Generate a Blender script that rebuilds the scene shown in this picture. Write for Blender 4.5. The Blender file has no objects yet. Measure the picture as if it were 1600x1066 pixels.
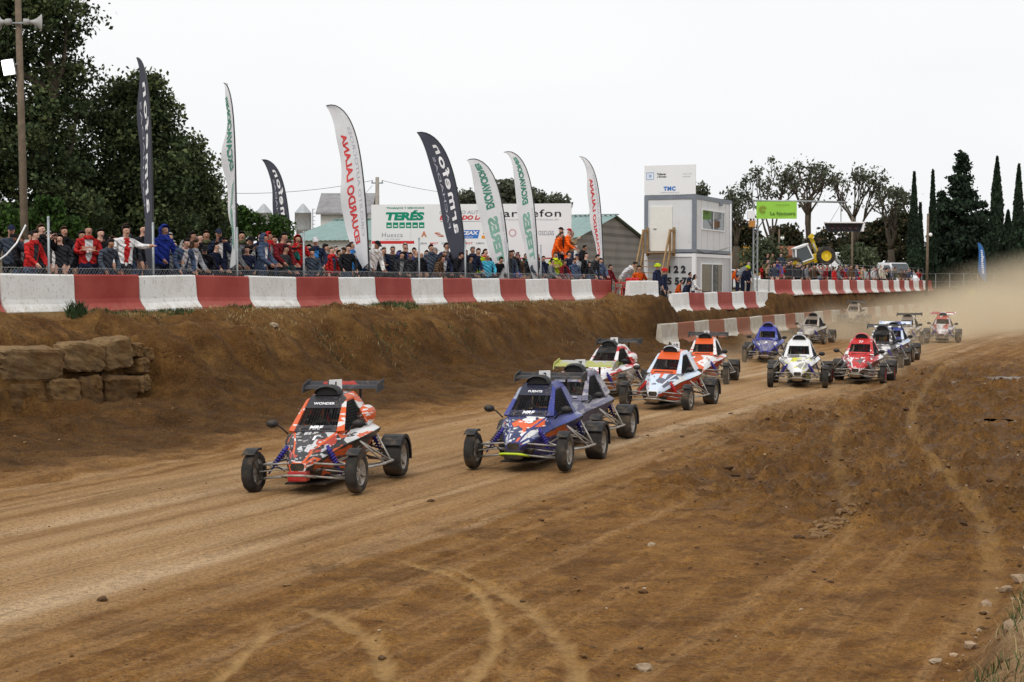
import bpy, bmesh, math, random
import numpy as np
from mathutils import Vector, Matrix, noise as mnoise
R = math.radians
rng = random.Random(7)
sc = bpy.context.scene
COL = sc.collection

# ------------------------------------------------------------------ camera
F_PX = 2500.0
PITCH = math.atan(93 / F_PX)
CAM_Z = 2.75
cam_d = bpy.data.cameras.new('camera')
cam_d.sensor_width = 36.0
cam_d.lens = F_PX / 1600 * 36.0
cam_d.clip_start = 0.1
cam_d.clip_end = 3000
cam = bpy.data.objects.new('camera', cam_d)
COL.objects.link(cam)
cam.location = (0, 0, CAM_Z)
cam.rotation_euler = (math.pi / 2 - PITCH, 0, 0)
sc.camera = cam

# ------------------------------------------------------------------ world: overcast sky
wd = bpy.data.worlds.new('World')
sc.world = wd
wd.use_nodes = True
wn = wd.node_tree.nodes
wl = wd.node_tree.links
wn.clear()
SUN_EL, SUN_AZ = R(52), R(200)
sky = wn.new('ShaderNodeTexSky')
sky.sky_type = 'NISHITA'
sky.sun_disc = False
sky.sun_elevation = SUN_EL
sky.sun_rotation = SUN_AZ
sky.dust_density = 4.0
bgs = wn.new('ShaderNodeBackground')
bgs.inputs[1].default_value = 0.07
wl.new(sky.outputs[0], bgs.inputs[0])
tcw = wn.new('ShaderNodeTexCoord')
mpw = wn.new('ShaderNodeMapping')
mpw.inputs['Scale'].default_value = (1.0, 1.0, 3.0)
wl.new(tcw.outputs['Generated'], mpw.inputs[0])
nzw = wn.new('ShaderNodeTexNoise')
nzw.inputs['Scale'].default_value = 1.7
nzw.inputs['Detail'].default_value = 4
wl.new(mpw.outputs[0], nzw.inputs[0])
crw = wn.new('ShaderNodeValToRGB')
crw.color_ramp.elements[0].position = 0.3
crw.color_ramp.elements[0].color = (0.89, 0.91, 0.94, 1)
crw.color_ramp.elements[1].position = 0.65
crw.color_ramp.elements[1].color = (1.0, 1.0, 1.0, 1)
wl.new(nzw.outputs[0], crw.inputs[0])
bgc = wn.new('ShaderNodeBackground')
bgc.inputs[1].default_value = 1.02
wl.new(crw.outputs[0], bgc.inputs[0])
mxw = wn.new('ShaderNodeMixShader')
mxw.inputs[0].default_value = 0.9
wl.new(bgs.outputs[0], mxw.inputs[1])
wl.new(bgc.outputs[0], mxw.inputs[2])
wo = wn.new('ShaderNodeOutputWorld')
wl.new(mxw.outputs[0], wo.inputs[0])

# ------------------------------------------------------------------ sun behind the cloud
sun_d = bpy.data.lights.new('sun', 'SUN')
sun_d.energy = 1.5
sun_d.angle = R(25)
sun_d.color = (1.0, 0.97, 0.92)
sun = bpy.data.objects.new('sun', sun_d)
COL.objects.link(sun)
_sd = Vector((math.sin(SUN_AZ) * math.cos(SUN_EL), math.cos(SUN_AZ) * math.cos(SUN_EL), math.sin(SUN_EL)))
sun.rotation_euler = _sd.to_track_quat('Z', 'Y').to_euler()

# ------------------------------------------------------------------ exposure
sc.view_settings.view_transform = 'Standard'
sc.view_settings.look = 'None'
sc.view_settings.exposure = 0.06
sc.view_settings.gamma = 1.0
sc.view_settings.use_curve_mapping = False
sc.cycles.use_denoising = True
sc.cycles.max_bounces = 6
sc.cycles.transparent_max_bounces = 12
sc.cycles.volume_bounces = 1
sc.cycles.volume_max_steps = 48
sc.cycles.volume_step_rate = 2.0

# ------------------------------------------------------------------ geometry of the place
# u runs along the track (away from the camera), v runs across it from the barrier on the bank
TU = Vector((0.388, 0.9216))
TV = Vector((0.9216, -0.388))
A0 = Vector((-9.38, 34.0))
TRK = math.atan2(TU.y, TU.x)

def UV(u, v, z=0.0):
    return Vector((A0.x + TU.x * u + TV.x * v, A0.y + TU.y * u + TV.y * v, z))

def toUV(x, y):
    dx, dy = x - A0.x, y - A0.y
    return dx * TU.x + dy * TU.y, dx * TV.x + dy * TV.y

_cp, _sp = math.cos(PITCH), math.sin(PITCH)

def ray(px, py):
    a, b = (px - 800) / F_PX, -(py - 533) / F_PX
    return Vector((a, _cp + b * _sp, -_sp + b * _cp))

def G(px, py, z=0.0):
    r = ray(px, py)
    k = (z - CAM_Z) / r.z
    return Vector((r.x * k, r.y * k, z))

def AT(px, py, Y):
    r = ray(px, py)
    k = Y / r.y
    return Vector((r.x * k, Y, CAM_Z + r.z * k))

# ------------------------------------------------------------------ noise
_tab = np.random.RandomState(11).rand(512, 512).astype(np.float64)

def vnoise(x, y, s=0):
    x = np.asarray(x, dtype=np.float64) + 37.3 * s
    y = np.asarray(y, dtype=np.float64) + 91.7 * s
    xi, yi = np.floor(x).astype(np.int64), np.floor(y).astype(np.int64)
    fx, fy = x - xi, y - yi
    fx = fx * fx * (3 - 2 * fx)
    fy = fy * fy * (3 - 2 * fy)
    x0, x1, y0, y1 = xi % 512, (xi + 1) % 512, yi % 512, (yi + 1) % 512
    return ((_tab[x0, y0] * (1 - fx) + _tab[x1, y0] * fx) * (1 - fy) + (_tab[x0, y1] * (1 - fx) + _tab[x1, y1] * fx) * fy) * 2 - 1

def fbm(x, y, o=4, s=0):
    a, t, k = 1.0, 0.0, 1.0
    for i in range(o):
        t = t + a * vnoise(x * k, y * k, s + i)
        a *= 0.5
        k *= 2.03
    return t

def sstep(a, b, x):
    t = np.clip((x - a) / (b - a), 0, 1)
    return t * t * (3 - 2 * t)

# ------------------------------------------------------------------ materials
class NT:
    def __init__(s, name):
        s.m = bpy.data.materials.new(name)
        s.m.use_nodes = True
        s.t = s.m.node_tree
        s.b = s.t.nodes['Principled BSDF']
        s.out = s.t.nodes['Material Output']
    def n(s, typ, **kw):
        o = s.t.nodes.new('ShaderNode' + typ)
        for k, v in kw.items():
            setattr(o, k, v)
        return o
    def l(s, a, b):
        s.t.links.new(a, b)
    def coords(s, which='Object', scale=(1, 1, 1), rot=(0, 0, 0), loc=(0, 0, 0)):
        if which == 'Position':
            src = s.n('NewGeometry').outputs['Position']
        else:
            src = s.n('TexCoord').outputs[which]
        mp = s.n('Mapping')
        mp.inputs['Scale'].default_value = scale
        mp.inputs['Rotation'].default_value = rot
        mp.inputs['Location'].default_value = loc
        s.l(src, mp.inputs[0])
        return mp.outputs[0]
    def noise(s, vec, scale=5, detail=4, rough=0.55):
        o = s.n('TexNoise')
        o.inputs['Scale'].default_value = scale
        o.inputs['Detail'].default_value = detail
        o.inputs['Roughness'].default_value = rough
        s.l(vec, o.inputs['Vector'])
        return o.outputs[0]
    def ramp(s, fac, stops, interp='LINEAR'):
        o = s.n('ValToRGB')
        cr = o.color_ramp
        cr.interpolation = interp
        while len(cr.elements) < len(stops):
            cr.elements.new(0.5)
        for e, (p, c) in zip(cr.elements, stops):
            e.position = p
            e.color = tuple(c) + (1,) if len(c) == 3 else c
        s.l(fac, o.inputs[0])
        return o.outputs[0]
    def mix(s, fac, a, b, mode='MIX'):
        o = s.n('MixRGB', blend_type=mode)
        for i, v in enumerate((fac, a, b)):
            if isinstance(v, (int, float)):
                o.inputs[i].default_value = v if i == 0 else (v, v, v, 1)
            elif isinstance(v, (tuple, list)):
                o.inputs[i].default_value = tuple(v)[:3] + (1,)
            else:
                s.l(v, o.inputs[i])
        return o.outputs[0]
    def math(s, op, a, b=0.0, clamp=False):
        o = s.n('Math', operation=op, use_clamp=clamp)
        for i, v in enumerate((a, b)):
            if isinstance(v, (int, float)):
                o.inputs[i].default_value = v
            else:
                s.l(v, o.inputs[i])
        return o.outputs[0]
    def attr(s, name):
        return s.n('Attribute', attribute_name=name).outputs['Fac']
    def bump(s, h, strength=0.3, dist=0.02):
        o = s.n('Bump')
        o.inputs['Strength'].default_value = strength
        o.inputs['Distance'].default_value = dist
        s.l(h, o.inputs['Height'])
        s.l(o.outputs[0], s.b.inputs['Normal'])
    def col(s, c):
        if isinstance(c, (tuple, list)):
            s.b.inputs['Base Color'].default_value = tuple(c)[:3] + (1,)
        else:
            s.l(c, s.b.inputs['Base Color'])
    def set(s, rough=None, metal=None, spec=None):
        if rough is not None:
            s.b.inputs['Roughness'].default_value = rough
        if metal is not None:
            s.b.inputs['Metallic'].default_value = metal
        if spec is not None:
            s.b.inputs['Specular IOR Level'].default_value = spec
        return s.m

MAT = {}

def mat(name, c, rough=0.6, metal=0.0, var=0.15, scale=4.0, bump=0.0, spec=0.3, dirt=0.0, dirtc=(0.24, 0.155, 0.08), dscale=3.0):
    """a plain procedural surface: colour with uneven tone, optional mud specks and fine relief"""
    if name in MAT:
        return MAT[name]
    t = NT(name)
    v = t.coords('Object')
    nz = t.noise(v, scale, 5)
    lo = tuple(x * (1 - var) for x in c)
    hi = tuple(min(1, x * (1 + var)) for x in c)
    col = t.ramp(nz, [(0.3, lo), (0.7, hi)])
    if dirt > 0:
        dn = t.noise(v, dscale, 6, 0.65)
        f = t.ramp(dn, [(0.62 - 0.3 * dirt, (0, 0, 0)), (0.72, (1, 1, 1))])
        f = t.math('MULTIPLY', f, min(1.0, 0.35 + dirt))
        col = t.mix(f, col, dirtc)
    t.col(col)
    if bump > 0:
        t.bump(t.noise(v, scale * 6, 4), bump, 0.02)
    MAT[name] = t.set(rough, metal, spec)
    return MAT[name]

# ------------------------------------------------------------------ mesh collecting
class MB:
    def __init__(s):
        s.v, s.f, s.m, s.sm = [], [], [], []
    def add(s, verts, faces, mi=0, smooth=False):
        o = len(s.v)
        s.v += [tuple(p) for p in verts]
        for f in faces:
            s.f.append(tuple(i + o for i in f))
            s.m.append(mi)
            s.sm.append(smooth)
        return s
    def box(s, c, d, mi=0, rot=None, taper=None):
        hx, hy, hz = d[0] / 2, d[1] / 2, d[2] / 2
        p = []
        for z in (-1, 1):
            k = 1.0 if (taper is None or z < 0) else taper
            for x, y in ((-1, -1), (1, -1), (1, 1), (-1, 1)):
                q = Vector((x * hx * k, y * hy * k, z * hz))
                if rot is not None:
                    q = rot @ q
                p.append(q + Vector(c))
        return s.add(p, [(3, 2, 1, 0), (4, 5, 6, 7), (0, 1, 5, 4), (1, 2, 6, 5), (2, 3, 7, 6), (3, 0, 4, 7)], mi)
    def bbox(s, c, d, b=0.02, mi=0, rot=None):
        """box with chamfered edges"""
        bm = bmesh.new()
        bmesh.ops.create_cube(bm, size=1)
        for v in bm.verts:
            v.co = Vector((v.co.x * d[0], v.co.y * d[1], v.co.z * d[2]))
        bmesh.ops.bevel(bm, geom=bm.edges[:], offset=b, segments=2, affect='EDGES', profile=0.6)
        bm.verts.index_update()
        vs = [(rot @ v.co if rot is not None else v.co) + Vector(c) for v in bm.verts]
        fs = [[v.index for v in f.verts] for f in bm.faces]
        bm.free()
        return s.add(vs, fs, mi)
    def bar(s, a, b, w, h=None, mi=0, up=(0, 0, 1)):
        a, b = Vector(a), Vector(b)
        h = h or w
        d = (b - a)
        L = d.length
        d.normalize()
        up = Vector(up)
        if abs(d.dot(up)) > 0.98:
            up = Vector((0, 1, 0))
        x = d.cross(up).normalized()
        y = x.cross(d)
        p = []
        for q in (a, b):
            for i, j in ((-1, -1), (1, -1), (1, 1), (-1, 1)):
                p.append(q + x * (i * w / 2) + y * (j * h / 2))
        return s.add(p, [(0, 1, 2, 3), (7, 6, 5, 4), (0, 4, 5, 1), (1, 5, 6, 2), (2, 6, 7, 3), (3, 7, 4, 0)], mi)
    def tube(s, pts, r, n=8, mi=0, caps=True, smooth=True):
        pts = [Vector(p) for p in pts]
        rs = r if isinstance(r, (list, tuple)) else [r] * len(pts)
        vs, fs = [], []
        ref = Vector((0, 0, 1))
        px = None
        for i, p in enumerate(pts):
            d = (pts[min(i + 1, len(pts) - 1)] - pts[max(i - 1, 0)]).normalized()
            if px is None:
                rf = ref if abs(d.dot(ref)) < 0.95 else Vector((1, 0, 0))
                x = d.cross(rf).normalized()
            else:
                x = (px - d * px.dot(d)).normalized()
            px = x
            y = d.cross(x)
            for k in range(n):
                a = 2 * math.pi * k / n
                vs.append(p + (x * math.cos(a) + y * math.sin(a)) * rs[i])
        for i in range(len(pts) - 1):
            for k in range(n):
                a, b = i * n + k, i * n + (k + 1) % n
                fs.append((a, b, b + n, a + n))
        s.add(vs, fs, mi, smooth)
        if caps:
            o = len(s.v) - len(vs)
            s.f.append(tuple(o + k for k in reversed(range(n)))); s.m.append(mi); s.sm.append(False)
            e = o + (len(pts) - 1) * n
            s.f.append(tuple(e + k for k in range(n))); s.m.append(mi); s.sm.append(False)
        return s
    def lathe(s, prof, n=16, mi=0, M=None, smooth=True):
        """profile of (radius, height) turned about local z"""
        vs, fs = [], []
        for r, z in prof:
            for k in range(n):
                a = 2 * math.pi * k / n
                q = Vector((r * math.cos(a), r * math.sin(a), z))
                vs.append(M @ q if M is not None else q)
        for i in range(len(prof) - 1):
            for k in range(n):
                a, b = i * n + k, i * n + (k + 1) % n
                fs.append((a, b, b + n, a + n))
        return s.add(vs, fs, mi, smooth)
    def ball(s, c, r, nu=10, nv=7, mi=0, rot=None):
        rx, ry, rz = r if isinstance(r, (tuple, list)) else (r, r, r)
        vs, fs = [], []
        for j in range(nv + 1):
            t = math.pi * j / nv
            for i in range(nu):
                a = 2 * math.pi * i / nu
                q = Vector((rx * math.sin(t) * math.cos(a), ry * math.sin(t) * math.sin(a), rz * math.cos(t)))
                if rot is not None:
                    q = rot @ q
                vs.append(q + Vector(c))
        for j in range(nv):
            for i in range(nu):
                a, b = j * nu + i, j * nu + (i + 1) % nu
                fs.append((a, a + nu, b + nu, b))
        return s.add(vs, fs, mi, True)
    def prism(s, poly, a, b, mi=0):
        """extrude polygon points (3d) by vector from a to b offsets"""
        n = len(poly)
        a, b = Vector(a), Vector(b)
        vs = [Vector(p) + a for p in poly] + [Vector(p) + b for p in poly]
        fs = [tuple(reversed(range(n))), tuple(range(n, 2 * n))]
        fs += [(i, (i + 1) % n, n + (i + 1) % n, n + i) for i in range(n)]
        return s.add(vs, fs, mi)
    def quad(s, a, b, c, d, mi=0):
        return s.add([a, b, c, d], [(0, 1, 2, 3)], mi)
    def mesh(s, name, mats, fix=True):
        me = bpy.data.meshes.new(name)
        me.from_pydata(s.v, [], s.f)
        if not isinstance(mats, (list, tuple)):
            mats = [mats]
        for m in mats:
            me.materials.append(m)
        if len(mats) > 1:
            me.polygons.foreach_set('material_index', s.m)
        me.polygons.foreach_set('use_smooth', s.sm)
        if fix and len(s.f) < 20000:
            bm = bmesh.new()
            bm.from_mesh(me)
            bmesh.ops.recalc_face_normals(bm, faces=bm.faces[:])
            bm.to_mesh(me)
            bm.free()
        me.update()
        return me
    def build(s, name, mats, parent=None, fix=True, **kw):
        return link(name, s.mesh(name, mats, fix), parent, **kw)

def link(name, me, parent=None, label=None, cat=None, group=None, kind=None):
    o = bpy.data.objects.new(name, me)
    COL.objects.link(o)
    if parent is not None:
        o.parent = parent
    return tag(o, label, cat, group, kind)

def tag(o, label=None, cat=None, group=None, kind=None):
    if label: o['label'] = label
    if cat: o['category'] = cat
    if group: o['group'] = group
    if kind: o['kind'] = kind
    return o

def thing(name, label, cat, loc=(0, 0, 0), rz=0.0, group=None):
    o = bpy.data.objects.new(name, None)
    o.empty_display_size = 0.2
    COL.objects.link(o)
    o.location = loc
    o.rotation_euler = (0, 0, rz)
    return tag(o, label, cat, group)

def copy_tree(o, parent=None):
    c = o.copy()
    COL.objects.link(c)
    c.parent = parent
    for ch in list(o.children):
        copy_tree(ch, c)
    return c

ORD = ['first', 'second', 'third', 'fourth', 'fifth', 'sixth', 'seventh', 'eighth', 'ninth', 'tenth', 'eleventh', 'twelfth', 'thirteenth', 'fourteenth', 'fifteenth', 'sixteenth', 'seventeenth', 'eighteenth', 'nineteenth', 'twentieth']
_T = ['', '', 'twenty', 'thirty', 'forty', 'fifty', 'sixty', 'seventy', 'eighty', 'ninety']
def ordinal(n):
    if n <= 20:
        return ORD[n - 1]
    if n > 99:
        return 'hundred and ' + ordinal(n - 100) if n > 100 else 'hundredth'
    if n % 10 == 0:
        return _T[n // 10][:-1] + 'ieth'
    return _T[n // 10] + '-' + ORD[n % 10 - 1]

# ------------------------------------------------------------------ lettering: flat text outlines as mesh data
_TXT = {}

def text_data(s, bold=0.0, shear=0.0, spacing=1.0):
    """(verts, faces) of a text, height about 1, starting at x 0"""
    key = (s, bold, shear, spacing)
    if key in _TXT:
        return _TXT[key]
    cu = bpy.data.curves.new('text', 'FONT')
    cu.body = s
    cu.size = 1.0
    cu.offset = bold
    cu.shear = shear
    cu.space_character = spacing
    cu.resolution_u = 3
    ob = bpy.data.objects.new('text', cu)
    COL.objects.link(ob)
    bpy.context.view_layer.update()
    me = bpy.data.meshes.new_from_object(ob.evaluated_get(bpy.context.evaluated_depsgraph_get()))
    vs = [tuple(v.co) for v in me.vertices]
    fs = [tuple(p.vertices) for p in me.polygons]
    bpy.data.objects.remove(ob)
    bpy.data.curves.remove(cu)
    bpy.data.meshes.remove(me)
    x0 = min(v[0] for v in vs); y0 = min(v[1] for v in vs)
    x1 = max(v[0] for v in vs); y1 = max(v[1] for v in vs)
    _TXT[key] = ([((v[0] - x0), (v[1] - y0)) for v in vs], fs, x1 - x0, y1 - y0)
    return _TXT[key]

def lettering(mb, s, org, ex, ey, w=None, h=None, mi=0, off=None, bold=0.0, shear=0.0, spacing=1.0, centre=True):
    """lay a text on a plane: org its centre, ex / ey unit directions, fitted into w by h"""
    vs, fs, tw, th = text_data(s, bold, shear, spacing)
    kx = (w / tw) if w else (h / th)
    ky = (h / th) if h else kx
    org, ex, ey = Vector(org), Vector(ex), Vector(ey)
    off = Vector(off) if off is not None else Vector((0, 0, 0))
    cx, cy = (tw / 2, th / 2) if centre else (0, 0)
    mb.add([org + off + ex * ((x - cx) * kx) + ey * ((y - cy) * ky) for x, y in vs], fs, mi)
    return mb
# ================================================================== ground
def terrace(u):
    z = 2.12 - 0.08 * np.clip(u, -10, 34) / 34
    z = z + (1.45 - z) * sstep(33.8, 35.6, u)
    return z + (2.04 - 1.45) * sstep(50.5, 52.5, u)

SKIDS = [  # wheel marks on the damp ground, as points on the ground
    ([(600, 872), (660, 888), (735, 918), (768, 962), (772, 1010), (742, 1064), (700, 1120)], 0.060, 1.0),
    ([(655, 880), (745, 905), (835, 960), (885, 1020), (905, 1066), (915, 1120)], 0.085, 0.85),
    ([(455, 948), (530, 972), (585, 1010), (605, 1066), (610, 1120)], 0.10, 0.85),
    ([(415, 965), (413, 992), (375, 1035), (330, 1070), (270, 1120)], 0.055, 1.0),
    ([(1490, 560), (1440, 620), (1425, 665), (1448, 715), (1495, 765), (1535, 815), (1550, 900), (1520, 1000)], 0.13, 0.40),
    ([(1325, 640), (1308, 690), (1312, 740), (1326, 800), (1320, 870)], 0.11, 0.28),
    ([(700, 925), (790, 985), (800, 1030), (790, 1066), (770, 1110)], 0.045, 0.4),
]
SKID_W = [([G(*p) for p in pts], w, a) for pts, w, a in SKIDS]
RUTS = [(10.3, 0.28, 0.9), (11.9, 0.22, 0.6), (13.0, 0.30, 1.0), (9.0, 0.25, 0.5), (7.9, 0.2, 0.35), (14.3, 0.24, 0.55), (15.2, 0.2, 0.4), (16.1, 0.22, 0.35), (12.4, 0.16, 0.4)]

PUDS = [(G(px, py, 0.0), a, b) for px, py, a, b in [(1600, 658, 0.55, 0.8), (1548, 655, 0.3, 0.45), (1575, 591, 0.9, 1.5), (1505, 597, 0.5, 0.9), (1434, 668, 0.22, 0.22), (1590, 612, 0.5, 0.8), (1555, 640, 0.35, 0.4)]]

def seg_dist(x, y, pts):
    d = np.full(x.shape, 1e9)
    for a, b in zip(pts[:-1], pts[1:]):
        ax, ay, bx, by = a.x, a.y, b.x, b.y
        L2 = (bx - ax) ** 2 + (by - ay) ** 2 + 1e-9
        t = np.clip(((x - ax) * (bx - ax) + (y - ay) * (by - ay)) / L2, 0, 1)
        d = np.minimum(d, np.hypot(x - ax - t * (bx - ax), y - ay - t * (by - ay)))
    return d

def smooth_poly(pts, n=6):
    out = []
    P = [pts[0]] + list(pts) + [pts[-1]]
    for i in range(1, len(P) - 2):
        for k in range(n):
            t = k / n
            p0, p1, p2, p3 = P[i - 1], P[i], P[i + 1], P[i + 2]
            out.append(0.5 * ((2 * p1) + (p2 - p0) * t + (2 * p0 - 5 * p1 + 4 * p2 - p3) * t * t + (3 * p1 - p0 - 3 * p2 + p3) * t ** 3))
    out.append(pts[-1])
    return out

SKID_W = [(smooth_poly(p), w, a) for p, w, a in SKID_W]

def ground_fields(x, y):
    """height and the surface masks of the ground at world points"""
    x = np.asarray(x, dtype=np.float64)
    y = np.asarray(y, dtype=np.float64)
    dx, dy = x - A0.x, y - A0.y
    u = dx * TU.x + dy * TU.y
    v = dx * TV.x + dy * TV.y
    T = terrace(u - 1.9 * (1 - sstep(1.5, 2.1, v)) * sstep(30, 34, u) * (1 - sstep(42, 46, u)))
    near = sstep(160, 60, np.abs(y))
    wob = 0.28 * fbm(u * 0.35, v * 0.2 + 5, 3, 1) + 0.10 * fbm(u * 1.4, v * 1.1, 3, 4)
    face = sstep(0.5, 1.2, v) * (1 - sstep(4.5, 6.5, v))
    vv = v + wob * face
    # slope profiles across the bank (drop below the terrace, as share of the terrace height)
    stone = np.interp(vv, [-50, 0.55, 1.25, 1.80, 2.2, 3.2, 5.0, 7.2], [1, 1, 0.84, 0.72, 0.17, 0.13, 0.05, 0.0])
    slope = np.interp(vv, [-50, 0.6, 1.4, 2.0, 2.7, 3.2, 4.3, 5.8, 7.4], [1, 0.98, 0.90, 0.76, 0.36, 0.22, 0.12, 0.05, 0.0])
    cut = np.interp(v + 0.12 * wob, [-50, 2.62, 2.72, 3.14, 3.6, 4.5, 6.5], [1, 1, 0.97, 0.22, 0.17, 0.10, 0.0])
    wcut = sstep(29.0, 32.5, u)
    wst = 1 - sstep(-0.8, 0.8, u)
    p = stone * wst + slope * (1 - wst)
    p = p * (1 - wcut) + cut * wcut
    # the end of the bank is a rounded heap in front of the lower terrace
    z = T * p
    behind = (1 - sstep(-0.6, 0.1, v))
    z = z + behind * 0.10 * sstep(40, 20, u)
    heap = np.exp(-(((u - 32.6) / 1.3) ** 2 + ((v - 1.5) / 0.8) ** 2))
    z = z + heap * 0.12
    far = sstep(104, 124, u) * sstep(2, 4, v)
    z = z * (1 - far) + 2.05 * far
    # near berm with the photographer
    berm = sstep(20.35, 21.0, v + 0.18 * fbm(u * 0.8, v * 0.5, 3, 9)) * (1 - sstep(60, 90, u))
    z = z + berm * (0.40 + 0.12 * fbm(u * 0.9, v * 0.9, 4, 3))
    track = sstep(5.5, 7.2, v) * (1 - berm)
    on_bank = sstep(0.4, 0.9, v) * (1 - sstep(5.8, 7.6, v + 0.5 * wob))
    wet = sstep(12.8, 15.6, v + 1.3 * fbm(u * 0.14, v * 0.3, 3, 6)) * sstep(-10.5, -4, u + 0.9 * (v - 16) + 1.5 * fbm(u * 0.3, v * 0.4, 3, 61)) * (1 - sstep(20, 36, u)) * track
    moist = sstep(12.0, 15.5, v + 1.0 * fbm(u * 0.12, v * 0.35, 4, 2) + 0.04 * (u - 0)) * track
    dryline = np.exp(-((v - 11.3 - 0.02 * u) / 3.5) ** 2) * track
    # relief
    streak = fbm(v * 2.3 + 0.3 * fbm(u * .05, v * .2, 2, 8), u * 0.045, 4, 12)
    fine = fbm(u * 3.1, v * 3.1, 4, 14)
    lumps = np.maximum(0, fbm(u * 2.6, v * 3.4, 4, 17) - 0.12)
    lumps2 = np.maximum(0, fbm(u * 6.5, v * 7.5, 3, 23) - 0.25)
    z = z + near * (track * (0.016 * streak + 0.006 * fine) + wet * (0.15 * lumps + 0.09 * lumps2) + moist * (0.028 * lumps + 0.028 * lumps2))
    z = z + near * on_bank * (0.15 * fbm(u * 0.9, v * 1.3, 5, 20) + 0.05 * np.abs(fbm(u * 3, v * 3.5, 4, 21)) + 0.03 * fbm(u * 9, v * 9, 2, 27)) * (1 - 0.5 * sstep(3.5, 6, v))
    z = z + near * sstep(5.0, 7.0, v) * sstep(9.0, 7.0, v) * 0.05 * fbm(u * 1.6, v * 2.4, 4, 25)
    z = z + (1 - sstep(-0.4, 0.3, v)) * 0.03 * fbm(u * 0.4, v * 0.4, 3, 22) * near
    for pc_, pa, pb in PUDS:
        ddx, ddy = x - pc_.x, y - pc_.y
        du, dv = ddx * TU.x + ddy * TU.y, ddx * TV.x + ddy * TV.y
        pm = np.exp(-((du / pb) ** 2 + (dv / pa) ** 2) ** 1.5)
        z = z * (1 - 0.85 * pm) - 0.05 * pm
    light = np.zeros_like(x)
    skid = np.zeros_like(x)
    for rv, rw, ra in RUTS:
        c = rv + 0.35 * np.sin(u * 0.05 + rv) + 0.18 * vnoise(u * 0.12, rv * 3, 30) + 0.012 * u
        g = np.exp(-((v - c) / rw) ** 2)
        g = g * (0.55 + 0.45 * vnoise(u * 0.2, rv * 7, 31))
        light = np.maximum(light, ra * np.clip(g, 0, 1) * track)
    z = z - 0.012 * light * near
    m = (y > 6) & (y < 60) & (np.abs(x) < 30)
    if m.any():
        xs, ys = x[m], y[m]
        sk = np.zeros_like(xs)
        dz = np.zeros_like(xs)
        for pts, w, a in SKID_W:
            d = seg_dist(xs, ys, pts)
            wn_ = w * (1 + 0.25 * vnoise(xs * 3, ys * 3, 33))
            inn = sstep(wn_, wn_ * 0.55, d)
            e0, e1 = pts[0], pts[-1]
            fade = sstep(0.0, 0.5, np.hypot(xs - e0.x, ys - e0.y)) * sstep(0.1, 1.0, np.hypot(xs - e1.x, ys - e1.y))
            inn = inn * fade
            sk = np.maximum(sk, 0.72 * a * inn * np.clip(0.92 + 0.45 * vnoise(xs * 5, ys * 5, 35) + 0.2 * vnoise(xs * 14, ys * 14, 36), 0, 1))
            dz = dz - 0.012 * inn + 0.016 * fade * np.exp(-((d - wn_ * 1.15) / (0.3 * w)) ** 2)
        skid[m] = sk
        z[m] = z[m] + dz
    z[m] = z[m] - 0.9 * 0 
    lump = np.clip(wet * lumps * 1.5 + moist * lumps2, 0, 1)
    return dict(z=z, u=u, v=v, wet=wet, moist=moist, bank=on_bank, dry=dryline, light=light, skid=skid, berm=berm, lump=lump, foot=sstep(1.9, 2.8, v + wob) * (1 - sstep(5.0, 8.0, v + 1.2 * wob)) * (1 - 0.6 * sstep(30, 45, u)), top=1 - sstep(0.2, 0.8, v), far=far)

def zg(x, y):
    return float(ground_fields(np.array([x]), np.array([y]))['z'][0])

def spaced(segs):
    out = []
    for a, b, st in segs:
        n = max(1, int(round((b - a) / st)))
        out += list(np.linspace(a, b, n, endpoint=False))
    return out

gx = spaced([(-9, 10, 0.05), (10, 24, 0.11), (24, 60, 0.6)])
gx = spaced([(-700, -100, 60), (-100, -40, 6), (-40, -18, 0.8), (-18, -9, 0.09)]) + gx + spaced([(60, 120, 5), (120, 760, 64)])
gy = spaced([(-80, 0, 8), (0, 8, 0.4), (8, 22, 0.05), (22, 46, 0.09), (46, 80, 0.18), (80, 135, 0.55), (135, 260, 6), (260, 1500, 60)])
gx, gy = np.array(gx), np.array(gy)
XX, YY = np.meshgrid(gx, gy)
FLD = ground_fields(XX.ravel(), YY.ravel())
nx_, ny_ = len(gx), len(gy)
co = np.stack([XX.ravel(), YY.ravel(), FLD['z']], 1).astype(np.float32)
ii = (np.arange(ny_ - 1)[:, None] * nx_ + np.arange(nx_ - 1)[None, :]).ravel()
quads = np.stack([ii, ii + 1, ii + nx_ + 1, ii + nx_], 1).astype(np.int32)
gme = bpy.data.meshes.new('ground')
gme.vertices.add(len(co))
gme.vertices.foreach_set('co', co.ravel())
gme.loops.add(quads.size)
gme.loops.foreach_set('vertex_index', quads.ravel())
gme.polygons.add(len(quads))
gme.polygons.foreach_set('loop_start', np.arange(0, quads.size, 4, dtype=np.int32))
gme.polygons.foreach_set('loop_total', np.full(len(quads), 4, dtype=np.int32))
gme.polygons.foreach_set('use_smooth', np.ones(len(quads), dtype=bool))
gme.update()
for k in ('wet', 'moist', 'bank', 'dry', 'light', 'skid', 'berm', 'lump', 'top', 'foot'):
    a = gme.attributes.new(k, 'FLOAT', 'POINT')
    a.data.foreach_set('value', FLD[k].astype(np.float32))

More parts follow.
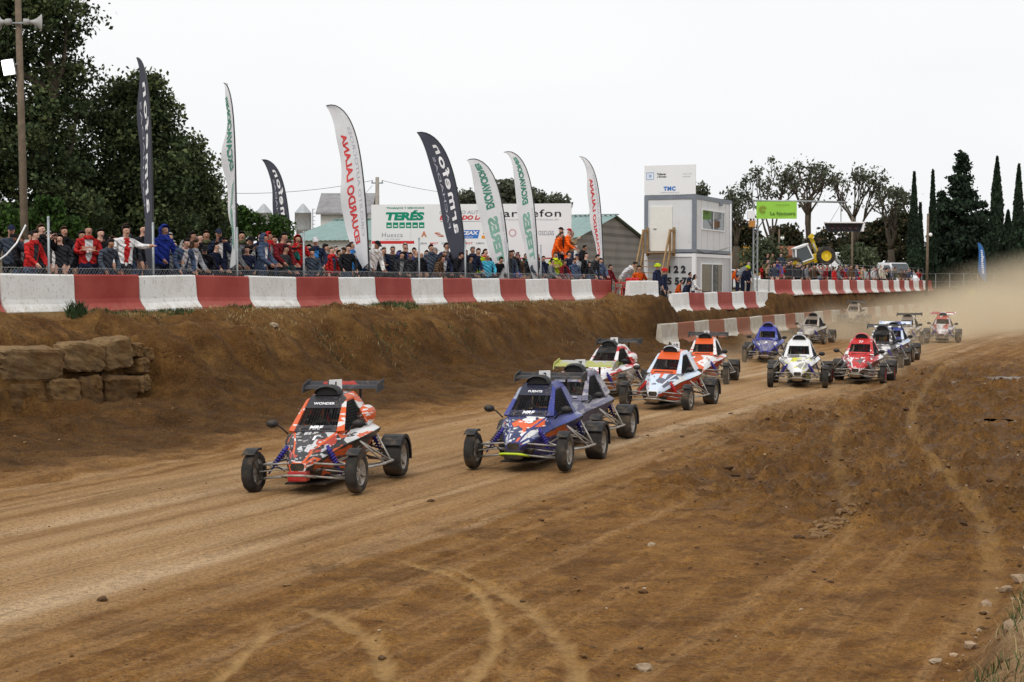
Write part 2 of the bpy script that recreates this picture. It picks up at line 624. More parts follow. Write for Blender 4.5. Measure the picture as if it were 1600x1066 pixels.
t = NT('track_dirt')
P0 = t.coords('Position')
PR = t.coords('Position', rot=(0, 0, -TRK))
def rescale(vec, sc_):
    mp = t.n('Mapping'); mp.inputs['Scale'].default_value = sc_
    t.l(vec, mp.inputs[0])
    return mp.outputs[0]
PU = rescale(PR, (0.06, 1.5, 1.0))
PU2 = rescale(PR, (0.35, 5.5, 1.0))
PU3 = rescale(PR, (0.09, 3.4, 1.0))
n_big = t.noise(P0, 0.35, 4)
n_mid = t.noise(P0, 2.2, 6, 0.6)
n_fine = t.noise(P0, 22, 6, 0.7)
n_speck = t.noise(P0, 60, 3, 0.6)
n_str = t.noise(PU, 1.0, 6, 0.6)
n_str2 = t.noise(PU2, 1.0, 6, 0.65)
brown = t.ramp(n_mid, [(0.34, (0.130, 0.055, 0.013)), (0.66, (0.275, 0.138, 0.040))])
tan = t.ramp(n_str, [(0.30, (0.235, 0.126, 0.048)), (0.52, (0.345, 0.212, 0.102)), (0.74, (0.43, 0.292, 0.165))])
f_dry = t.math('ADD', t.attr('dry'), t.math('MULTIPLY', t.math('SUBTRACT', n_str, 0.5), 1.7))
f_dry = t.math('ADD', f_dry, t.math('MULTIPLY', t.math('SUBTRACT', n_str2, 0.5), 0.6))
f_dry = t.math('SUBTRACT', f_dry, t.math('MULTIPLY', t.attr('moist'), 0.30), True)
f_dry = t.ramp(f_dry, [(0.10, (0, 0, 0)), (0.75, (1, 1, 1))])
c = t.mix(f_dry, brown, tan)
n_str3 = t.noise(PU3, 1.0, 5, 0.6)
c = t.mix(t.math('MULTIPLY', t.ramp(n_str3, [(0.50, (0, 0, 0)), (0.62, (1, 1, 1))]), 0.50), c, (0.375, 0.222, 0.098))
c = t.mix(t.math('MULTIPLY', t.ramp(n_str3, [(0.36, (1, 1, 1)), (0.46, (0, 0, 0))]), 0.45), c, (0.13, 0.062, 0.015))
c = t.mix(t.ramp(t.math('ADD', t.attr('light'), t.math('MULTIPLY', t.math('SUBTRACT', n_str2, 0.5), 0.5)), [(0.25, (0, 0, 0)), (0.75, (0.9, 0.9, 0.9))]), c, (0.48, 0.34, 0.205))
mo = t.math('MULTIPLY', t.attr('moist'), t.ramp(n_mid, [(0.3, (0.25, 0.25, 0.25)), (0.7, (0.9, 0.9, 0.9))]))
c = t.mix(t.math('MULTIPLY', mo, 0.30), c, (0.165, 0.080, 0.018))
wetc = t.ramp(n_mid, [(0.3, (0.042, 0.018, 0.004)), (0.7, (0.125, 0.058, 0.013))])
c = t.mix(t.math('MULTIPLY', t.attr('wet'), t.ramp(n_str2, [(0.3, (1, 1, 1)), (0.75, (0.25, 0.25, 0.25))])), c, wetc)
c_sk = t.attr('skid')
bankc = t.ramp(n_mid, [(0.28, (0.042, 0.018, 0.004)), (0.5, (0.090, 0.040, 0.010)), (0.74, (0.190, 0.096, 0.027))])
bankc = t.mix(t.ramp(t.noise(P0, 0.8, 5, 0.6), [(0.45, (0, 0, 0)), (0.62, (0.5, 0.5, 0.5))]), bankc, (0.215, 0.118, 0.036))
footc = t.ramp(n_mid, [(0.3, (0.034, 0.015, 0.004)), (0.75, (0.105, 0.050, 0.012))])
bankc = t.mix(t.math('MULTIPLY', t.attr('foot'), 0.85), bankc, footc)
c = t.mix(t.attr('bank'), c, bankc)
topc = t.ramp(n_mid, [(0.3, (0.09, 0.075, 0.03)), (0.7, (0.24, 0.17, 0.085))])
c = t.mix(t.attr('top'), c, topc)
bermc = t.ramp(n_mid, [(0.3, (0.16, 0.09, 0.04)), (0.7, (0.36, 0.25, 0.14))])
c = t.mix(t.attr('berm'), c, bermc)
vor = t.n('TexVoronoi'); vor.inputs['Scale'].default_value = 9.0; vor.inputs['Randomness'].default_value = 1.0
wv_ = t.n('VectorMath', operation='ADD'); t.l(P0, wv_.inputs[0])
wn2 = t.n('TexNoise'); wn2.inputs['Scale'].default_value = 7.0; t.l(P0, wn2.inputs[0])
wsc = t.n('VectorMath', operation='SCALE'); wsc.inputs['Scale'].default_value = 0.12; t.l(wn2.outputs['Color'], wsc.inputs[0]); t.l(wsc.outputs[0], wv_.inputs[1])
t.l(wv_.outputs[0], vor.inputs['Vector'])
clod = t.math('MULTIPLY', t.ramp(vor.outputs['Distance'], [(0.15, (1, 1, 1)), (0.6, (0, 0, 0))]), t.ramp(t.noise(P0, 1.7, 5, 0.65), [(0.47, (0, 0, 0)), (0.6, (1, 1, 1))]))
soft = t.math('ADD', t.math('MULTIPLY', t.attr('moist'), 0.75), t.math('ADD', t.attr('bank'), t.math('MULTIPLY', t.attr('wet'), 0.6)), True)
soft = t.math('ADD', soft, 0.12, True)
clod = t.math('MULTIPLY', clod, soft)
patch = t.math('MULTIPLY', t.ramp(t.noise(P0, 0.9, 7, 0.7), [(0.53, (0, 0, 0)), (0.59, (1, 1, 1))]), soft)
c = t.mix(t.math('MULTIPLY', patch, 0.62), c, (0.075, 0.032, 0.007))
c = t.mix(t.math('MULTIPLY', t.ramp(t.noise(PU2, 2.6, 5, 0.7), [(0.56, (0, 0, 0)), (0.68, (1, 1, 1))]), 0.40), c, (0.10, 0.05, 0.015))
c = t.mix(t.math('MULTIPLY', clod, 0.45), c, (0.085, 0.042, 0.012))
c = t.mix(0.65, c, t.ramp(n_fine, [(0.36, (0.45, 0.42, 0.38)), (0.49, (0.95, 0.95, 0.95)), (0.62, (1.32, 1.29, 1.22))]), 'MULTIPLY')
n_grain = t.noise(P0, 130, 3, 0.6)
c = t.mix(0.35, c, t.ramp(n_grain, [(0.38, (0.55, 0.53, 0.50)), (0.62, (1.35, 1.34, 1.30))]), 'MULTIPLY')
c = t.mix(t.ramp(n_speck, [(0.575, (0, 0, 0)), (0.64, (0.75, 0.75, 0.75))]), c, (0.055, 0.026, 0.009))
c = t.mix(t.ramp(t.noise(P0, 45, 3, 0.6), [(0.62, (0, 0, 0)), (0.68, (0.3, 0.3, 0.3))]), c, (0.42, 0.30, 0.17))
c = t.mix(t.math('MULTIPLY', c_sk, t.ramp(n_fine, [(0.3, (0.6, 0.6, 0.6)), (0.6, (1, 1, 1))])), c, (0.40, 0.248, 0.100))
c = t.mix(0.35, c, t.ramp(n_big, [(0.3, (0.75, 0.72, 0.68)), (0.7, (1.1, 1.1, 1.1))]), 'MULTIPLY')
t.col(c)
hh = t.math('ADD', t.math('MULTIPLY', n_fine, 0.5), t.math('MULTIPLY', n_mid, 0.8))
hh = t.math('ADD', hh, t.math('MULTIPLY', n_speck, 0.15))
hh = t.math('ADD', hh, t.math('MULTIPLY', clod, 1.1))
t.bump(hh, 0.75, 0.04)
rg = t.mix(t.math('MULTIPLY', t.attr('wet'), t.ramp(n_mid, [(0.35, (1, 1, 1)), (0.6, (0, 0, 0))])), (0.95, 0.95, 0.95), (0.55, 0.55, 0.55))
t.l(rg, t.b.inputs['Roughness'])
t.set(spec=0.14)
gme.materials.append(t.m)
link('ground', gme, kind='structure', label='brown dirt race track and bank')

# puddles in the churned mud
t = NT('puddle_water')
t.col((0.10, 0.06, 0.03))
t.set(0.16, 0, 0.5)
t.bump(t.noise(t.coords('Position'), 9, 4), 0.25, 0.02)
puddle_m = t.m
for k, (c, a, b) in enumerate(PUDS):
    n = 28
    ring = []
    for i in range(n):
        an = 2 * math.pi * i / n
        q = TU * (b * 1.5 * math.sin(an)) + TV * (a * 1.5 * math.cos(an))
        ring.append((q.x, q.y, 0))
    me = bpy.data.meshes.new('puddle')
    me.from_pydata(ring, [], [tuple(range(n))])
    me.materials.append(puddle_m)
    o = link('puddle', me, kind='structure')
    o.location = (c.x, c.y, -0.012)

# ------------------------------------------------------------------ clods and pebbles
def lump_shape(seed, sub=1):
    bm = bmesh.new()
    bmesh.ops.create_icosphere(bm, subdivisions=sub, radius=1)
    for v in bm.verts:
        v.co *= 1 + 0.45 * mnoise.noise(v.co * 1.3 + Vector((seed * 7.1, 0, 0)))
    vs = np.array([v.co[:] for v in bm.verts])
    fs = [[v.index for v in f.verts] for f in bm.faces]
    bm.free()
    return vs, np.array(fs)

LUMPS = [lump_shape(i) for i in range(6)]
LUMPS0 = [lump_shape(i, 1) for i in range(3)]

def scatter(name, label, cat, mats, pts, fix=False, kind='stuff'):
    """many small lumps as one mesh: pts of x, y, size, squash, material index"""
    V, Fc, MI, o = [], [], [], 0
    for (x, y, z, r, sq, mi) in pts:
        vs, fs = rng.choice(LUMPS)
        a = rng.uniform(0, 6.28)
        ca, sa = math.cos(a), math.sin(a)
        sx = r * rng.uniform(0.8, 1.35)
        q = np.stack([(vs[:, 0] * ca - vs[:, 1] * sa) * sx + x, (vs[:, 0] * sa + vs[:, 1] * ca) * r + y, vs[:, 2] * r * sq + z], 1)
        V.append(q); Fc.append(fs + o); MI += [mi] * len(fs)
        o += len(vs)
    me = bpy.data.meshes.new(name)
    me.from_pydata(np.concatenate(V).tolist(), [], np.concatenate(Fc).tolist())
    for m in mats:
        me.materials.append(m)
    me.polygons.foreach_set('material_index', MI)
    me.update()
    return link(name, me, label=label, cat=cat, kind=kind)

clod_m = [mat('clod_dark', (0.085, 0.043, 0.015), 0.95, var=0.35, scale=12), mat('clod_brown', (0.17, 0.095, 0.035), 0.95, var=0.3, scale=12), mat('pebble_pale', (0.40, 0.31, 0.20), 0.9, var=0.25, scale=9)]
cand = []
NR = np.random.RandomState(5)
n = 90000
yy = 8.5 + (60 - 8.5) * NR.rand(n) ** 1.7
xx = (NR.rand(n) * 2 - 1) * (yy * 0.36 + 0.6)
fl = ground_fields(xx, yy)
clus = sstep(0.15, 0.75, fbm(fl['u'] * 0.5, fl['v'] * 0.9, 3, 41))
keep_p = 0.006 + 0.40 * fl['moist'] * clus * (0.2 + fl['lump']) + 0.5 * fl['wet'] * (0.15 + fl['lump']) + 0.12 * fl['bank'] + 0.10 * fl['berm']
kk = (NR.rand(n) < keep_p * 0.75) & (fl['v'] > 0.9)
for i in np.nonzero(kk)[0]:
    r = 0.005 + 0.014 * NR.rand() ** 3 + (0.026 * NR.rand() ** 5 if fl['wet'][i] > 0.4 or fl['moist'][i] > 0.5 or fl['bank'][i] > 0.5 else 0)
    pale = NR.rand() < (0.05 + 0.25 * fl['berm'][i])
    mi = 2 if pale else (0 if NR.rand() < 0.5 else 1)
    cand.append((xx[i], yy[i], fl['z'][i] + r * 0.15, r * (0.7 if pale else 1), 0.6, mi))
scatter('dirt_clods', 'loose clods and pebbles strewn over the dirt track', 'clods', clod_m, cand)

big = []
n = 9000
yy = 14 + 34 * NR.rand(n)
xx = (NR.rand(n) * 2 - 1) * (yy * 0.36 + 0.6)
fl = ground_fields(xx, yy)
cl = sstep(0.10, 0.6, fbm(fl['u'] * 0.7, fl['v'] * 1.3, 3, 51))
kk = NR.rand(n) < 0.75 * fl['wet'] * cl + 0.10 * fl['moist'] * cl
for i in np.nonzero(kk)[0]:
    r = 0.018 + 0.055 * NR.rand() ** 3
    big.append((xx[i], yy[i], fl['z'][i] + r * 0.05, r, 0.55, 0 if NR.rand() < 0.7 else 1))
scatter('mud_clods', 'dark mud clods in the churned ground at right', 'clods', [mat('mud_clod', (0.060, 0.027, 0.007), 0.85, var=0.4, scale=14, bump=0.5), clod_m[1]], big)
# single stones that stand out
def rock(px, py, r, label, m, sq=0.7, z=0.0):
    p = G(px, py, z)
    vs, fs = lump_shape(px, 2)
    me = bpy.data.meshes.new('rock')
    me.from_pydata((vs * np.array([r * 1.25, r, r * sq])).tolist(), [], fs.tolist())
    me.materials.append(m)
    me.polygons.foreach_set('use_smooth', [False] * len(fs))
    o = link('rock', me, label=label, cat='rock')
    o.location = (p.x, p.y, zg(p.x, p.y) + r * sq * 0.45)
    o.rotation_euler = (0, 0, px)
    return o
pale_rock = mat('rock_pale', (0.33, 0.25, 0.165), 0.9, var=0.25, scale=14, bump=0.4)
dark_rock = mat('rock_dark', (0.10, 0.055, 0.025), 0.9, var=0.3, scale=14, bump=0.4)
rock(1008, 1047, 0.05, 'pale pebble lying near the bottom middle of the track', pale_rock)
rock(160, 938, 0.04, 'dark clod at the left on the pale wheel rut', dark_rock)
rock(597, 1030, 0.028, 'small dark stone beside the ochre skid mark', dark_rock)
rock(1462, 1040, 0.045, 'flat pale stone at the foot of the grassy berm', pale_rock, 0.4)
rock(1018, 855, 0.035, 'small white stone on brown dirt right of centre', pale_rock)
rock(428, 621, 0.10, 'pale lump of stone behind the leading black and orange buggy', pale_rock)
rock(362, 491, 0.09, 'pale crumpled scrap lying below the barrier on the bank', mat('scrap', (0.75, 0.72, 0.66), 0.8), 0.6, 1.9)

# a low ridge of dried mud
ridge = []
pr = [G(1275, 840), G(1300, 825), G(1330, 808)]
for i in range(70):
    t_ = rng.random() * 2
    a = pr[0].lerp(pr[1], t_) if t_ < 1 else pr[1].lerp(pr[2], t_ - 1)
    x, y = a.x + rng.gauss(0, 0.06), a.y + rng.gauss(0, 0.10)
    ridge.append((x, y, zg(x, y) + 0.01, rng.uniform(0.025, 0.06), 0.7, 0 if rng.random() < 0.3 else 1))
scatter('mud_ridge', 'short ridge of churned mud lumps right of centre', 'mud', [clod_m[1], mat('mud_grey', (0.19, 0.11, 0.05), 0.9, var=0.3, scale=10)], ridge)

# ------------------------------------------------------------------ stones of the retaining wall in the bank
stone_m = [mat('bank_stone_%d' % i, c, 0.92, var=0.4, scale=3.2, bump=0.9, dirt=0.7, dirtc=(0.115, 0.056, 0.014), dscale=1.8) for i, c in enumerate([(0.20, 0.128, 0.060), (0.155, 0.092, 0.038), (0.105, 0.058, 0.022)])]
wall = thing('stone_retaining_wall', 'rough stone blocks set into the dirt bank below the white barrier', 'stone wall', UV(-2.0, 2.0, 0.3))
def stone_block(u0, u1, z0, z1, v, mi, seed, depth=0.7):
    bm = bmesh.new()
    bmesh.ops.create_cube(bm, size=2)
    bmesh.ops.subdivide_edges(bm, edges=bm.edges[:], cuts=9, use_grid_fill=True)
    for q in bm.verts:
        w = q.co.normalized()
        c = q.co.copy()
        m = max(abs(c.x), abs(c.y), abs(c.z))
        rr = 0.86 + 0.14 / (1 + 2.0 * max(0, sum(abs(k) for k in c) - 1.8))
        c = Vector((c.x * (0.93 if abs(c.z) > .9 else 1), c.y, c.z * (0.93 if abs(c.x) > .9 else 1)))
        c *= 0.93 if m > 0.99 and sorted([abs(k) for k in q.co])[1] > 0.92 else 1
        nn = mnoise.fractal(q.co * 1.3 + Vector((seed * 3.3, 0, 0)), 1.0, 2.0, 3)
        cell = mnoise.voronoi(q.co * 1.5 + Vector((seed * 5.1, 1, 0)))[0]
        c += w * (0.10 * nn - 0.22 * max(0.0, 0.42 - (cell[1] - cell[0])) + 0.03 + 0.03 * mnoise.noise(q.co * 5 + Vector((seed, 3, 0))))
        q.co = Vector((c.x * (u1 - u0) / 2, c.y * depth / 2, c.z * (z1 - z0) / 2))
    me = bpy.data.meshes.new('stone')
    bm.to_mesh(me)
    bm.free()
    me.materials.append(stone_m[mi])
    o = link('stone', me, wall)
    p = UV((u0 + u1) / 2, v, (z0 + z1) / 2)
    o.location = p - wall.location
    o.rotation_euler = (R(rng.uniform(-9, 9)), R(rng.uniform(-7, 7)), TRK + R(rng.uniform(-9, 9)))
for k, (a, b, c_, d, vv_, mi) in enumerate([(-4.75, -3.0, 0.93, 1.56, 2.02, 0), (-2.92, -1.75, 1.0, 1.58, 2.03, 0), (-1.72, -0.85, 0.98, 1.62, 2.0, 0), (-6.3, -4.85, 0.9, 1.5, 2.0, 1), (-4.6, -3.6, 0.22, 0.86, 2.12, 2), (-3.5, -2.7, 0.3, 0.88, 2.16, 1), (-2.6, -1.9, 0.25, 0.90, 2.14, 2), (-1.8, -0.75, 0.28, 0.90, 2.14, 2), (-0.85, -0.45, 1.2, 1.5, 2.0, 1), (-0.75, -0.35, 0.85, 1.18, 2.06, 1), (-0.8, -0.4, 0.5, 0.85, 2.12, 0), (-6.0, -4.7, 0.2, 0.85, 2.1, 2), (-0.42, -0.1, 1.05, 1.35, 2.0, 1)]):
    stone_block(a, b, c_, d, vv_ - 0.12 - (0.06 if mi == 2 else 0), mi, k)

# ------------------------------------------------------------------ grass
def blades(name, label, cat, pts, mats, kind='stuff'):
    """pts: x, y, z, height, width, lean, material"""
    V, Fc, MI = [], [], []
    for x, y, z, h, w, ln, mi in pts:
        a = rng.uniform(0, 6.28)
        dx_, dy_ = math.cos(a) * w, math.sin(a) * w
        b = rng.uniform(0, 6.28)
        lx, ly = math.cos(b) * ln, math.sin(b) * ln
        o = len(V)
        V += [(x - dx_, y - dy_, z - 0.02), (x + dx_, y + dy_, z - 0.02), (x + dx_ * .7 + lx * .4, y + dy_ * .7 + ly * .4, z + h * .6), (x - dx_ * .7 + lx * .4, y - dy_ * .7 + ly * .4, z + h * .6), (x + lx, y + ly, z + h)]
        Fc += [(o, o + 1, o + 2, o + 3), (o + 3, o + 2, o + 4)]
        MI += [mi, mi]
    me = bpy.data.meshes.new(name)
    me.from_pydata(V, [], Fc)
    for m in mats:
        me.materials.append(m)
    me.polygons.foreach_set('material_index', MI)
    me.update()
    return link(name, me, label=label, cat=cat, kind=kind)

grass_m = [mat('grass_green', (0.045, 0.085, 0.022), 0.7, var=0.4, scale=3), mat('grass_dark', (0.028, 0.05, 0.016), 0.7, var=0.4, scale=3), mat('grass_dry', (0.23, 0.15, 0.062), 0.85, var=0.35, scale=3), mat('grass_straw', (0.33, 0.25, 0.12), 0.85, var=0.3, scale=3)]
pts = []
def tuft(u, v, r, n, h, mis, w=0.012):
    for i in range(n):
        a, d = rng.uniform(0, 6.28), r * math.sqrt(rng.random())
        q = UV(u + math.cos(a) * d, v + math.sin(a) * d * 0.45)
        pts.append([q.x, q.y, 0, h * rng.uniform(0.4, 1.1) * (1.1 - 0.5 * d / r), w, h * rng.uniform(0.1, 0.6), rng.choice(mis)])
tuft(-0.6, 0.62, 0.30, 260, 0.34, [0, 1, 1])
tuft(0.3, 0.62, 0.55, 160, 0.12, [0, 1, 2])
tuft(1.6, 0.66, 0.8, 260, 0.10, [0, 1, 2])
tuft(2.9, 0.65, 0.6, 200, 0.12, [0, 1])
tuft(5.4, 0.66, 0.7, 220, 0.13, [0, 1])
tuft(13.9, 0.75, 1.3, 520, 0.20, [0, 1])
tuft(18.3, 0.7, 1.0, 200, 0.10, [0, 1, 2])
tuft(21.5, 0.7, 1.2, 200, 0.10, [0, 1, 2])
tuft(10.5, 2.4, 1.1, 160, 0.14, [0, 1, 2])
tuft(7.5, 2.2, 0.9, 120, 0.14, [1, 2])
tuft(14.5, 2.5, 0.8, 90, 0.14, [0, 1, 2])
tuft(22.0, 4.0, 0.25, 90, 0.22, [0, 1])
tuft(5.0, 1.6, 1.3, 120, 0.12, [2, 3])
tuft(44.0, 2.95, 1.5, 160, 0.16, [1, 0])
tuft(38.5, 2.95, 1.2, 110, 0.14, [1, 0])
for i in range(5200):   # dry grass hanging over the lip and slope of the bank
    u, v = rng.uniform(2.5, 33), 0.6 + 2.6 * rng.random() ** 1.6
    if mnoise.noise(Vector((u * 0.5, v * 0.8, 0))) + 0.25 < 0.35 * v - 0.3:
        continue
    q = UV(u, v)
    pts.append([q.x, q.y, 0, rng.uniform(0.03, 0.11), 0.010, rng.uniform(0.03, 0.12), rng.choice([2, 2, 2, 3, 3])])
# berm grass near the camera
for i in range(6500):
    u, v = rng.uniform(-19, -9), 20.6 + 2.0 * rng.random()
    if mnoise.noise(Vector((u * 1.1, v * 1.1, 5))) < -0.12:
        continue
    q = UV(u, v)
    pts.append([q.x, q.y, 0, rng.uniform(0.05, 0.17), 0.005, rng.uniform(0.02, 0.14), rng.choice([0, 0, 0, 1, 2, 3, 3])])
arr = np.array([[p[0], p[1]] for p in pts])
zz = ground_fields(arr[:, 0], arr[:, 1])['z']
for p, z in zip(pts, zz):
    p[2] = z
t = NT('grass_sage')
t.col(t.ramp(t.noise(t.coords('Position'), 3, 3), [(0.3, (0.09, 0.14, 0.09)), (0.7, (0.17, 0.22, 0.15))]))
t.set(0.8)
blades('grass', 'green and dry grass growing on the bank and the near berm', 'grass', pts, grass_m)
# rubble on the near berm
rub = []
for i in range(190):
    u, v = rng.uniform(-19, -8), 20.3 + 1.6 * rng.random() ** 1.5
    q = UV(u, v)
    r = 0.010 + 0.06 * rng.random() ** 5
    rub.append((q.x, q.y, zg(q.x, q.y) + r * 0.3, r, 0.75, rng.choice([0, 0, 1])))
scatter('berm_rubble', 'pinkish rubble along the edge of the near grassy berm', 'rubble', [mat('rubble_pink', (0.33, 0.235, 0.15), 0.9, var=0.3, scale=8, bump=0.4), clod_m[1]], rub)
# ================================================================== concrete barriers
t = NT('barrier_white')
v_ = t.coords('Object'); vp = t.coords('Position')
base = t.ramp(t.noise(vp, 1.4, 4), [(0.3, (0.70, 0.69, 0.66)), (0.7, (0.82, 0.82, 0.80))])
pit = t.ramp(t.noise(vp, 14, 5, 0.7), [(0.56, (0, 0, 0)), (0.64, (1, 1, 1))])
base = t.mix(t.math('MULTIPLY', pit, 0.55), base, (0.34, 0.31, 0.27))
sp = t.n('SeparateXYZ'); t.l(v_, sp.inputs[0])
low = t.math('MULTIPLY', t.ramp(sp.outputs[2], [(0.0, (1, 1, 1)), (0.22, (0, 0, 0))]), t.ramp(t.noise(vp, 5, 5, 0.7), [(0.4, (0, 0, 0)), (0.62, (1, 1, 1))]))
base = t.mix(t.math('MULTIPLY', t.ramp(t.noise(t.coords('Position', scale=(1, 1, 0.35)), 2.4, 6, 0.75), [(0.52, (0, 0, 0)), (0.70, (1, 1, 1))]), 0.35), base, (0.40, 0.36, 0.30))
t.col(t.mix(t.math('MULTIPLY', low, 0.75), base, (0.26, 0.16, 0.07)))
t.bump(t.noise(vp, 25, 4, 0.7), 0.35, 0.02)
bw = t.set(0.75, 0, 0.25)
t = NT('barrier_red')
v_ = t.coords('Object'); vp = t.coords('Position')
base = t.ramp(t.noise(vp, 1.1, 5), [(0.3, (0.27, 0.026, 0.018)), (0.72, (0.37, 0.062, 0.045))])
base = t.mix(t.math('MULTIPLY', t.ramp(t.noise(vp, 16, 5, 0.7), [(0.60, (0, 0, 0)), (0.72, (1, 1, 1))]), 0.45), base, (0.42, 0.20, 0.15))
sp = t.n('SeparateXYZ'); t.l(v_, sp.inputs[0])
low = t.math('MULTIPLY', t.ramp(sp.outputs[2], [(0.0, (1, 1, 1)), (0.25, (0, 0, 0))]), t.ramp(t.noise(vp, 4, 5, 0.7), [(0.35, (0, 0, 0)), (0.62, (1, 1, 1))]))
t.col(t.mix(t.math('MULTIPLY', low, 0.5), base, (0.40, 0.22, 0.14)))
t.bump(t.noise(vp, 25, 4, 0.7), 0.25, 0.02)
br = t.set(0.6, 0, 0.3)

def dusty(name, c, dust, amount=0.6):
    t = NT(name)
    vp = t.coords('Position')
    base = t.ramp(t.noise(vp, 1.3, 4), [(0.3, tuple(k * 0.85 for k in c)), (0.7, c)])
    d = t.ramp(t.noise(vp, 2.6, 6, 0.7), [(0.35, (0.25, 0.25, 0.25)), (0.65, (1, 1, 1))])
    t.col(t.mix(t.math('MULTIPLY', d, amount), base, dust))
    t.bump(t.noise(vp, 20, 4, 0.7), 0.4, 0.02)
    return t.set(0.85, 0, 0.2)
bw2 = dusty('barrier_white_muddy', (0.66, 0.64, 0.58), (0.33, 0.25, 0.16), 0.75)
br2 = dusty('barrier_red_muddy', (0.33, 0.10, 0.07), (0.27, 0.155, 0.08), 0.65)

BL, BH = 2.27, 0.82
def barrier_mesh(m, seed, L=BL, endcut=0.0):
    prof = [(-0.26, 0.0), (-0.26, 0.055), (-0.145, 0.20), (-0.115, 0.30), (-0.085, BH - 0.03), (-0.06, BH), (0.06, BH), (0.085, BH - 0.03), (0.115, 0.30), (0.145, 0.20), (0.26, 0.055), (0.26, 0.0)]
    n = 11
    vs, fs = [], []
    K = len(prof)
    for i in range(n + 1):
        x = -L / 2 + L * i / n
        for y, z in prof:
            q = Vector((x, y, z))
            e = 1.0 if i in (0, n) else 0.35
            d = mnoise.noise(q * 3 + Vector((seed * 9.7, 0, 0))) * 0.018 * e + mnoise.noise(q * 11 + Vector((seed * 4.1, 5, 0))) * 0.010 * e
            x2 = x - math.copysign(abs(d) * 1.6, x) if e == 1.0 else x
            vs.append((x2, y + d * (1 if y > 0 else -1) * -0.5, z + (d * 0.6 if z > 0.5 else 0)))
    for i in range(n):
        for k in range(K):
            a, b = i * K + k, i * K + (k + 1) % K
            fs.append((a, b, b + K, a + K))
    fs.append(tuple(range(K)))
    fs.append(tuple(n * K + k for k in reversed(range(K))))
    mb = MB()
    mb.add(vs, fs)
    return mb.mesh('barrier_block', m)
BM = {(c, i): barrier_mesh(m, i + (0 if c == 'w' else 10)) for c, m in (('w', bw), ('r', br), ('W', bw2), ('R', br2)) for i in range(4)}

def block(u, v, z, ang, colour, label, group, i):
    o = link('barrier_block', BM[(colour, i % 4)], label=label, cat='barrier', group=group)
    o.location = UV(u, v, z)
    o.rotation_euler = (R(rng.uniform(-2.0, 2.0)), R(rng.uniform(-0.9, 0.9)), TRK + ang + R(rng.uniform(-1.5, 1.5)))
    return o

def run(u0, v0, u1, v1, n, z0, z1, first, where, group, muddy=False, start=1):
    cnt = {'w': 0, 'r': 0}
    ang = -math.atan2(v1 - v0, u1 - u0)
    for i in range(n):
        f = (i + 0.5) / n
        c = first if i % 2 == 0 else ('r' if first == 'w' else 'w')
        cnt[c] += 1
        lab = '%s %s concrete barrier block from the left %s' % (ordinal(cnt[c]), 'white' if c == 'w' else 'red', where)
        block(u0 + (u1 - u0) * f, v0 + (v1 - v0) * f, z0 + (z1 - z0) * f, ang, c.upper() if muddy else c, lab, group, rng.randrange(4))
SEG = 2.292
# bank top: red blocks begin at u = 0; one white block before them fills the left edge
run(-SEG * 3, 0, SEG * 15, 0, 18, 2.10, 2.0, 'w', 'on the bank below the feather flags', 'barrier blocks along the bank top')
block(35.25, 1.15, 1.96, R(-13), 'w', 'single white barrier block standing askew beside the marshals', None, 1)
run(35.6, 2.3, 35.6 + SEG * 7, 2.3, 7, 1.45, 1.45, 'w', 'in front of the two-storey cabin', 'barrier blocks below the cabin')
run(51.6, 1.75, 56.2, 2.5, 2, 2.03, 2.03, 'w', 'at the start gantry post', 'barrier blocks by the gantry')
run(56.2, 2.5, 56.2 + SEG * 22, 2.5, 22, 2.02, 2.0, 'w', 'below the far crowd', 'barrier blocks below the far crowd')
run(30.9, 3.24, 30.9 + SEG * 31, 3.24, 31, 0.30, 0.28, 'w', 'in the low muddy row at track level', 'muddy barrier blocks at track level', True)

# ================================================================== fence on the bank
galv = mat('galvanised_steel', (0.33, 0.35, 0.36), 0.5, 0.6, var=0.2)
wire_m = mat('fence_wire', (0.30, 0.31, 0.31), 0.5, 0.5)
def u_at(px, v):
    k = (px - 800) / F_PX
    return (k * (A0.y + TV.y * v) - A0.x - TV.x * v) / (TU.x - k * TU.y)
fence = thing('wire_fence', 'thin steel posts with wires behind the red and white bank barrier', 'fence', UV(0, -0.32, 2.0))
def fpart(mb, name, m, parent, org, **kw):
    mb.v = [tuple(Vector(p) - Vector(org)) for p in mb.v]
    return mb.build(name, m, parent, **kw)
for px in (-60, 77, 240, 371, 475, 655, 727, 793, 845):
    u = u_at(px, -0.32)
    mb = MB()
    p = UV(u, -0.32, 2.0)
    mb.tube([p, p + Vector((0, 0, 2.1))], 0.028, 8)
    mb.lathe([(0.0, 2.13), (0.024, 2.12), (0.032, 2.09)], 8, M=Matrix.Translation(p))
    fpart(mb, 'post', galv, fence, fence.location)
for z in (2.55, 2.98):
    mb = MB()
    mb.tube([UV(-9 + 42.5 * i / 40, -0.32, z + 0.05 + 0.012 * math.sin(i * 2.1)) for i in range(41)], 0.006, 4)
    fpart(mb, 'wire', wire_m, fence, fence.location)
mb = MB()
for i in range(420):
    u = -9 + i * 0.1
    for s in (-1, 1):
        a, b = UV(u, -0.30, 2.2), UV(u + s * 0.84, -0.30, 3.04 + rng.uniform(-.01, .03))
        mb.bar(a, b, 0.0032)
fpart(mb, 'netting', wire_m, fence, fence.location, fix=False, kind='stuff')
# loose cable over the left block
mb = MB()
mb.tube([AT(-10, 412, 33.2), AT(10, 398, 33.4), AT(26, 380, 33.6), AT(40, 352, 34.0)], 0.018, 6)
mb.build('rope', mat('rope_white', (0.72, 0.72, 0.70), 0.8), label='white rope slanting up to a fence post at the far left', cat='rope')

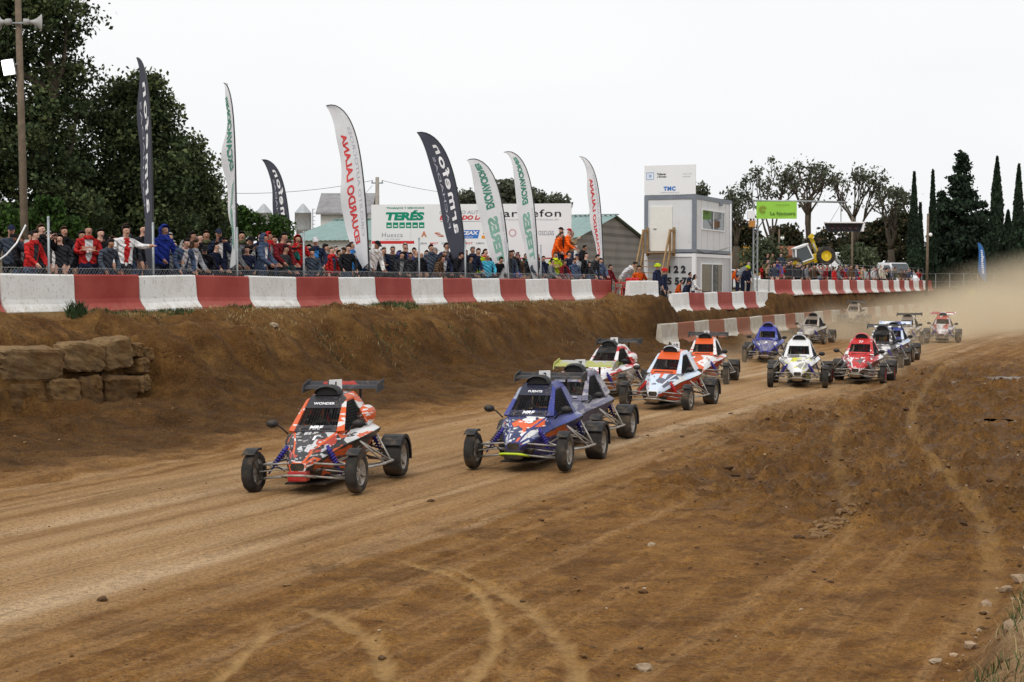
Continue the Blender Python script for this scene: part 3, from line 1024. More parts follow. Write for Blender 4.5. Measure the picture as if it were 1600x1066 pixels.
# ================================================================== feather flags
fl_black = mat('flag_pole_black', (0.03, 0.03, 0.035), 0.4)
def cloth(name, c):
    t = NT(name)
    nz = t.noise(t.coords('Object'), 1.6, 4)
    t.col(t.ramp(nz, [(0.3, tuple(k * 0.85 for k in c)), (0.7, c)]))
    t.bump(t.noise(t.coords('Object', scale=(5, 5, 0.6)), 2.0, 3), 0.35, 0.05)
    t.b.inputs['Transmission Weight'].default_value = 0.0
    m = t.set(0.75, 0, 0.15)
    tr = t.n('BsdfTranslucent')
    tr.inputs[0].default_value = tuple(c) + (1,)
    mx = t.n('MixShader')
    mx.inputs[0].default_value = 0.35
    t.l(t.b.outputs[0], mx.inputs[1]); t.l(tr.outputs[0], mx.inputs[2])
    t.l(mx.outputs[0], t.out.inputs[0])
    return m
cl_dark = cloth('flag_cloth_slate', (0.085, 0.088, 0.115))
cl_white = cloth('flag_cloth_white', (0.86, 0.87, 0.89))
cl_blue = cloth('flag_cloth_blue', (0.06, 0.20, 0.50))
ink_green = mat('ink_green', (0.06, 0.24, 0.17), 0.7)
ink_green2 = mat('ink_green_pale', (0.22, 0.42, 0.34), 0.7)
ink_red = mat('ink_red', (0.62, 0.05, 0.05), 0.7)
ink_grey = mat('ink_grey', (0.30, 0.31, 0.34), 0.7)
ink_white = mat('ink_white', (0.82, 0.82, 0.84), 0.7)
ink_lilac = mat('ink_lilac_grey', (0.45, 0.45, 0.52), 0.7)

def feather_flag(label, base, H, lean, hook, W, s0, yaw, clothm, texts, amp=0.05, seed=0, flip=1.0, name='feather_flag'):
    """base: foot of the pole; H its height; lean / hook: how far the top bends to the cloth side"""
    ca, sa = math.cos(yaw), math.sin(yaw)
    root = thing(name, label, 'flag', base, 0, 'feather flags')
    NP = 60
    cx_, cz_, PT = 0.0, 0.0, [(0.0, 0.0)]
    for i in range(NP):
        q = (i + 0.5) / NP
        ph = lean / H * (0.3 + 1.9 * q * q) + R(105) * hook * q ** 9
        cx_ += math.sin(ph) / NP
        cz_ += math.cos(ph) / NP
        PT.append((cx_, cz_))
    kz = H / max(p[1] for p in PT)
    def pole(s):
        f = min(max(s, 0.0), 1.0) * NP
        i = min(int(f), NP - 1)
        f -= i
        return (PT[i][0] * (1 - f) + PT[i + 1][0] * f) * kz, (PT[i][1] * (1 - f) + PT[i + 1][1] * f) * kz
    def wd(s):
        q = max(0.0, (s - s0) / (1 - s0))
        return W * (0.30 + 0.70 * math.sin(min(1, q / 0.45) * math.pi / 2)) * max(0.0, 1 - q ** 5) ** 0.9
    def pt(s, w, off=0.0):
        x, z = pole(s)
        d = wd(s) * w
        q = (s - s0) / (1 - s0)
        y = amp * w * math.sin(9 * q + 3.2 * w + seed) + 0.5 * amp * w * math.sin(21 * q + seed * 2)
        x2 = x + d * (1 - 0.12 * math.sin(7 * q + seed))
        z2 = z - d * 0.32 - (0.10 * w * (1 - q))
        yy_ = y - off
        return Vector((-(x2 * ca) * flip + yy_ * sa, x2 * sa * flip + yy_ * ca, z2))
    mb = MB()
    pp = []
    for i in range(41):
        s = i / 40
        x, z = pole(s)
        pp.append((-x * ca * flip, x * sa * flip, z))
    mb.tube(pp, [0.030 - 0.016 * i / 40 for i in range(41)], 8)
    mb.build('pole', fl_black, root)
    ns, nw = 44, 8
    vs = [pt(s0 + (1 - s0) * i / ns, j / nw) for i in range(ns + 1) for j in range(nw + 1)]
    fs = [(i * (nw + 1) + j, i * (nw + 1) + j + 1, (i + 1) * (nw + 1) + j + 1, (i + 1) * (nw + 1) + j) for i in range(ns) for j in range(nw)]
    mb = MB()
    mb.add(vs, fs, 0, True)
    mb.build('cloth', clothm, root, fix=False)
    for (s, a, b, wt, wb, m, kw) in texts:
        tv, tf, tw, th = text_data(s, **kw)
        mb = MB()
        mb.add([pt(a + (b - a) * x / tw, wb + (wt - wb) * y / th, 0.012) for x, y in tv], tf)
        mb.build('lettering', m, root, fix=False)
    return root
B_ = dict(bold=0.03)
def foot(px, v, z=2.05):
    return UV(u_at(px, v), v, z)
arm = lambda a=0.38, b=0.86: [('armefon', a, b, 0.14, 0.50, ink_white, dict(bold=0.025, spacing=1.15)), ('FACHADAS', a + .04, b - .06, 0.64, 0.76, ink_lilac, {})]
ter = lambda: [('TERES', 0.26, 0.55, 0.28, 0.72, ink_green2, dict(bold=0.05)), ('EXCAVACIONES', 0.60, 0.90, 0.30, 0.66, ink_green, dict(bold=0.05)), ('TRABAJOS Y SERVICIOS', 0.28, 0.56, 0.08, 0.17, ink_lilac, {})]
lal = lambda: [('EDUARDO LALANA', 0.30, 0.80, 0.42, 0.72, ink_red, dict(bold=0.035)), ('CIRCUITO AUTOCROSS', 0.32, 0.82, 0.14, 0.28, ink_lilac, {})]
feather_flag('tall slate grey flag with white letters in front of the dark oaks', foot(241, -0.5), 6.05, 0.30, 0.75, 0.80, 0.16, R(58), cl_dark, arm(), 0.05, 1)
feather_flag('narrow white flag with green letters nearest the dark oaks', foot(371, -0.5), 5.85, 0.25, 0.75, 0.75, 0.19, R(62), cl_white, ter(), 0.10, 2.3)
feather_flag('small distant slate flag standing farther back behind the crowd', AT(459, 455, 74) * 1.0, 6.1, 0.85, 0.8, 0.75, 0.22, R(18), cl_dark, arm(), 0.05, 3)
feather_flag('large white flag with red letters left of the billboard', foot(579, -0.5), 6.0, 0.75, 0.85, 0.85, 0.19, R(28), cl_white, lal(), 0.07, 4)
feather_flag('big leaning slate flag in front of the billboard', foot(732, -0.5), 5.75, 1.1, 0.75, 0.72, 0.18, R(8), cl_dark, arm(), 0.05, 5)
feather_flag('broad white flag with pale green letters at the billboard middle', foot(799, -0.5), 5.1, 0.9, 0.95, 0.85, 0.12, R(5), cl_white, ter(), 0.03, 6)
feather_flag('tall white green-lettered flag before the right end of the billboard', foot(843, -0.5), 5.6, 0.7, 0.9, 0.65, 0.13, R(25), cl_white, ter(), 0.04, 7)
feather_flag('slim white flag with red letters in front of the stone shed', foot(944, -0.5), 5.95, 0.6, 0.75, 0.55, 0.24, R(40), cl_white, lal(), 0.06, 8)
feather_flag('blue flag with white letters standing beyond the dust', AT(1542, 448, 133), 3.7, 0.4, 0.6, 0.6, 0.12, R(20), cl_blue, [('armefon', 0.3, 0.8, 0.2, 0.6, ink_white, B_)], 0.05, 9)

# ================================================================== billboard
white_panel = mat('billboard_white', (0.80, 0.81, 0.82), 0.55, var=0.03, scale=0.6)
steel_dk = mat('steel_dark', (0.10, 0.10, 0.11), 0.5, 0.5)
BY = 70.0
bA, bB = AT(580, 320, BY + 1.2), AT(893, 316, BY)
bex = Vector((bB.x - bA.x, bB.y - bA.y, 0))
bW = bex.length
bex.normalize()
bey = Vector((0, 0, 1))
bnr = Vector((bex.y, -bex.x, 0))
sB = F_PX / (BY + 0.6)
bTop, bH = bA.z, 2.35
bb = thing('billboard', 'long white sponsor billboard standing behind the crowd', 'billboard', Vector((bA.x, bA.y, 2.0)))
def bp(px, py):   # a point on the panel face
    x = (px - 580) / 313 * bW
    return Vector((0, 0, bTop - 2.0)) + bex * x - bey * ((py - 318) / sB)
npan = 5
for i in range(npan):
    mb = MB()
    c = bex * (bW * (i + .5) / npan) + Vector((0, 0, bTop - 2.0 - bH / 2)) - bnr * 0.03
    mb.box(c, (bW / npan - 0.006, 0.06, bH), rot=Matrix.Rotation(math.atan2(bex.y, bex.x), 3, 'Z'))
    mb.build('panel', white_panel, bb)
for i in range(6):
    mb = MB()
    p = bex * (bW * (i + 0.1) / 5.2) - bnr * 0.12
    mb.bar(p, p + Vector((0, 0, bTop - 2.1)), 0.09)
    mb.build('post', steel_dk, bb)
def bt(s, px0, px1, py0, py1, m, name='lettering', **kw):
    mb = MB()
    a, b = bp(px0, py1), bp(px1, py0)
    lettering(mb, s, (a + b) / 2 + bnr * 0.008, bex, bey, (b - a).dot(bex), (b - a).z, **kw)
    mb.build(name, m, bb, fix=False)
def brect(px0, px1, py0, py1, m, name='printed_band', off=0.004, sk=0):
    mb = MB()
    o = bnr * off
    mb.quad(bp(px0, py1) + o, bp(px1 - sk, py1) + o, bp(px1, py0) + o, bp(px0 + sk, py0) + o)
    mb.build(name, m, bb, fix=False)
ink_teal = mat('ink_sign_green', (0.0, 0.26, 0.15), 0.6)
ink_black = mat('ink_black', (0.02, 0.02, 0.025), 0.6)
ink_blue = mat('ink_blue', (0.04, 0.18, 0.55), 0.6)
ink_sred = mat('ink_sign_red', (0.60, 0.03, 0.03), 0.6)
bt('TRABAJOS Y SERVICIOS', 604, 664, 322, 326, ink_teal, bold=0.02)
bt('TERÉS', 603, 664, 327, 343, ink_teal, bold=0.06, shear=0.15)
for i in range(6):
    brect(604 + i * 10.3, 612.6 + i * 10.3, 346, 355, ink_teal, 'pictogram')
    brect(605.6 + i * 10.3, 611 + i * 10.3, 350.5, 352.5, white_panel, 'pictogram_detail', 0.009)
bt('Huesca', 597, 630, 362, 369, ink_grey, spacing=1.1)
bt('LA MAGIA', 602, 626, 371, 373.5, ink_lilac)
brect(581, 648, 375, 379.5, ink_sred)
bt('CIRCUITO AUTOCROSS', 688, 784, 328, 333.5, ink_grey, shear=0.2)
bt('EDUARDO LALANA', 688, 784, 335.5, 342.5, ink_sred, bold=0.05, shear=0.25)
brect(689, 784, 344.5, 345.3, ink_grey)
bt('armefon', 788, 877, 327, 338.5, ink_black, bold=0.01, spacing=1.1)
bt('FACHADAS INTEGRALES', 792, 874, 341.5, 344, ink_lilac)
brect(719, 751, 358.5, 371.5, ink_blue, 'logo_panel', sk=3)
bt('CEAX', 722, 749, 360, 366, ink_white, bold=0.04, shear=0.2)
bt('GRUPO', 728, 740, 368, 370.5, ink_white)
brect(754, 770, 367, 372, mat('ink_orange', (0.75, 0.30, 0.03), 0.6), 'logo')
brect(756, 764, 359.5, 365, ink_black, 'logo', sk=2)
bt('S', 680, 695, 362, 369, mat('ink_rust', (0.50, 0.14, 0.06), 0.6), bold=0.03, shear=-0.6)
bt('A', 659, 668, 360, 369, mat('ink_rust2', (0.55, 0.22, 0.12), 0.6), bold=0.05)
bt('oscuas', 842, 866, 360, 367, ink_grey)
for i, s in enumerate(['SUMISAN', 'MOT', 'LECINENA', 'TECNO', 'MOT', 'SUMISAN', 'MOT', 'LECINENA']):
    bt(s, 655 + i * 18, 668 + i * 18, 377.5, 380.5, ink_sred if s == 'MOT' else ink_grey, bold=0.02)
mb = MB()
mb.lathe([(0.12, 0), (0.17, 0)], 20, M=Matrix.Translation(bp(802, 363) + bnr * 0.008) @ Matrix.Rotation(math.atan2(bex.y, bex.x), 4, 'Z') @ Matrix.Rotation(R(90), 4, 'X'))
mb.build('round_emblem', mat('ink_pink', (0.6, 0.35, 0.38), 0.6), bb, fix=False)

# ================================================================== long shed with green roof
def shed_material():
    t = NT('shed_gable_block')
    v = t.coords('Object')
    bk = t.n('TexBrick')
    bk.inputs['Scale'].default_value = 1.0
    bk.inputs['Brick Width'].default_value = 0.5
    bk.inputs['Row Height'].default_value = 0.22
    bk.inputs['Mortar Size'].default_value = 0.012
    bk.inputs['Color1'].default_value = (0.155, 0.135, 0.115, 1)
    bk.inputs['Color2'].default_value = (0.215, 0.19, 0.165, 1)
    bk.inputs['Mortar'].default_value = (0.26, 0.24, 0.21, 1)
    mp = t.n('Mapping'); mp.inputs['Rotation'].default_value = (R(90), 0, 0)
    t.l(v, mp.inputs[0]); t.l(mp.outputs[0], bk.inputs[0])
    t.col(t.mix(0.5, bk.outputs[0], t.ramp(t.noise(v, 0.8, 5), [(0.3, (0.55, 0.55, 0.55)), (0.7, (1.1, 1.1, 1.1))]), 'MULTIPLY'))
    return t.set(0.9)
shed_pale = mat('shed_pale_render', (0.62, 0.62, 0.60), 0.85, var=0.1, scale=1)
roof_green = mat('roof_sheet_green', (0.20, 0.30, 0.28), 0.5, var=0.12, scale=2)
sx, sy = Vector((-0.92, 0.39, 0)), Vector((0.39, 0.92, 0))
shed = thing('farm_shed', 'long low shed with green ribbed roof and grey stone gable', 'shed', (3.46, 86.5, 2.0), math.atan2(sx.y, sx.x))
SL, SW, SE, SR = 18.0, 12.0, 3.15, 4.5   # local: x along the shed (away to the left), y runs to the camera side negative
rotm = Matrix.Rotation(-math.atan2(sx.y, sx.x), 3, 'Z')
dloc = rotm @ sy
sgn = 1 if dloc.y > 0 else -1
mb = MB(); mb.box((SL / 2, 0.1 * sgn, SE / 2), (SL, 0.2, SE)); mb.build('front_wall', shed_pale, shed)
mb = MB(); mb.box((SL / 2, (SW - 0.1) * sgn, SE / 2), (SL, 0.2, SE)); mb.build('rear_wall', shed_pale, shed)
for x, nm in ((0.0, 'gable_wall'), (SL - 0.25, 'gable_wall')):
    mb = MB()
    mb.prism([(x, 0.2 * sgn, 0), (x, (SW - .2) * sgn, 0), (x, (SW - .2) * sgn, SE), (x, SW / 2 * sgn, SR - 0.05), (x, 0.2 * sgn, SE)], (0, 0, 0), (0.25, 0, 0))
    mb.build(nm, shed_material() if x == 0 else shed_pale, shed)
nsh = 15
for side in (0, 1):
    for i in range(nsh):
        x0, x1 = -0.25 + (SL + 0.5) * i / nsh, -0.25 + (SL + 0.5) * (i + 1) / nsh - 0.01
        ya, yb = (-0.35, SW / 2) if side == 0 else (SW + 0.35, SW / 2)
        za = SE - 0.35 * (SR - SE) / (SW / 2) + 0.03
        vs, fs = [], []
        m = 12
        for k in range(m + 1):
            x = x0 + (x1 - x0) * k / m
            dz = 0.035 if k % 3 == 1 else 0.0
            vs += [(x, ya * sgn, za + dz), (x, yb * sgn, SR + 0.03 + dz)]
        fs = [(2 * k, 2 * k + 2, 2 * k + 3, 2 * k + 1) for k in range(m)]
        mb = MB(); mb.add(vs, fs); mb.build('roof_sheet', roof_green, shed, fix=False)
mb = MB(); mb.bar((-0.3, SW / 2 * sgn, SR + 0.09), (SL + 0.3, SW / 2 * sgn, SR + 0.09), 0.35, 0.06); mb.build('ridge_cap', roof_green, shed)

# grey-roofed house behind the shed
hs = thing('grey_roof_house', 'grey roofed house rising behind the green shed roof', 'house', AT(545, 452, 118))
roof_grey = mat('roof_grey', (0.24, 0.235, 0.24), 0.8, var=0.2, scale=2)
def gable_house(root, L, W, E, Rg, wallm, roofm):
    mb = MB(); mb.box((0, 0, E / 2), (L, W, E)); mb.build('wall', wallm, root)
    for s in (-1, 1):
        mb = MB(); mb.prism([(s * L / 2, -W / 2, E), (s * L / 2, W / 2, E), (s * L / 2, 0, Rg)], (0, 0, 0), (-s * 0.2, 0, 0)); mb.build('gable', wallm, root)
        mb = MB()
        mb.prism([(-L / 2 - .3, s * (W / 2 + .4), E - .15), (L / 2 + .3, s * (W / 2 + .4), E - .15), (L / 2 + .3, 0, Rg + .02), (-L / 2 - .3, 0, Rg + .02)], (0, 0, 0), (0, 0, 0.14))
        mb.build('roof', roofm, root)
gable_house(hs, 3.4, 6, 5.5, 6.9, shed_pale, roof_grey)

# silos
silo_m = mat('silo_metal', (0.42, 0.44, 0.45), 0.45, 0.5, var=0.15)
for px, lab in ((413, 'left grey metal feed silo behind the trees'), (474, 'right grey metal feed silo above the green roof')):
    b = AT(px, 440, 150)
    b.z = 2.0
    sl = thing('feed_silo', lab, 'silo', b, 0, 'feed silos')
    zt = AT(px, 318, 150).z - 2.0
    mb = MB(); mb.lathe([(0.75, zt - 2.5), (0.78, zt - 2.3), (0.78, zt - 0.9), (0.80, zt - 0.88)], 18); mb.build('barrel', silo_m, sl)
    mb = MB(); mb.lathe([(0.82, zt - 0.9), (0.15, zt - 0.1), (0.0, zt)], 18); mb.build('conical_lid', silo_m, sl)
    mb = MB(); mb.lathe([(0.75, zt - 2.5), (0.2, zt - 3.8), (0.0, zt - 3.8)], 18); mb.build('hopper', silo_m, sl)
    for k in range(4):
        a = R(45 + 90 * k)
        mb = MB(); mb.bar((0.76 * math.cos(a), 0.76 * math.sin(a), 0), (0.76 * math.cos(a), 0.76 * math.sin(a), zt - 1.5), 0.09); mb.build('leg', galv, sl)
    mb = MB()
    for k in range(8):
        z = zt - 3.0 + k * 0.35
        mb.tube([(0.9, -0.2, z), (1.15, 0.0, z + 0.02), (0.9, 0.2, z)], 0.02, 5)
    mb.tube([(0.9, -0.2, 0), (0.9, -0.2, zt - 0.5)], 0.025, 5); mb.tube([(0.9, 0.2, 0), (0.9, 0.2, zt - 0.5)], 0.025, 5)
    mb.build('ladder', galv, sl)

# utility pole and wires
conc = mat('pole_concrete', (0.30, 0.27, 0.23), 0.9, var=0.2)
woodp = mat('pole_wood', (0.150, 0.112, 0.078), 0.85, var=0.25, scale=6)
ub = AT(590, 460, 96); ub.z = 2.0
ut = AT(590, 277, 96).z
upole = thing('utility_pole', 'concrete utility pole rising behind the billboard left end', 'pole', ub)
mb = MB(); mb.tube([(0, 0, 0), (0, 0, ut - 2.0)], [0.17, 0.11], 8); mb.build('shaft', conc, upole)
mb = MB(); mb.bar((-0.35, 0, ut - 2.35), (0.35, 0, ut - 2.35), 0.08); mb.build('crossarm', galv, upole)
for s in (-0.3, 0.3):
    mb = MB(); mb.lathe([(0.02, 0), (0.05, 0.03), (0.03, 0.08), (0.05, 0.12), (0, 0.15)], 8, M=Matrix.Translation((s, 0, ut - 2.31))); mb.build('insulator', mat('insulator', (0.4, 0.42, 0.4), 0.3), upole)
def wire(a, b, sag, label, r=0.013):
    mb = MB()
    pts = []
    for i in range(17):
        f = i / 16
        p = Vector(a).lerp(Vector(b), f)
        p.z -= sag * 4 * f * (1 - f)
        pts.append(p)
    mb.tube(pts, r, 4)
    mb.build('overhead_wire', mat('cable_black', (0.08, 0.08, 0.085), 0.6), label=label, cat='wire')
wt = Vector((ub.x, ub.y, ut - 0.2))
wire(wt + Vector((-.3, 0, 0)), AT(330, 301, 92), 0.3, 'overhead wire running left from the utility pole to the oaks')
wire(wt + Vector((.3, 0, 0)), AT(760, 306, 118), 0.2, 'overhead wire running right from the utility pole behind the flags')
wire(wt + Vector((-.3, 0, -.3)), AT(520, 347, 117), 0.2, 'overhead wire dropping to the grey roofed house')

# ================================================================== floodlight pole at the left
lb = AT(41, 440, 46); lb.z = 2.05
lt = AT(27, -40, 46)
lp = thing('floodlight_pole', 'tall wooden pole with horn loudspeakers and lit floodlight at far left', 'lamp post', lb)
dirl = Vector((lt.x - lb.x, 0, lt.z - lb.z))
mb = MB(); mb.tube([(0, 0, 0), dirl], [0.12, 0.085], 10); mb.build('shaft', woodp, lp)
horn_m = mat('horn_grey', (0.36, 0.35, 0.34), 0.5, var=0.1)
hz = AT(30, 37, 46) - lb
mb = MB(); mb.bar(hz + Vector((-.55, -.13, 0)), hz + Vector((.55, -.13, 0)), 0.04); mb.build('horn_bracket', galv, lp)
for s in (-1, 1):
    M_ = Matrix.Translation(hz + Vector((s * 0.32, -0.15, 0.02))) @ Matrix.Rotation(R(90 * s), 4, 'Y') @ Matrix.Rotation(R(-22), 4, 'X')
    mb = MB(); mb.lathe([(0.0, -0.16), (0.09, -0.15), (0.09, 0.0), (0.05, 0.02), (0.07, 0.12), (0.13, 0.24), (0.24, 0.34), (0.25, 0.345), (0.23, 0.34), (0.12, 0.22), (0.05, 0.1), (0, 0.1)], 18, M=M_)
    mb.build('loudspeaker_horn', horn_m, lp)
fz = AT(17, 107, 46) - lb + Vector((0, -0.25, 0))
rot = Matrix.Rotation(R(-8), 3, 'Y') @ Matrix.Rotation(R(8), 3, 'X')
mb = MB(); mb.bbox(fz + Vector((0, 0.06, 0)), (0.36, 0.1, 0.46), 0.02, rot=rot); fh = mb.build('floodlight_housing', mat('housing_grey', (0.25, 0.25, 0.26), 0.5), lp)
t = NT('floodlight_glow')
t.col((0.9, 0.9, 0.9)); t.b.inputs['Emission Color'].default_value = (1, 0.97, 0.92, 1); t.b.inputs['Emission Strength'].default_value = 6.0
t.b.inputs['Roughness'].default_value = 0.3
mb = MB(); mb.bbox(fz + Vector((0, -0.005, 0)), (0.31, 0.03, 0.41), 0.008, rot=rot); mb.build('lens', t.m, fh)
mb = MB(); mb.bar(fz + Vector((0.1, 0.1, 0.1)), AT(33, 100, 46) - lb, 0.04); mb.build('lamp_arm', galv, lp)

# eaves of houses among the trees at the left edge
def simple_house(label, px, py, Y, L, W, E, Rg, rz, wallm, roofm, name='house'):
    b = AT(px, py, Y); b.z = 2.0
    r = thing(name, label, 'house', b, rz)
    gable_house(r, L, W, E, Rg, wallm, roofm)
    return r
tile_m = mat('roof_brown', (0.13, 0.085, 0.06), 0.85, var=0.3, scale=4)
simple_house('pale house with low dark roof at the left edge', -75, 440, 58, 5.2, 5, 2.9, 3.5, R(20), mat('house_cream', (0.5, 0.43, 0.32), 0.85), tile_m)
simple_house('small brown roofed house seen through the trees', 42, 440, 85, 4.6, 5, 3.0, 4.0, R(-15), mat('house_brown', (0.2, 0.15, 0.11), 0.85), tile_m)
bn = thing('white_canopy', 'white canopy roof behind the spectators at far left', 'canopy', AT(2, 440, 44) * 1.0)
bn.location.z = 2.1
mb = MB(); mb.prism([(-1.6, -1.2, 1.55), (0.75, -1.2, 1.55), (0.75, 1.2, 1.6), (-1.6, 1.2, 1.6)], (0, 0, 0), (0, 0, 0.22)); mb.build('roof', white_panel, bn)
for x in (-1.5, 0.7):
    for y in (-1.1, 1.1):
        mb = MB(); mb.bar((x, y, 0), (x, y, 1.58), 0.06); mb.build('leg', galv, bn)

# ================================================================== two-storey cabin
CL, CW = 6.3, 2.42
cab_w = mat('cabin_white_sheet', (0.66, 0.67, 0.68), 0.5, var=0.06, scale=0.8, dirt=0.12, dirtc=(0.45, 0.42, 0.38))
cab_w2 = mat('cabin_grey_sheet', (0.52, 0.525, 0.53), 0.55, var=0.08, scale=0.8, dirt=0.15, dirtc=(0.35, 0.31, 0.26))
cab_f = mat('cabin_frame_grey', (0.19, 0.215, 0.25), 0.5, var=0.1)
t = NT('window_glass')
t.col((0.05, 0.06, 0.065)); t.set(0.06, 0, 0.6)
glass_m = t.m
cc = Vector((8.35, 73.0, 1.45))
tower = thing('race_control_cabin', 'two stacked white site cabins with a sign on the roof', 'cabin', cc, TRK)
# local: x along the track, y to the left of it; the face with the door is x = 0, the window side is y = 0
def cbox(name, c, d, m, par=tower, b=0.0):
    mb = MB()
    if b: mb.bbox(c, d, b)
    else: mb.box(c, d)
    return mb.build(name, m, par)
for lv, (z0, z1, wm) in enumerate(((0.0, 2.58, cab_w2), (2.62, 5.22, cab_w))):
    fm = cab_w2 if lv == 0 else cab_f
    cbox('wall_panel', (CL / 2, 0.05, (z0 + z1) / 2), (CL - 0.1, 0.06, z1 - z0 - 0.2), wm)
    cbox('wall_panel', (CL / 2, CW - 0.05, (z0 + z1) / 2), (CL - 0.1, 0.06, z1 - z0 - 0.2), wm)
    cbox('wall_panel', (0.05, CW / 2, (z0 + z1) / 2), (0.06, CW - 0.1, z1 - z0 - 0.2), wm)
    cbox('wall_panel', (CL - 0.05, CW / 2, (z0 + z1) / 2), (0.06, CW - 0.1, z1 - z0 - 0.2), wm)
    for x in (0.07, CL - 0.07):
        for y in (0.07, CW - 0.07):
            cbox('corner_post', (x, y, (z0 + z1) / 2), (0.18, 0.18, z1 - z0), white_panel if lv == 0 else cab_f)
    for z in (z0 + 0.08, z1 - 0.08):
        for y in (0.06, CW - 0.06):
            cbox('frame_rail', (CL / 2, y, z), (CL - 0.2, 0.15, 0.15), fm if not (lv == 0 and z > 1) else white_panel)
        for x in (0.06, CL - 0.06):
            cbox('frame_rail', (x, CW / 2, z), (0.15, CW - 0.2, 0.15), fm if not (lv == 0 and z > 1) else white_panel)
    for k in range(1, 6):
        for y, dy in ((0.0185, 0), (CW - 0.0185, 0)):
            cbox('panel_joint', (CL * k / 6, y, (z0 + z1) / 2), (0.035, 0.012, z1 - z0 - 0.34), cab_w2 if lv else cab_w)
    for k in range(1, 3):
        if lv == 1 and k == 2: continue
        cbox('panel_joint', (0.0185, CW * (0.33 if k == 1 else 0.66), (z0 + z1) / 2), (0.012, 0.03, z1 - z0 - 0.34), cab_w)
MB().tube([(CL - 0.3, -0.03, 5.1), (CL - 0.3, -0.05, 2.9), (CL - 0.25, -0.05, 0.1)], 0.035, 8).build('downpipe', white_panel, tower)
MB().tube([(0.2, -0.03, 2.72), (1.6, -0.035, 2.60), (3.4, -0.035, 2.72), (5.6, -0.035, 2.95)], 0.012, 5).build('cable', mat('cable_black', (0.08, 0.08, 0.085), 0.6), tower)
MB().bbox((4.2, -0.04, 5.0), (0.25, 0.12, 0.14), 0.02).build('wall_lamp', cab_f, tower)
cbox('floor_deck', (CL / 2, CW / 2, 2.6), (CL - 0.3, CW - 0.3, 0.06), cab_f)
cbox('roof', (CL / 2, CW / 2, 5.24), (CL + 0.02, CW + 0.02, 0.05), cab_f)
def window(x0, x1, z0, z1, name='window'):
    w = cbox(name, ((x0 + x1) / 2, 0.012, (z0 + z1) / 2), (x1 - x0, 0.03, z1 - z0), glass_m)
    for (c, d) in ((((x0 + x1) / 2, 0.0, z0 - .03), (x1 - x0 + .12, 0.06, 0.06)), (((x0 + x1) / 2, 0.0, z1 + .03), (x1 - x0 + .12, 0.06, 0.06)), ((x0 - .03, 0.0, (z0 + z1) / 2), (0.06, 0.06, z1 - z0)), ((x1 + .03, 0.0, (z0 + z1) / 2), (0.06, 0.06, z1 - z0)), (((x0 + x1) / 2, -0.005, (z0 + z1) / 2), (0.05, 0.05, z1 - z0))):
        cbox('frame', c, d, white_panel, w)
    return w
window(1.1, 4.9, 3.75, 4.6)
window(1.0, 4.6, 0.75, 2.1)
# door and stair on the end face
mb = MB(); mb.bbox((-0.01, 1.62, 3.72), (0.05, 1.05, 2.05), 0.01)
door = mb.build('door', mat('door_cream', (0.74, 0.73, 0.68), 0.5, var=0.03), tower)
mb = MB(); mb.bar((-0.05, 1.98, 3.72), (-0.05, 1.84, 3.72), 0.03, 0.05); mb.build('handle', galv, door)
timber = mat('timber', (0.29, 0.185, 0.09), 0.8, var=0.25, scale=5)
stair = tower
ytop, zt = 2.72, 2.66
for y in (0.98, 2.25):
    mb = MB(); mb.bar((-0.75, y, zt - 0.1), (-2.3, y - 0.1, 0.15), 0.07, 0.2); mb.build('stair_stringer', timber, stair)
    mb = MB(); mb.bar((-0.72, y, zt - 0.1), (-0.72, y, zt + 1.0), 0.1); mb.build('stair_post', timber, stair)
    mb = MB(); mb.bar((-0.10, y, zt - 0.2), (-0.10, y, zt + 1.12), 0.1); mb.build('stair_post', timber, stair)
    mb = MB(); mb.bar((-0.1, y, zt + 0.95), (-0.72, y, zt + 0.95), 0.05, 0.11); mb.build('hand_rail', timber, stair)
    mb = MB(); mb.bar((-0.72, y, zt + 0.98), (-2.75, y - 0.1, 0.85), 0.06, 0.13); mb.build('hand_rail', timber, stair)
    mb = MB(); mb.bar((-2.68, y - 0.1, 0.0), (-2.68, y - 0.1, 0.95), 0.1); mb.build('stair_post', timber, stair)
mb = MB(); mb.box((-0.42, 1.6, zt - 0.04), (0.75, 1.35, 0.06)); mb.build('landing', timber, stair)
for k in range(8):
    f = (k + 0.6) / 8
    mb = MB(); mb.box((-0.85 - 1.4 * f, 1.58, zt - 0.25 - 2.2 * f), (0.24, 1.18, 0.04)); mb.build('tread', timber, stair)
# numbers on the lower face
def cface(s, y, z, h, m, par, x=-0.012, **kw):
    mb = MB()
    lettering(mb, s, (x, y, z), (0, -1, 0), (0, 0, 1), None, h, **kw)
    return mb.build('lettering', m, par, fix=False)
for s, y, z in (('1', 1.22, 1.86), ('2', 0.90, 1.86), ('2', 0.56, 1.86), ('4', 1.66, 1.32), ('5', 1.22, 1.32), ('5', 0.86, 1.32), ('7', 0.5, 1.32), ('8', 1.62, 0.70), ('3', 1.2, 0.7)):
    cface(s, y, z, 0.34, ink_black, tower, bold=0.05)
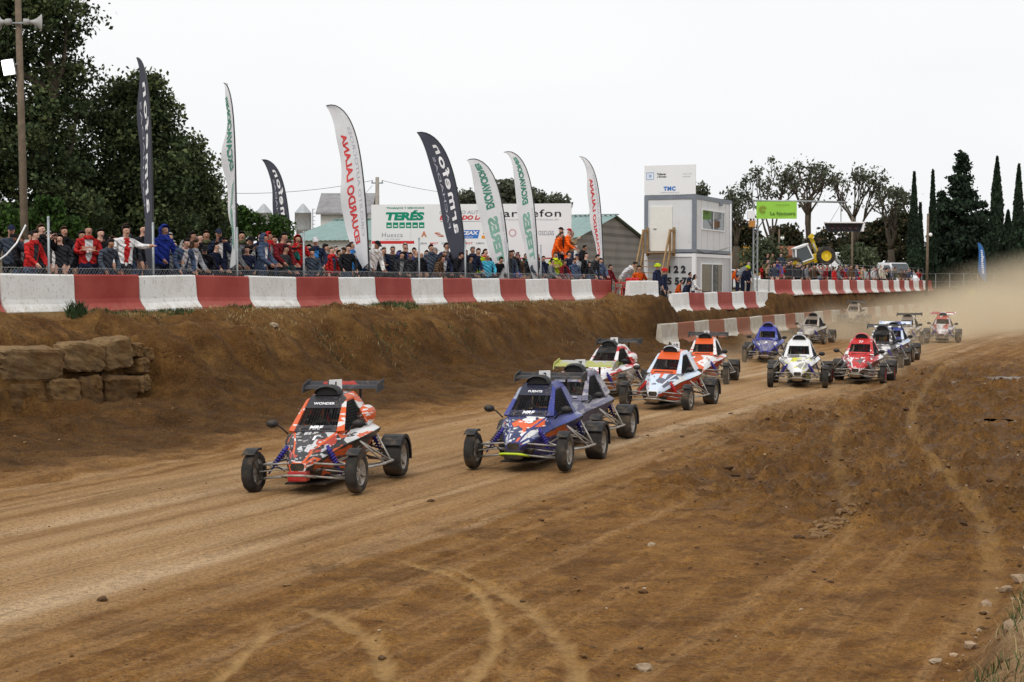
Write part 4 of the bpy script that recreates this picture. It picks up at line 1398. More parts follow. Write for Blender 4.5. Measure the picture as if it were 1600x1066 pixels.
# roof sign
mb = MB(); mb.bbox((0.0, CW / 2, 5.95), (0.06, CW + 0.02, 1.36), 0.008); sign = mb.build('roof_sign', white_panel, tower)
for y in (0.3, CW - 0.3):
    mb = MB(); mb.bar((0.06, y, 5.2), (0.06, y, 6.5), 0.06); mb.build('sign_brace', galv, sign)
for s, y0, z, h, m, kw in (('TMC', 1.22, 5.55, 0.20, ink_blue, dict(bold=0.06, spacing=1.2)), ('Talleres', 1.62, 6.22, 0.10, ink_black, dict(bold=0.03)), ('y Montajes', 1.60, 6.09, 0.10, ink_black, dict(bold=0.03)), ('974 22 11 00', 0.38, 6.20, 0.05, ink_grey, {}), ('www.tmc', 0.42, 6.08, 0.05, ink_grey, {}), ('CONSTRUCCIONES METALICAS', 1.22, 5.37, 0.045, ink_grey, {})):
    cface(s, y0, z, h, m, sign, -0.04, **kw)
mb = MB()
for (y, z, d) in ((2.15, 6.3, (0.01, 0.36, 0.025)), (2.15, 6.0, (0.01, 0.36, 0.025)), (2.32, 6.15, (0.01, 0.025, 0.3)), (1.98, 6.15, (0.01, 0.025, 0.3)), (2.15, 6.15, (0.01, 0.12, 0.12))):
    mb.box((-0.036, y, z), d)
mb.build('logo', mat('ink_pale_blue', (0.25, 0.42, 0.72), 0.6), sign)

# ================================================================== start gantry
gb = Vector((AT(1180, 440, 79).x, 79.0, 2.0))
gt_z = AT(1180, 312, 79).z - 2.0
gan = thing('start_gantry', 'steel start gantry with post and long beam over the track', 'gantry', gb)
mb = MB()
for dx_, dy_ in ((-.1, -.1), (.1, -.1), (.1, .1), (-.1, .1)):
    mb.bar((dx_, dy_, 0), (dx_, dy_, gt_z), 0.045)
for k in range(16):
    z0, z1 = gt_z * k / 16, gt_z * (k + 1) / 16
    s = 1 if k % 2 else -1
    mb.bar((-.1 * s, -.1, z0), (.1 * s, -.1, z1), 0.02); mb.bar((-.1, -.1 * s, z0), (-.1, .1 * s, z1), 0.02); mb.bar((.1, -.1 * s, z0), (.1, .1 * s, z1), 0.02)
mb.build('lattice_post', galv, gan)
ge = AT(1323, 316, 80) - gb
mb = MB(); mb.tube([(-0.1, 0, gt_z - 0.05), ge], 0.05, 8); mb.build('beam', galv, gan)
mb = MB(); mb.tube([(0, 0, gt_z - 1.6), (1.0, 0, gt_z - 0.1)], 0.03, 6); mb.build('brace', galv, gan)
for px in (1296, 1340):
    mb = MB(); mb.tube([Vector((AT(1315, 317, 80).x, 80, AT(1315, 317, 80).z)) - gb, AT(px, 349, 80) - gb], 0.012, 5); mb.build('hanger_cable', wire_m, gan)
mb = MB(); mb.tube([AT(1314, 317, 80) - gb, AT(1314, 348, 80) - gb], 0.025, 6); mb.build('hanger', galv, gan)
cbox2 = lambda name, c, d, m, par, b=0.02: MB().bbox(c, d, b).build(name, m, par)
cbox2('control_box', (-0.25, -0.15, gt_z - 0.75), (0.36, 0.25, 0.4), white_panel, gan)
cbox2('control_box', (-0.2, -0.15, gt_z - 1.2), (0.3, 0.25, 0.32), mat('box_orange', (0.5, 0.22, 0.05), 0.6), gan)
# green banner
banner_green = mat('banner_green', (0.30, 0.60, 0.07), 0.6, var=0.05, scale=1)
ba, bb2 = AT(1182, 315, 78.7), AT(1245, 342, 78.7)
ban = thing('green_banner', 'lime green banner with dark lettering hanging from the start gantry', 'banner', (ba.x, 78.7, bb2.z))
bw_, bh_ = bb2.x - ba.x, ba.z - bb2.z
mb = MB()
vs = [(bw_ * i / 12, 0.02 * math.sin(i * 1.1), bh_ * j / 6) for j in range(7) for i in range(13)]
mb.add(vs, [(j * 13 + i, j * 13 + i + 1, j * 13 + i + 14, j * 13 + i + 13) for j in range(6) for i in range(12)], 0, True)
mb.build('cloth', banner_green, ban, fix=False)
ink_dg = mat('ink_dark_green', (0.07, 0.16, 0.03), 0.7)
mb = MB(); lettering(mb, 'La Noguera', (bw_ * 0.65, -0.04, bh_ * 0.28), (1, 0, 0), (0, 0, 1), bw_ * 0.62, bh_ * 0.26, bold=0.02); mb.build('lettering', ink_dg, ban, fix=False)
mb = MB(); lettering(mb, 'CASA RURAL', (bw_ * 0.65, -0.04, bh_ * 0.8), (1, 0, 0), (0, 0, 1), bw_ * 0.34, bh_ * 0.07); mb.build('lettering', ink_dg, ban, fix=False)
mb = MB()
for k in range(9):
    a = R(20 + 36 * k)
    c = Vector((bw_ * 0.15, -0.04, bh_ * 0.55)); d = Vector((math.cos(a), 0, math.sin(a)))
    mb.quad(c + d * 0.04, c + d * 0.13 + Vector((-d.z, 0, d.x)) * 0.03, c + d * 0.24, c + d * 0.13 - Vector((-d.z, 0, d.x)) * 0.03)
mb.build('leaf_emblem', mat('ink_brown', (0.25, 0.22, 0.03), 0.7), ban, fix=False)
# starting lights
la, lb2 = AT(1289, 349, 80), AT(1347, 362, 80)
lw, lh = lb2.x - la.x, la.z - lb2.z
lig = thing('starting_light_box', 'black starting light panel with white hood hanging from the gantry beam', 'light panel', ((la.x + lb2.x) / 2, 80, lb2.z))
MB().prism([(-lw / 2 + .12, 0, 0), (lw / 2 - .12, 0, 0), (lw / 2, 0, lh), (-lw / 2, 0, lh)], (0, -0.05, 0), (0, 0.2, 0)).build('panel', mat('panel_black', (0.015, 0.016, 0.022), 0.4), lig)
MB().bbox((0, -0.08, lh + 0.03), (lw + 0.06, 0.5, 0.07), 0.015).build('hood', white_panel, lig)
MB().prism([(lw / 2 - .1, 0, 0.0), (lw / 2 + .02, 0, 0.0), (lw / 2 + .08, 0, lh), (lw / 2, 0, lh)], (0, -0.3, 0), (0, 0.2, 0)).build('side_cheek', white_panel, lig)
for i in range(5):
    M_ = Matrix.Translation((-lw / 2 + 0.35 + i * (lw - 0.7) / 4, -0.06, lh * 0.5)) @ Matrix.Rotation(R(90), 4, 'X')
    MB().lathe([(0.0, 0.0), (0.10, 0.0), (0.12, 0.03), (0.12, 0.0)], 12, M=M_).build('lamp', mat('lamp_dark', (0.05, 0.02, 0.025), 0.2), lig)

# other poles
def plain_pole(label, px, ytop, Y, r, m, lamp=None, lean=0.0):
    b = AT(px, 440, Y); b.z = 2.0
    z = AT(px, ytop, Y).z - 2.0
    p = thing('pole', label, 'pole', b)
    MB().tube([(0, 0, -0.3), (lean, 0, z)], [r, r * 0.75], 8).build('shaft', m, p)
    if lamp:
        lz = AT(px, lamp, Y).z - 2.0
        MB().ball((0.2, -0.15, lz), (0.14, 0.12, 0.14)).build('lamp', mat('lamp_white', (0.8, 0.8, 0.78), 0.3), p)
        MB().bar((0, 0, lz + 0.02), (0.2, -0.1, lz + 0.02), 0.04).build('bracket', galv, p)
plain_pole('wooden pole behind the starting light panel', 1331, 338, 108, 0.085, woodp)
plain_pole('tall wooden lamp pole in front of the cypresses', 1448, 334, 116, 0.11, woodp, 367, 0.05)
plain_pole('thin pole with white lamp before the red roofed hut', 1217, 358, 112, 0.07, woodp, 372)

# far wire fence at the right
ff = thing('far_fence', 'wire fence with slanting posts beyond the dust at right', 'fence', AT(1570, 449, 136))
for i, px in enumerate(range(1440, 1640, 22)):
    a = AT(px, 449, 136) - ff.location; b = AT(px + (4 if px > 1540 else 0), 428, 136) - ff.location
    a.z = -0.1
    MB().bar(a, b, 0.05).build('post', galv, ff)
for zz_ in (0.5, 1.15):
    a = AT(1440, 449, 136) - ff.location; b = AT(1640, 449, 136) - ff.location
    a.z = b.z = zz_
    MB().tube([a, b], 0.012, 4).build('wire', wire_m, ff)
# fence in front of the far crowd
f2 = thing('crowd_fence', 'wire fence in front of the far crowd above the barrier', 'fence', UV(56, 2.15, 2.0))
for i in range(21):
    p = UV(53 + i * 2.6, 2.15, 2.0) - f2.location
    MB().tube([p, p + Vector((0, 0, 1.85))], 0.018, 6).build('post', steel_dk, f2)
for z in (1.0, 1.4, 1.8):
    MB().tube([UV(53, 2.15, 2.0 + z) - f2.location, UV(105, 2.15, 2.0 + z) - f2.location], 0.007, 4).build('wire', wire_m, f2)

# ================================================================== background houses
yel = mat('house_yellow', (0.42, 0.24, 0.045), 0.85, var=0.15, scale=1)
terra = mat('roof_terracotta', (0.26, 0.095, 0.05), 0.85, var=0.3, scale=5)
yh = thing('yellow_house', 'yellow house with flat terrace roof right of the cabin', 'house', AT(1165, 440, 165))
yh.location.z = 2.0
MB().box((0, 0, 2.0), (6.2, 5, 4.0)).build('wall', yel, yh)
MB().box((0, 0, 4.2), (6.6, 5.4, 0.35)).build('roof_slab', yel, yh)
MB().box((0, -2.6, 3.3), (6.3, 0.3, 0.25)).build('cornice', mat('cornice_brown', (0.3, 0.16, 0.06), 0.8), yh)
for x in (-2.2, 0.0, 2.0):
    w = MB().box((x, -2.53, 1.9), (0.9, 0.08, 1.3)).build('window', glass_m, yh)
    MB().box((x, -2.56, 1.2), (1.1, 0.14, 0.1)).build('sill', white_panel, w)
for x in (-1.0, 1.3):
    MB().box((x, 0, 4.9), (0.45, 0.45, 1.1)).build('chimney', terra, yh)
simple_house('small yellow hut with reddish tiled roof', 1220, 440, 150, 2.6, 3, 3.2, 3.9, 0, yel, terra, 'hut')
# ================================================================== trees
bark = mat('bark', (0.075, 0.058, 0.042), 0.9, var=0.3, scale=8, bump=0.5)
def leaf_mat(name, c, tr=0.25):
    t = NT(name)
    oi = t.n('ObjectInfo')
    nz = t.noise(t.coords('Position'), 1.1, 3)
    nz2 = t.noise(t.coords('Position'), 9.0, 2)
    col = t.ramp(t.math('ADD', t.math('MULTIPLY', nz, 0.6), t.math('MULTIPLY', nz2, 0.4)), [(0.35, tuple(k * 0.55 for k in c)), (0.65, tuple(k * 1.35 for k in c))])
    t.col(col)
    m = t.set(0.7, 0, 0.15)
    tb = t.n('BsdfTranslucent')
    t.l(col, tb.inputs[0])
    mx = t.n('MixShader')
    mx.inputs[0].default_value = tr
    t.l(t.b.outputs[0], mx.inputs[1]); t.l(tb.outputs[0], mx.inputs[2])
    t.l(mx.outputs[0], t.out.inputs[0])
    return m
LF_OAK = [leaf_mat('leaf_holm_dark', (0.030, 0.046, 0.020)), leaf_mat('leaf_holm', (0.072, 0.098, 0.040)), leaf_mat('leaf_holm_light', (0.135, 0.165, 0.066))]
LF_BRIGHT = [leaf_mat('leaf_fresh', (0.055, 0.11, 0.02)), leaf_mat('leaf_fresh_dark', (0.03, 0.06, 0.014))]
LF_FAR = [leaf_mat('leaf_far_dark', (0.072, 0.082, 0.056)), leaf_mat('leaf_far', (0.125, 0.138, 0.090))]
LF_CYP = [leaf_mat('leaf_cypress', (0.026, 0.046, 0.024), 0.1), leaf_mat('leaf_cypress_dark', (0.016, 0.028, 0.017), 0.1)]
LF_OLIVE = [leaf_mat('leaf_olive', (0.10, 0.12, 0.065)), leaf_mat('leaf_olive_dark', (0.05, 0.065, 0.032))]
LF_SCRUB = [leaf_mat('leaf_scrub', (0.055, 0.06, 0.028)), leaf_mat('leaf_scrub_dark', (0.026, 0.03, 0.016)), leaf_mat('leaf_scrub_brown', (0.085, 0.06, 0.03))]
NPR = np.random.RandomState(21)

def leaf_mesh(name, C, size, mats, up=0.0, weights=None):
    """one small four-sided leaf at every centre, random turn"""
    n = len(C)
    a = NPR.normal(size=(n, 3)); a[:, 2] += up * 2
    a /= np.linalg.norm(a, axis=1)[:, None]
    b = NPR.normal(size=(n, 3))
    b -= a * (a * b).sum(1)[:, None]
    b /= np.linalg.norm(b, axis=1)[:, None]
    s = size * (0.6 + 0.8 * NPR.rand(n))[:, None]
    V = np.empty((n, 4, 3))
    V[:, 0] = C - a * s * 0.5
    V[:, 1] = C + b * s * 0.30 - a * s * 0.05
    V[:, 2] = C + a * s * 0.5
    V[:, 3] = C - b * s * 0.30 - a * s * 0.05
    me = bpy.data.meshes.new(name)
    me.vertices.add(n * 4)
    me.vertices.foreach_set('co', V.astype(np.float32).ravel())
    me.loops.add(n * 4)
    me.loops.foreach_set('vertex_index', np.arange(n * 4, dtype=np.int32))
    me.polygons.add(n)
    me.polygons.foreach_set('loop_start', np.arange(0, n * 4, 4, dtype=np.int32))
    me.polygons.foreach_set('loop_total', np.full(n, 4, dtype=np.int32))
    for m in mats:
        me.materials.append(m)
    # clumps share a tone
    me.polygons.foreach_set('material_index', (weights if weights is not None else NPR.randint(0, len(mats), n)).astype(np.int32))
    me.update()
    return me

def clump_cloud(lobes, n_clump, n_leaf, cr, shell=0.55):
    """leaf centres in clumps spread through ellipsoid lobes (centre, radii)"""
    vol = np.array([r[0] * r[1] * r[2] for c, r in lobes]) ** 0.7
    vol /= vol.sum()
    C, W = [], []
    for (c, r), f in zip(lobes, vol):
        k = max(3, int(n_clump * f))
        d = NPR.normal(size=(k, 3)); d /= np.linalg.norm(d, axis=1)[:, None]
        rad = (shell + (1 - shell) * NPR.rand(k)) ** 0.8 * (1 + 0.12 * NPR.normal(size=k))
        cen = np.array(c) + d * rad[:, None] * np.array(r)
        for q, dd in zip(cen, d):
            m = int(n_leaf * (0.5 + NPR.rand()))
            C.append(q + np.clip(NPR.normal(size=(m, 3)), -1.5, 1.5) * cr * (0.5 + 0.7 * NPR.rand()) * np.array([1, 1, 0.7]))
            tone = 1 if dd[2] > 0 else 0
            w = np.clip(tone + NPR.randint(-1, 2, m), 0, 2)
            W.append(w)
    return np.concatenate(C), np.concatenate(W)

def limb_tree(mb, base, top, lobes, r0, n_limb=9):
    base, top = Vector(base), Vector(top)
    pts = [base.lerp(top, i / 6) + Vector((rng.gauss(0, .06), rng.gauss(0, .06), 0)) * i for i in range(7)]
    mb.tube(pts, [r0 * (1.25 - 0.85 * i / 6) for i in range(7)], 9)
    for i in range(n_limb):
        c, r = lobes[i % len(lobes)]
        s = pts[rng.randrange(2, 6)]
        e = Vector(c) + Vector((rng.uniform(-.7, .7) * r[0], rng.uniform(-.7, .7) * r[1], rng.uniform(-.4, .7) * r[2]))
        m = s.lerp(e, 0.5) + Vector((rng.gauss(0, .2), rng.gauss(0, .2), 0.25 * r[2]))
        mb.tube([s, s.lerp(m, 0.5) + Vector((0, 0, .05)), m, e], [r0 * .45, r0 * .36, r0 * .26, r0 * .08], 6)

def px_lobes(L, Y, base, depth=0.8):
    out = []
    s = F_PX / Y
    for (px, py, rx, ry) in L:
        p = AT(px, py, Y) - base
        out.append(((p.x, rng.uniform(-.5, .5), p.z), (rx / s, rx / s * depth, ry / s)))
    return out

def dense_tree(name, label, cat, px, Y, L, n_clump, n_leaf, cr, leaf, mats, r0, ztop_px, group=None, base_z=2.05, shell=0.5):
    b = AT(px, 440, Y); b.z = base_z
    root = thing(name, label, cat, b, 0, group)
    lobes = px_lobes(L, Y, b)
    mb = MB()
    limb_tree(mb, (0, 0, -0.2), (rng.uniform(-.3, .3), 0, AT(px, ztop_px, Y).z - base_z), lobes, r0)
    mb.build('trunk', bark, root, fix=False)
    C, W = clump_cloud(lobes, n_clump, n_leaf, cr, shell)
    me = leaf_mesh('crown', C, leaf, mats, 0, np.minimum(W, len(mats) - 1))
    link('crown', me, root)
    return root

OG = 'dark oaks behind the crowd'
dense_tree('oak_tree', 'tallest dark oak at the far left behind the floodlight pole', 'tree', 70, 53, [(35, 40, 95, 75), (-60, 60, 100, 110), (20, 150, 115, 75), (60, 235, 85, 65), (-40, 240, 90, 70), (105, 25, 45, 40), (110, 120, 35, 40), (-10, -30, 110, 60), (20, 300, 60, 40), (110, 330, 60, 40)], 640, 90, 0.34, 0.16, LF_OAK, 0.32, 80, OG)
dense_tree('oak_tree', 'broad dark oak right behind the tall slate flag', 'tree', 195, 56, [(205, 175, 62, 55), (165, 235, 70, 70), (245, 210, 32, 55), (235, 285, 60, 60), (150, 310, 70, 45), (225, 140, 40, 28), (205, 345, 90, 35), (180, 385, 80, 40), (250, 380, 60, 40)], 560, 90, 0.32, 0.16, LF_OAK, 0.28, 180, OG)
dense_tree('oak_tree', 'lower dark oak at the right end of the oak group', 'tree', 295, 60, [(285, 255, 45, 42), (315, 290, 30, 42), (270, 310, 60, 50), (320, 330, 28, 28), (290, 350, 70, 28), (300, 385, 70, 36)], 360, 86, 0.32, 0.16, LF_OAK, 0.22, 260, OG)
dense_tree('shrub', 'fresh green shrub behind spectators at far left', 'shrub', 70, 50, [(75, 338, 28, 26), (25, 345, 45, 20), (100, 355, 25, 18)], 70, 60, 0.22, 0.16, LF_BRIGHT, 0.08, 335, 'fresh green shrubs')
dense_tree('shrub', 'fresh green shrub below the silos', 'shrub', 395, 66, [(385, 350, 30, 22), (425, 355, 26, 18), (365, 358, 22, 22)], 80, 60, 0.25, 0.17, LF_BRIGHT, 0.08, 345, 'fresh green shrubs')
BGT = 'trees behind the billboard'
dense_tree('round_tree', 'round tree top showing above the billboard between the white flags', 'tree', 800, 135, [(795, 300, 26, 18), (830, 312, 25, 14), (775, 318, 25, 14), (865, 318, 22, 10)], 110, 46, 0.5, 0.34, LF_FAR, 0.25, 315, BGT)
dense_tree('round_tree', 'small round tree top above the billboard right of the slate flag', 'tree', 738, 135, [(735, 313, 22, 12), (752, 318, 18, 10)], 50, 40, 0.45, 0.34, LF_FAR, 0.2, 320, BGT)
dense_tree('round_tree', 'low tree top between cabin roof and stone shed', 'tree', 1092, 150, [(1090, 300, 12, 10)], 14, 40, 0.4, 0.34, LF_FAR, 0.15, 305, BGT)

# branching open-crowned oaks
def open_tree(label, px, Y, ytop, half_px, fork_px, seed, n_leaf=13, cr=0.30, leaf=0.30, lean=0.0):
    global rng
    b = AT(px, 440, Y); b.z = 2.0
    root = thing('open_oak', label, 'tree', b, 0, 'open crowned oaks by the start gantry')
    s = F_PX / Y
    H = AT(px, ytop, Y).z - 2.0
    hf = max(1.5, AT(px, fork_px, Y).z - 2.0)
    W = half_px / s
    rr = random.Random(seed)
    mb = MB()
    tips = []
    mb.tube([(0, 0, -.3), (lean * .3, 0, hf * .5), (lean * .7, 0, hf)], [0.42, 0.36, 0.30], 8)
    def grow(p, d, L, r, dep):
        q = p.copy()
        pts = [p]
        dd = d.copy()
        for k in range(3):
            dd = (dd + Vector((rr.gauss(0, .16), rr.gauss(0, .16), rr.gauss(0.03, .10)))).normalized()
            q = q + dd * L / 3
            pts.append(q)
            if dep <= 2 and k == 1:
                tips.append((q.copy(), 0.7))
        mb.tube(pts, [r, r * .86, r * .74, r * .6], 6)
        if dep == 0:
            tips.append((q.copy(), 1.0))
            return
        for k in range(3 if dep == 3 else 2 + (rr.random() < .45)):
            a = rr.uniform(0, 6.28)
            nd = (dd + Vector((math.cos(a) * .75, math.sin(a) * .75, rr.uniform(-.15, .5)))).normalized()
            grow(q, nd, L * rr.uniform(.62, .82), r * .6, dep - 1)
    for k in range(4):
        a = k * 1.57 + rr.uniform(-.5, .5)
        grow(Vector((lean * .7, 0, hf)), Vector((math.cos(a) * .55 * W / H * 2.2, math.sin(a) * .5, 1)).normalized(), (H - hf) * 0.36, 0.2, 3)
    mx = max(abs(t_[0].x) for t_ in tips); mz = max(t_[0].z for t_ in tips)
    kx, kz_ = W / mx, (H - hf) / max(0.1, mz - hf)
    fix = lambda p: Vector((p[0] * (kx if p[2] > hf else 1), p[1] * (kx if p[2] > hf else 1), p[2] if p[2] < hf else hf + (p[2] - hf) * kz_))
    mb.v = [tuple(fix(p)) for p in mb.v]
    mb.build('trunk', bark, root, fix=False)
    C, Wt = [], []
    for p, k in tips:
        p = np.array(fix(p))
        if rr.random() < 0.42:
            continue
        m = int(n_leaf * k * (0.4 + rr.random() * 1.1))
        C.append(p + NPR.normal(size=(m, 3)) * cr * (0.5 + .6 * rr.random()))
        Wt.append(NPR.randint(0, 2, m))
    link('crown', leaf_mesh('crown', np.concatenate(C), leaf, LF_FAR, 0, np.concatenate(Wt)), root)
open_tree('open oak with sparse crown just right of the cabin', 1150, 140, 300, 26, 385, 1)
open_tree('tall open oak behind the green banner', 1207, 142, 250, 50, 385, 2, lean=-0.3)
open_tree('tall open oak right of the green banner with dark trunk', 1258, 138, 254, 42, 380, 3, lean=0.4)
open_tree('wide open oak behind the starting light panel', 1335, 146, 265, 52, 385, 4)
open_tree('thin open oak left of the first cypress', 1396, 152, 292, 34, 390, 5, lean=-0.4)

# cypresses
def cypress(label, px, Y, ytop, half_px, name='cypress_tree', n=5200, bulge=0.35, base_px=448):
    b = AT(px, 440, Y); b.z = 1.9
    root = thing(name, label, 'tree', b, 0, 'cypresses at the right')
    H = AT(px, ytop, Y).z - 1.9
    W = half_px * Y / F_PX
    MB().tube([(0, 0, -.2), (0, 0, H * .8)], [0.2, 0.04], 7).build('trunk', bark, root)
    h = NPR.rand(n) ** 0.85
    prof = np.sin(np.clip(h, 0, 1) ** bulge * math.pi) ** 0.8
    prof = np.where(h < 0.08, h / 0.08 * 0.6 + 0.3, prof) * W
    a = NPR.rand(n) * 6.283
    wob = 1 + 0.22 * vnoise(h * 14, a * 1.2, px) + 0.12 * vnoise(h * 40, a * 3, px + 1)
    r = prof * wob * (0.55 + 0.45 * np.sqrt(NPR.rand(n)))
    C = np.stack([r * np.cos(a), r * np.sin(a), h * H], 1)
    link('crown', leaf_mesh('crown', C, 0.34, LF_CYP, 1.6), root)
cypress('slender cypress left of the wooden lamp pole', 1427, 138, 270, 11)
cypress('short slim cypress between the first cypress and the lamp pole', 1437, 140, 318, 8, n=2600)
cypress('slim pointed cypress right behind the lamp pole', 1456, 142, 266, 9, n=3600)
cypress('tall broad cypress right of the big conifer', 1556, 140, 246, 17, n=6500)
cypress('tall cypress at the right edge of the photo', 1590, 134, 258, 14, n=5500)
cypress('dark low cypress between the two tall right hand ones', 1574, 142, 330, 16, n=4200)
cypress('cut off cypress just entering at the right edge', 1614, 138, 300, 15, n=4200)

def conifer(label, px, Y, ytop, half_px, n_tier, name='conifer_tree', seed=3, n_leaf=130, leaf=0.42, mats=LF_CYP, group=None, ybase=442):
    b = AT(px, 440, Y); b.z = 1.9
    root = thing(name, label, 'tree', b, 0, group)
    H = AT(px, ytop, Y).z - 1.9
    W = half_px * Y / F_PX
    rr = random.Random(seed)
    mb = MB()
    mb.tube([(0, 0, -.2), (0, 0, H * .97)], [0.32, 0.03], 8)
    C = []
    for i in range(n_tier):
        f = (i + rr.random()) / n_tier
        z = H * (0.03 + 0.95 * f)
        R_ = W * (1 - f) ** 0.75 * rr.uniform(0.72, 1.12)
        if f > 0.86: R_ = min(R_, W * 0.22)
        for k in range(rr.randrange(4, 7)):
            a = rr.uniform(0, 6.28)
            L = R_ * rr.uniform(0.7, 1.1)
            e = Vector((math.cos(a) * L, math.sin(a) * L, z + L * 0.12))
            mb.tube([(0, 0, z), e], [0.05, 0.015], 4)
            m = int(n_leaf * (0.35 + L / W))
            tt = NPR.rand(m) ** 0.7
            C.append(np.stack([e.x * tt, e.y * tt, z + (e.z - z) * tt], 1) + NPR.normal(size=(m, 3)) * np.array([.42, .42, .30]) * (0.4 + 0.7 * L / W))
    mb.build('trunk', bark, root, fix=False)
    link('crown', leaf_mesh('crown', np.concatenate(C), leaf, mats, 0.4), root)
conifer('huge dark conifer in the cypress group', 1500, 145, 236, 56, 26)
conifer('dark conifer with rounded top filling left of the huge one', 1470, 150, 300, 36, 16, seed=4, n_leaf=110)
conifer('dark conifer filling right of the huge one', 1534, 150, 315, 32, 14, seed=6, n_leaf=110)
for px, yt, lab in ((913, 333, 'left small conifer above the shed roof'), (932, 324, 'middle small conifer above the shed roof'), (948, 335, 'right small conifer above the shed roof')):
    conifer(lab, px, 135, yt, 9, 9, seed=px, n_leaf=30, leaf=0.34, group='small conifers above the shed')

# scrub and bushes
def bush(label, px, py, Y, rx, ry, mats, n=26, name='bush', group=None, leaf=0.3, zb=2.0):
    b = AT(px, 440, Y); b.z = zb
    root = thing(name, label, 'bush', b, 0, group)
    lobes = px_lobes([(px + rng.uniform(-.3, .3) * rx, py + rng.uniform(-.1, .2) * ry, rx * .7, ry), (px - rx * .45, py + ry * .3, rx * .5, ry * .7), (px + rx * .45, py + ry * .3, rx * .5, ry * .7)], Y, b)
    mb = MB(); limb_tree(mb, (0, 0, -.2), (0, 0, max(0.4, lobes[0][0][2])), lobes, 0.08, 5); mb.build('stem', bark, root, fix=False)
    C, W = clump_cloud(lobes, n, 70, 0.42 * rx / 25, 0.3)
    link('foliage', leaf_mesh('foliage', C, leaf, mats, 0, W % len(mats)), root)
bush('grey green olive bush left of the red roofed hut', 1192, 400, 100, 26, 22, LF_OLIVE, 60, leaf=0.26)
bush('grey green olive bush in front of the white truck', 1338, 402, 119, 26, 17, LF_OLIVE, 50, leaf=0.26)
SG = 'scrub on the rise behind the far crowd'
for i, (px, py, rx, ry) in enumerate([(1160, 362, 30, 22), (1225, 372, 26, 20), (1262, 395, 36, 26), (1300, 385, 36, 24), (1345, 380, 40, 26), (1390, 378, 38, 28), (1418, 400, 26, 26), (1372, 358, 26, 16), (1408, 352, 22, 24)]):
    bush('%s scrub bush from the left on the rise behind the crowd' % ordinal(i + 1), px, py, 158 + 3 * (i % 3), rx, ry, LF_SCRUB, 46, group=SG, leaf=0.42)
for i, (px, py, rx, ry) in enumerate([(1460, 415, 32, 36), (1505, 405, 36, 36), (1545, 410, 34, 40), (1585, 400, 34, 50), (1620, 395, 34, 56), (1435, 420, 24, 30)]):
    bush('%s dark undergrowth bush from the left below the cypresses' % ordinal(i + 1), px, py, 149, rx, ry, LF_CYP + [LF_SCRUB[1]], 60, group='undergrowth below the cypresses', leaf=0.36)
# ================================================================== people
HEADC = Vector((0, -0.014, 1.655))
def fingers(add, wrist, hand, side, curl=0.5):
    """palm and five separate fingers beyond the wrist"""
    wrist, hand = Vector(wrist), Vector(hand)
    d = (hand - wrist).normalized()
    across = d.cross(Vector((0, 0, 1)))
    if across.length < 0.3:
        across = Vector((0, 1, 0))
    across.normalize()
    nrm = across.cross(d).normalized()
    palm = add(hand, 0.030, 'hand')
    for k, (o, L) in enumerate(((-0.030, 0.060), (-0.010, 0.072), (0.010, 0.070), (0.030, 0.055))):
        a = hand + across * o + d * 0.035
        b = a + d * L * 0.5 - nrm * L * 0.25 * curl
        c = b + d * L * 0.4 - nrm * L * 0.5 * curl
        i = add(a, 0.0095, 'hand', palm)
        j = add(b, 0.009, 'hand', i)
        add(c, 0.0075, 'hand', j)
    th = hand - d * 0.01 + across * (0.034 * side)
    i = add(th, 0.011, 'hand', palm)
    add(th + across * (0.022 * side) + d * 0.035, 0.009, 'hand', i)
    return palm

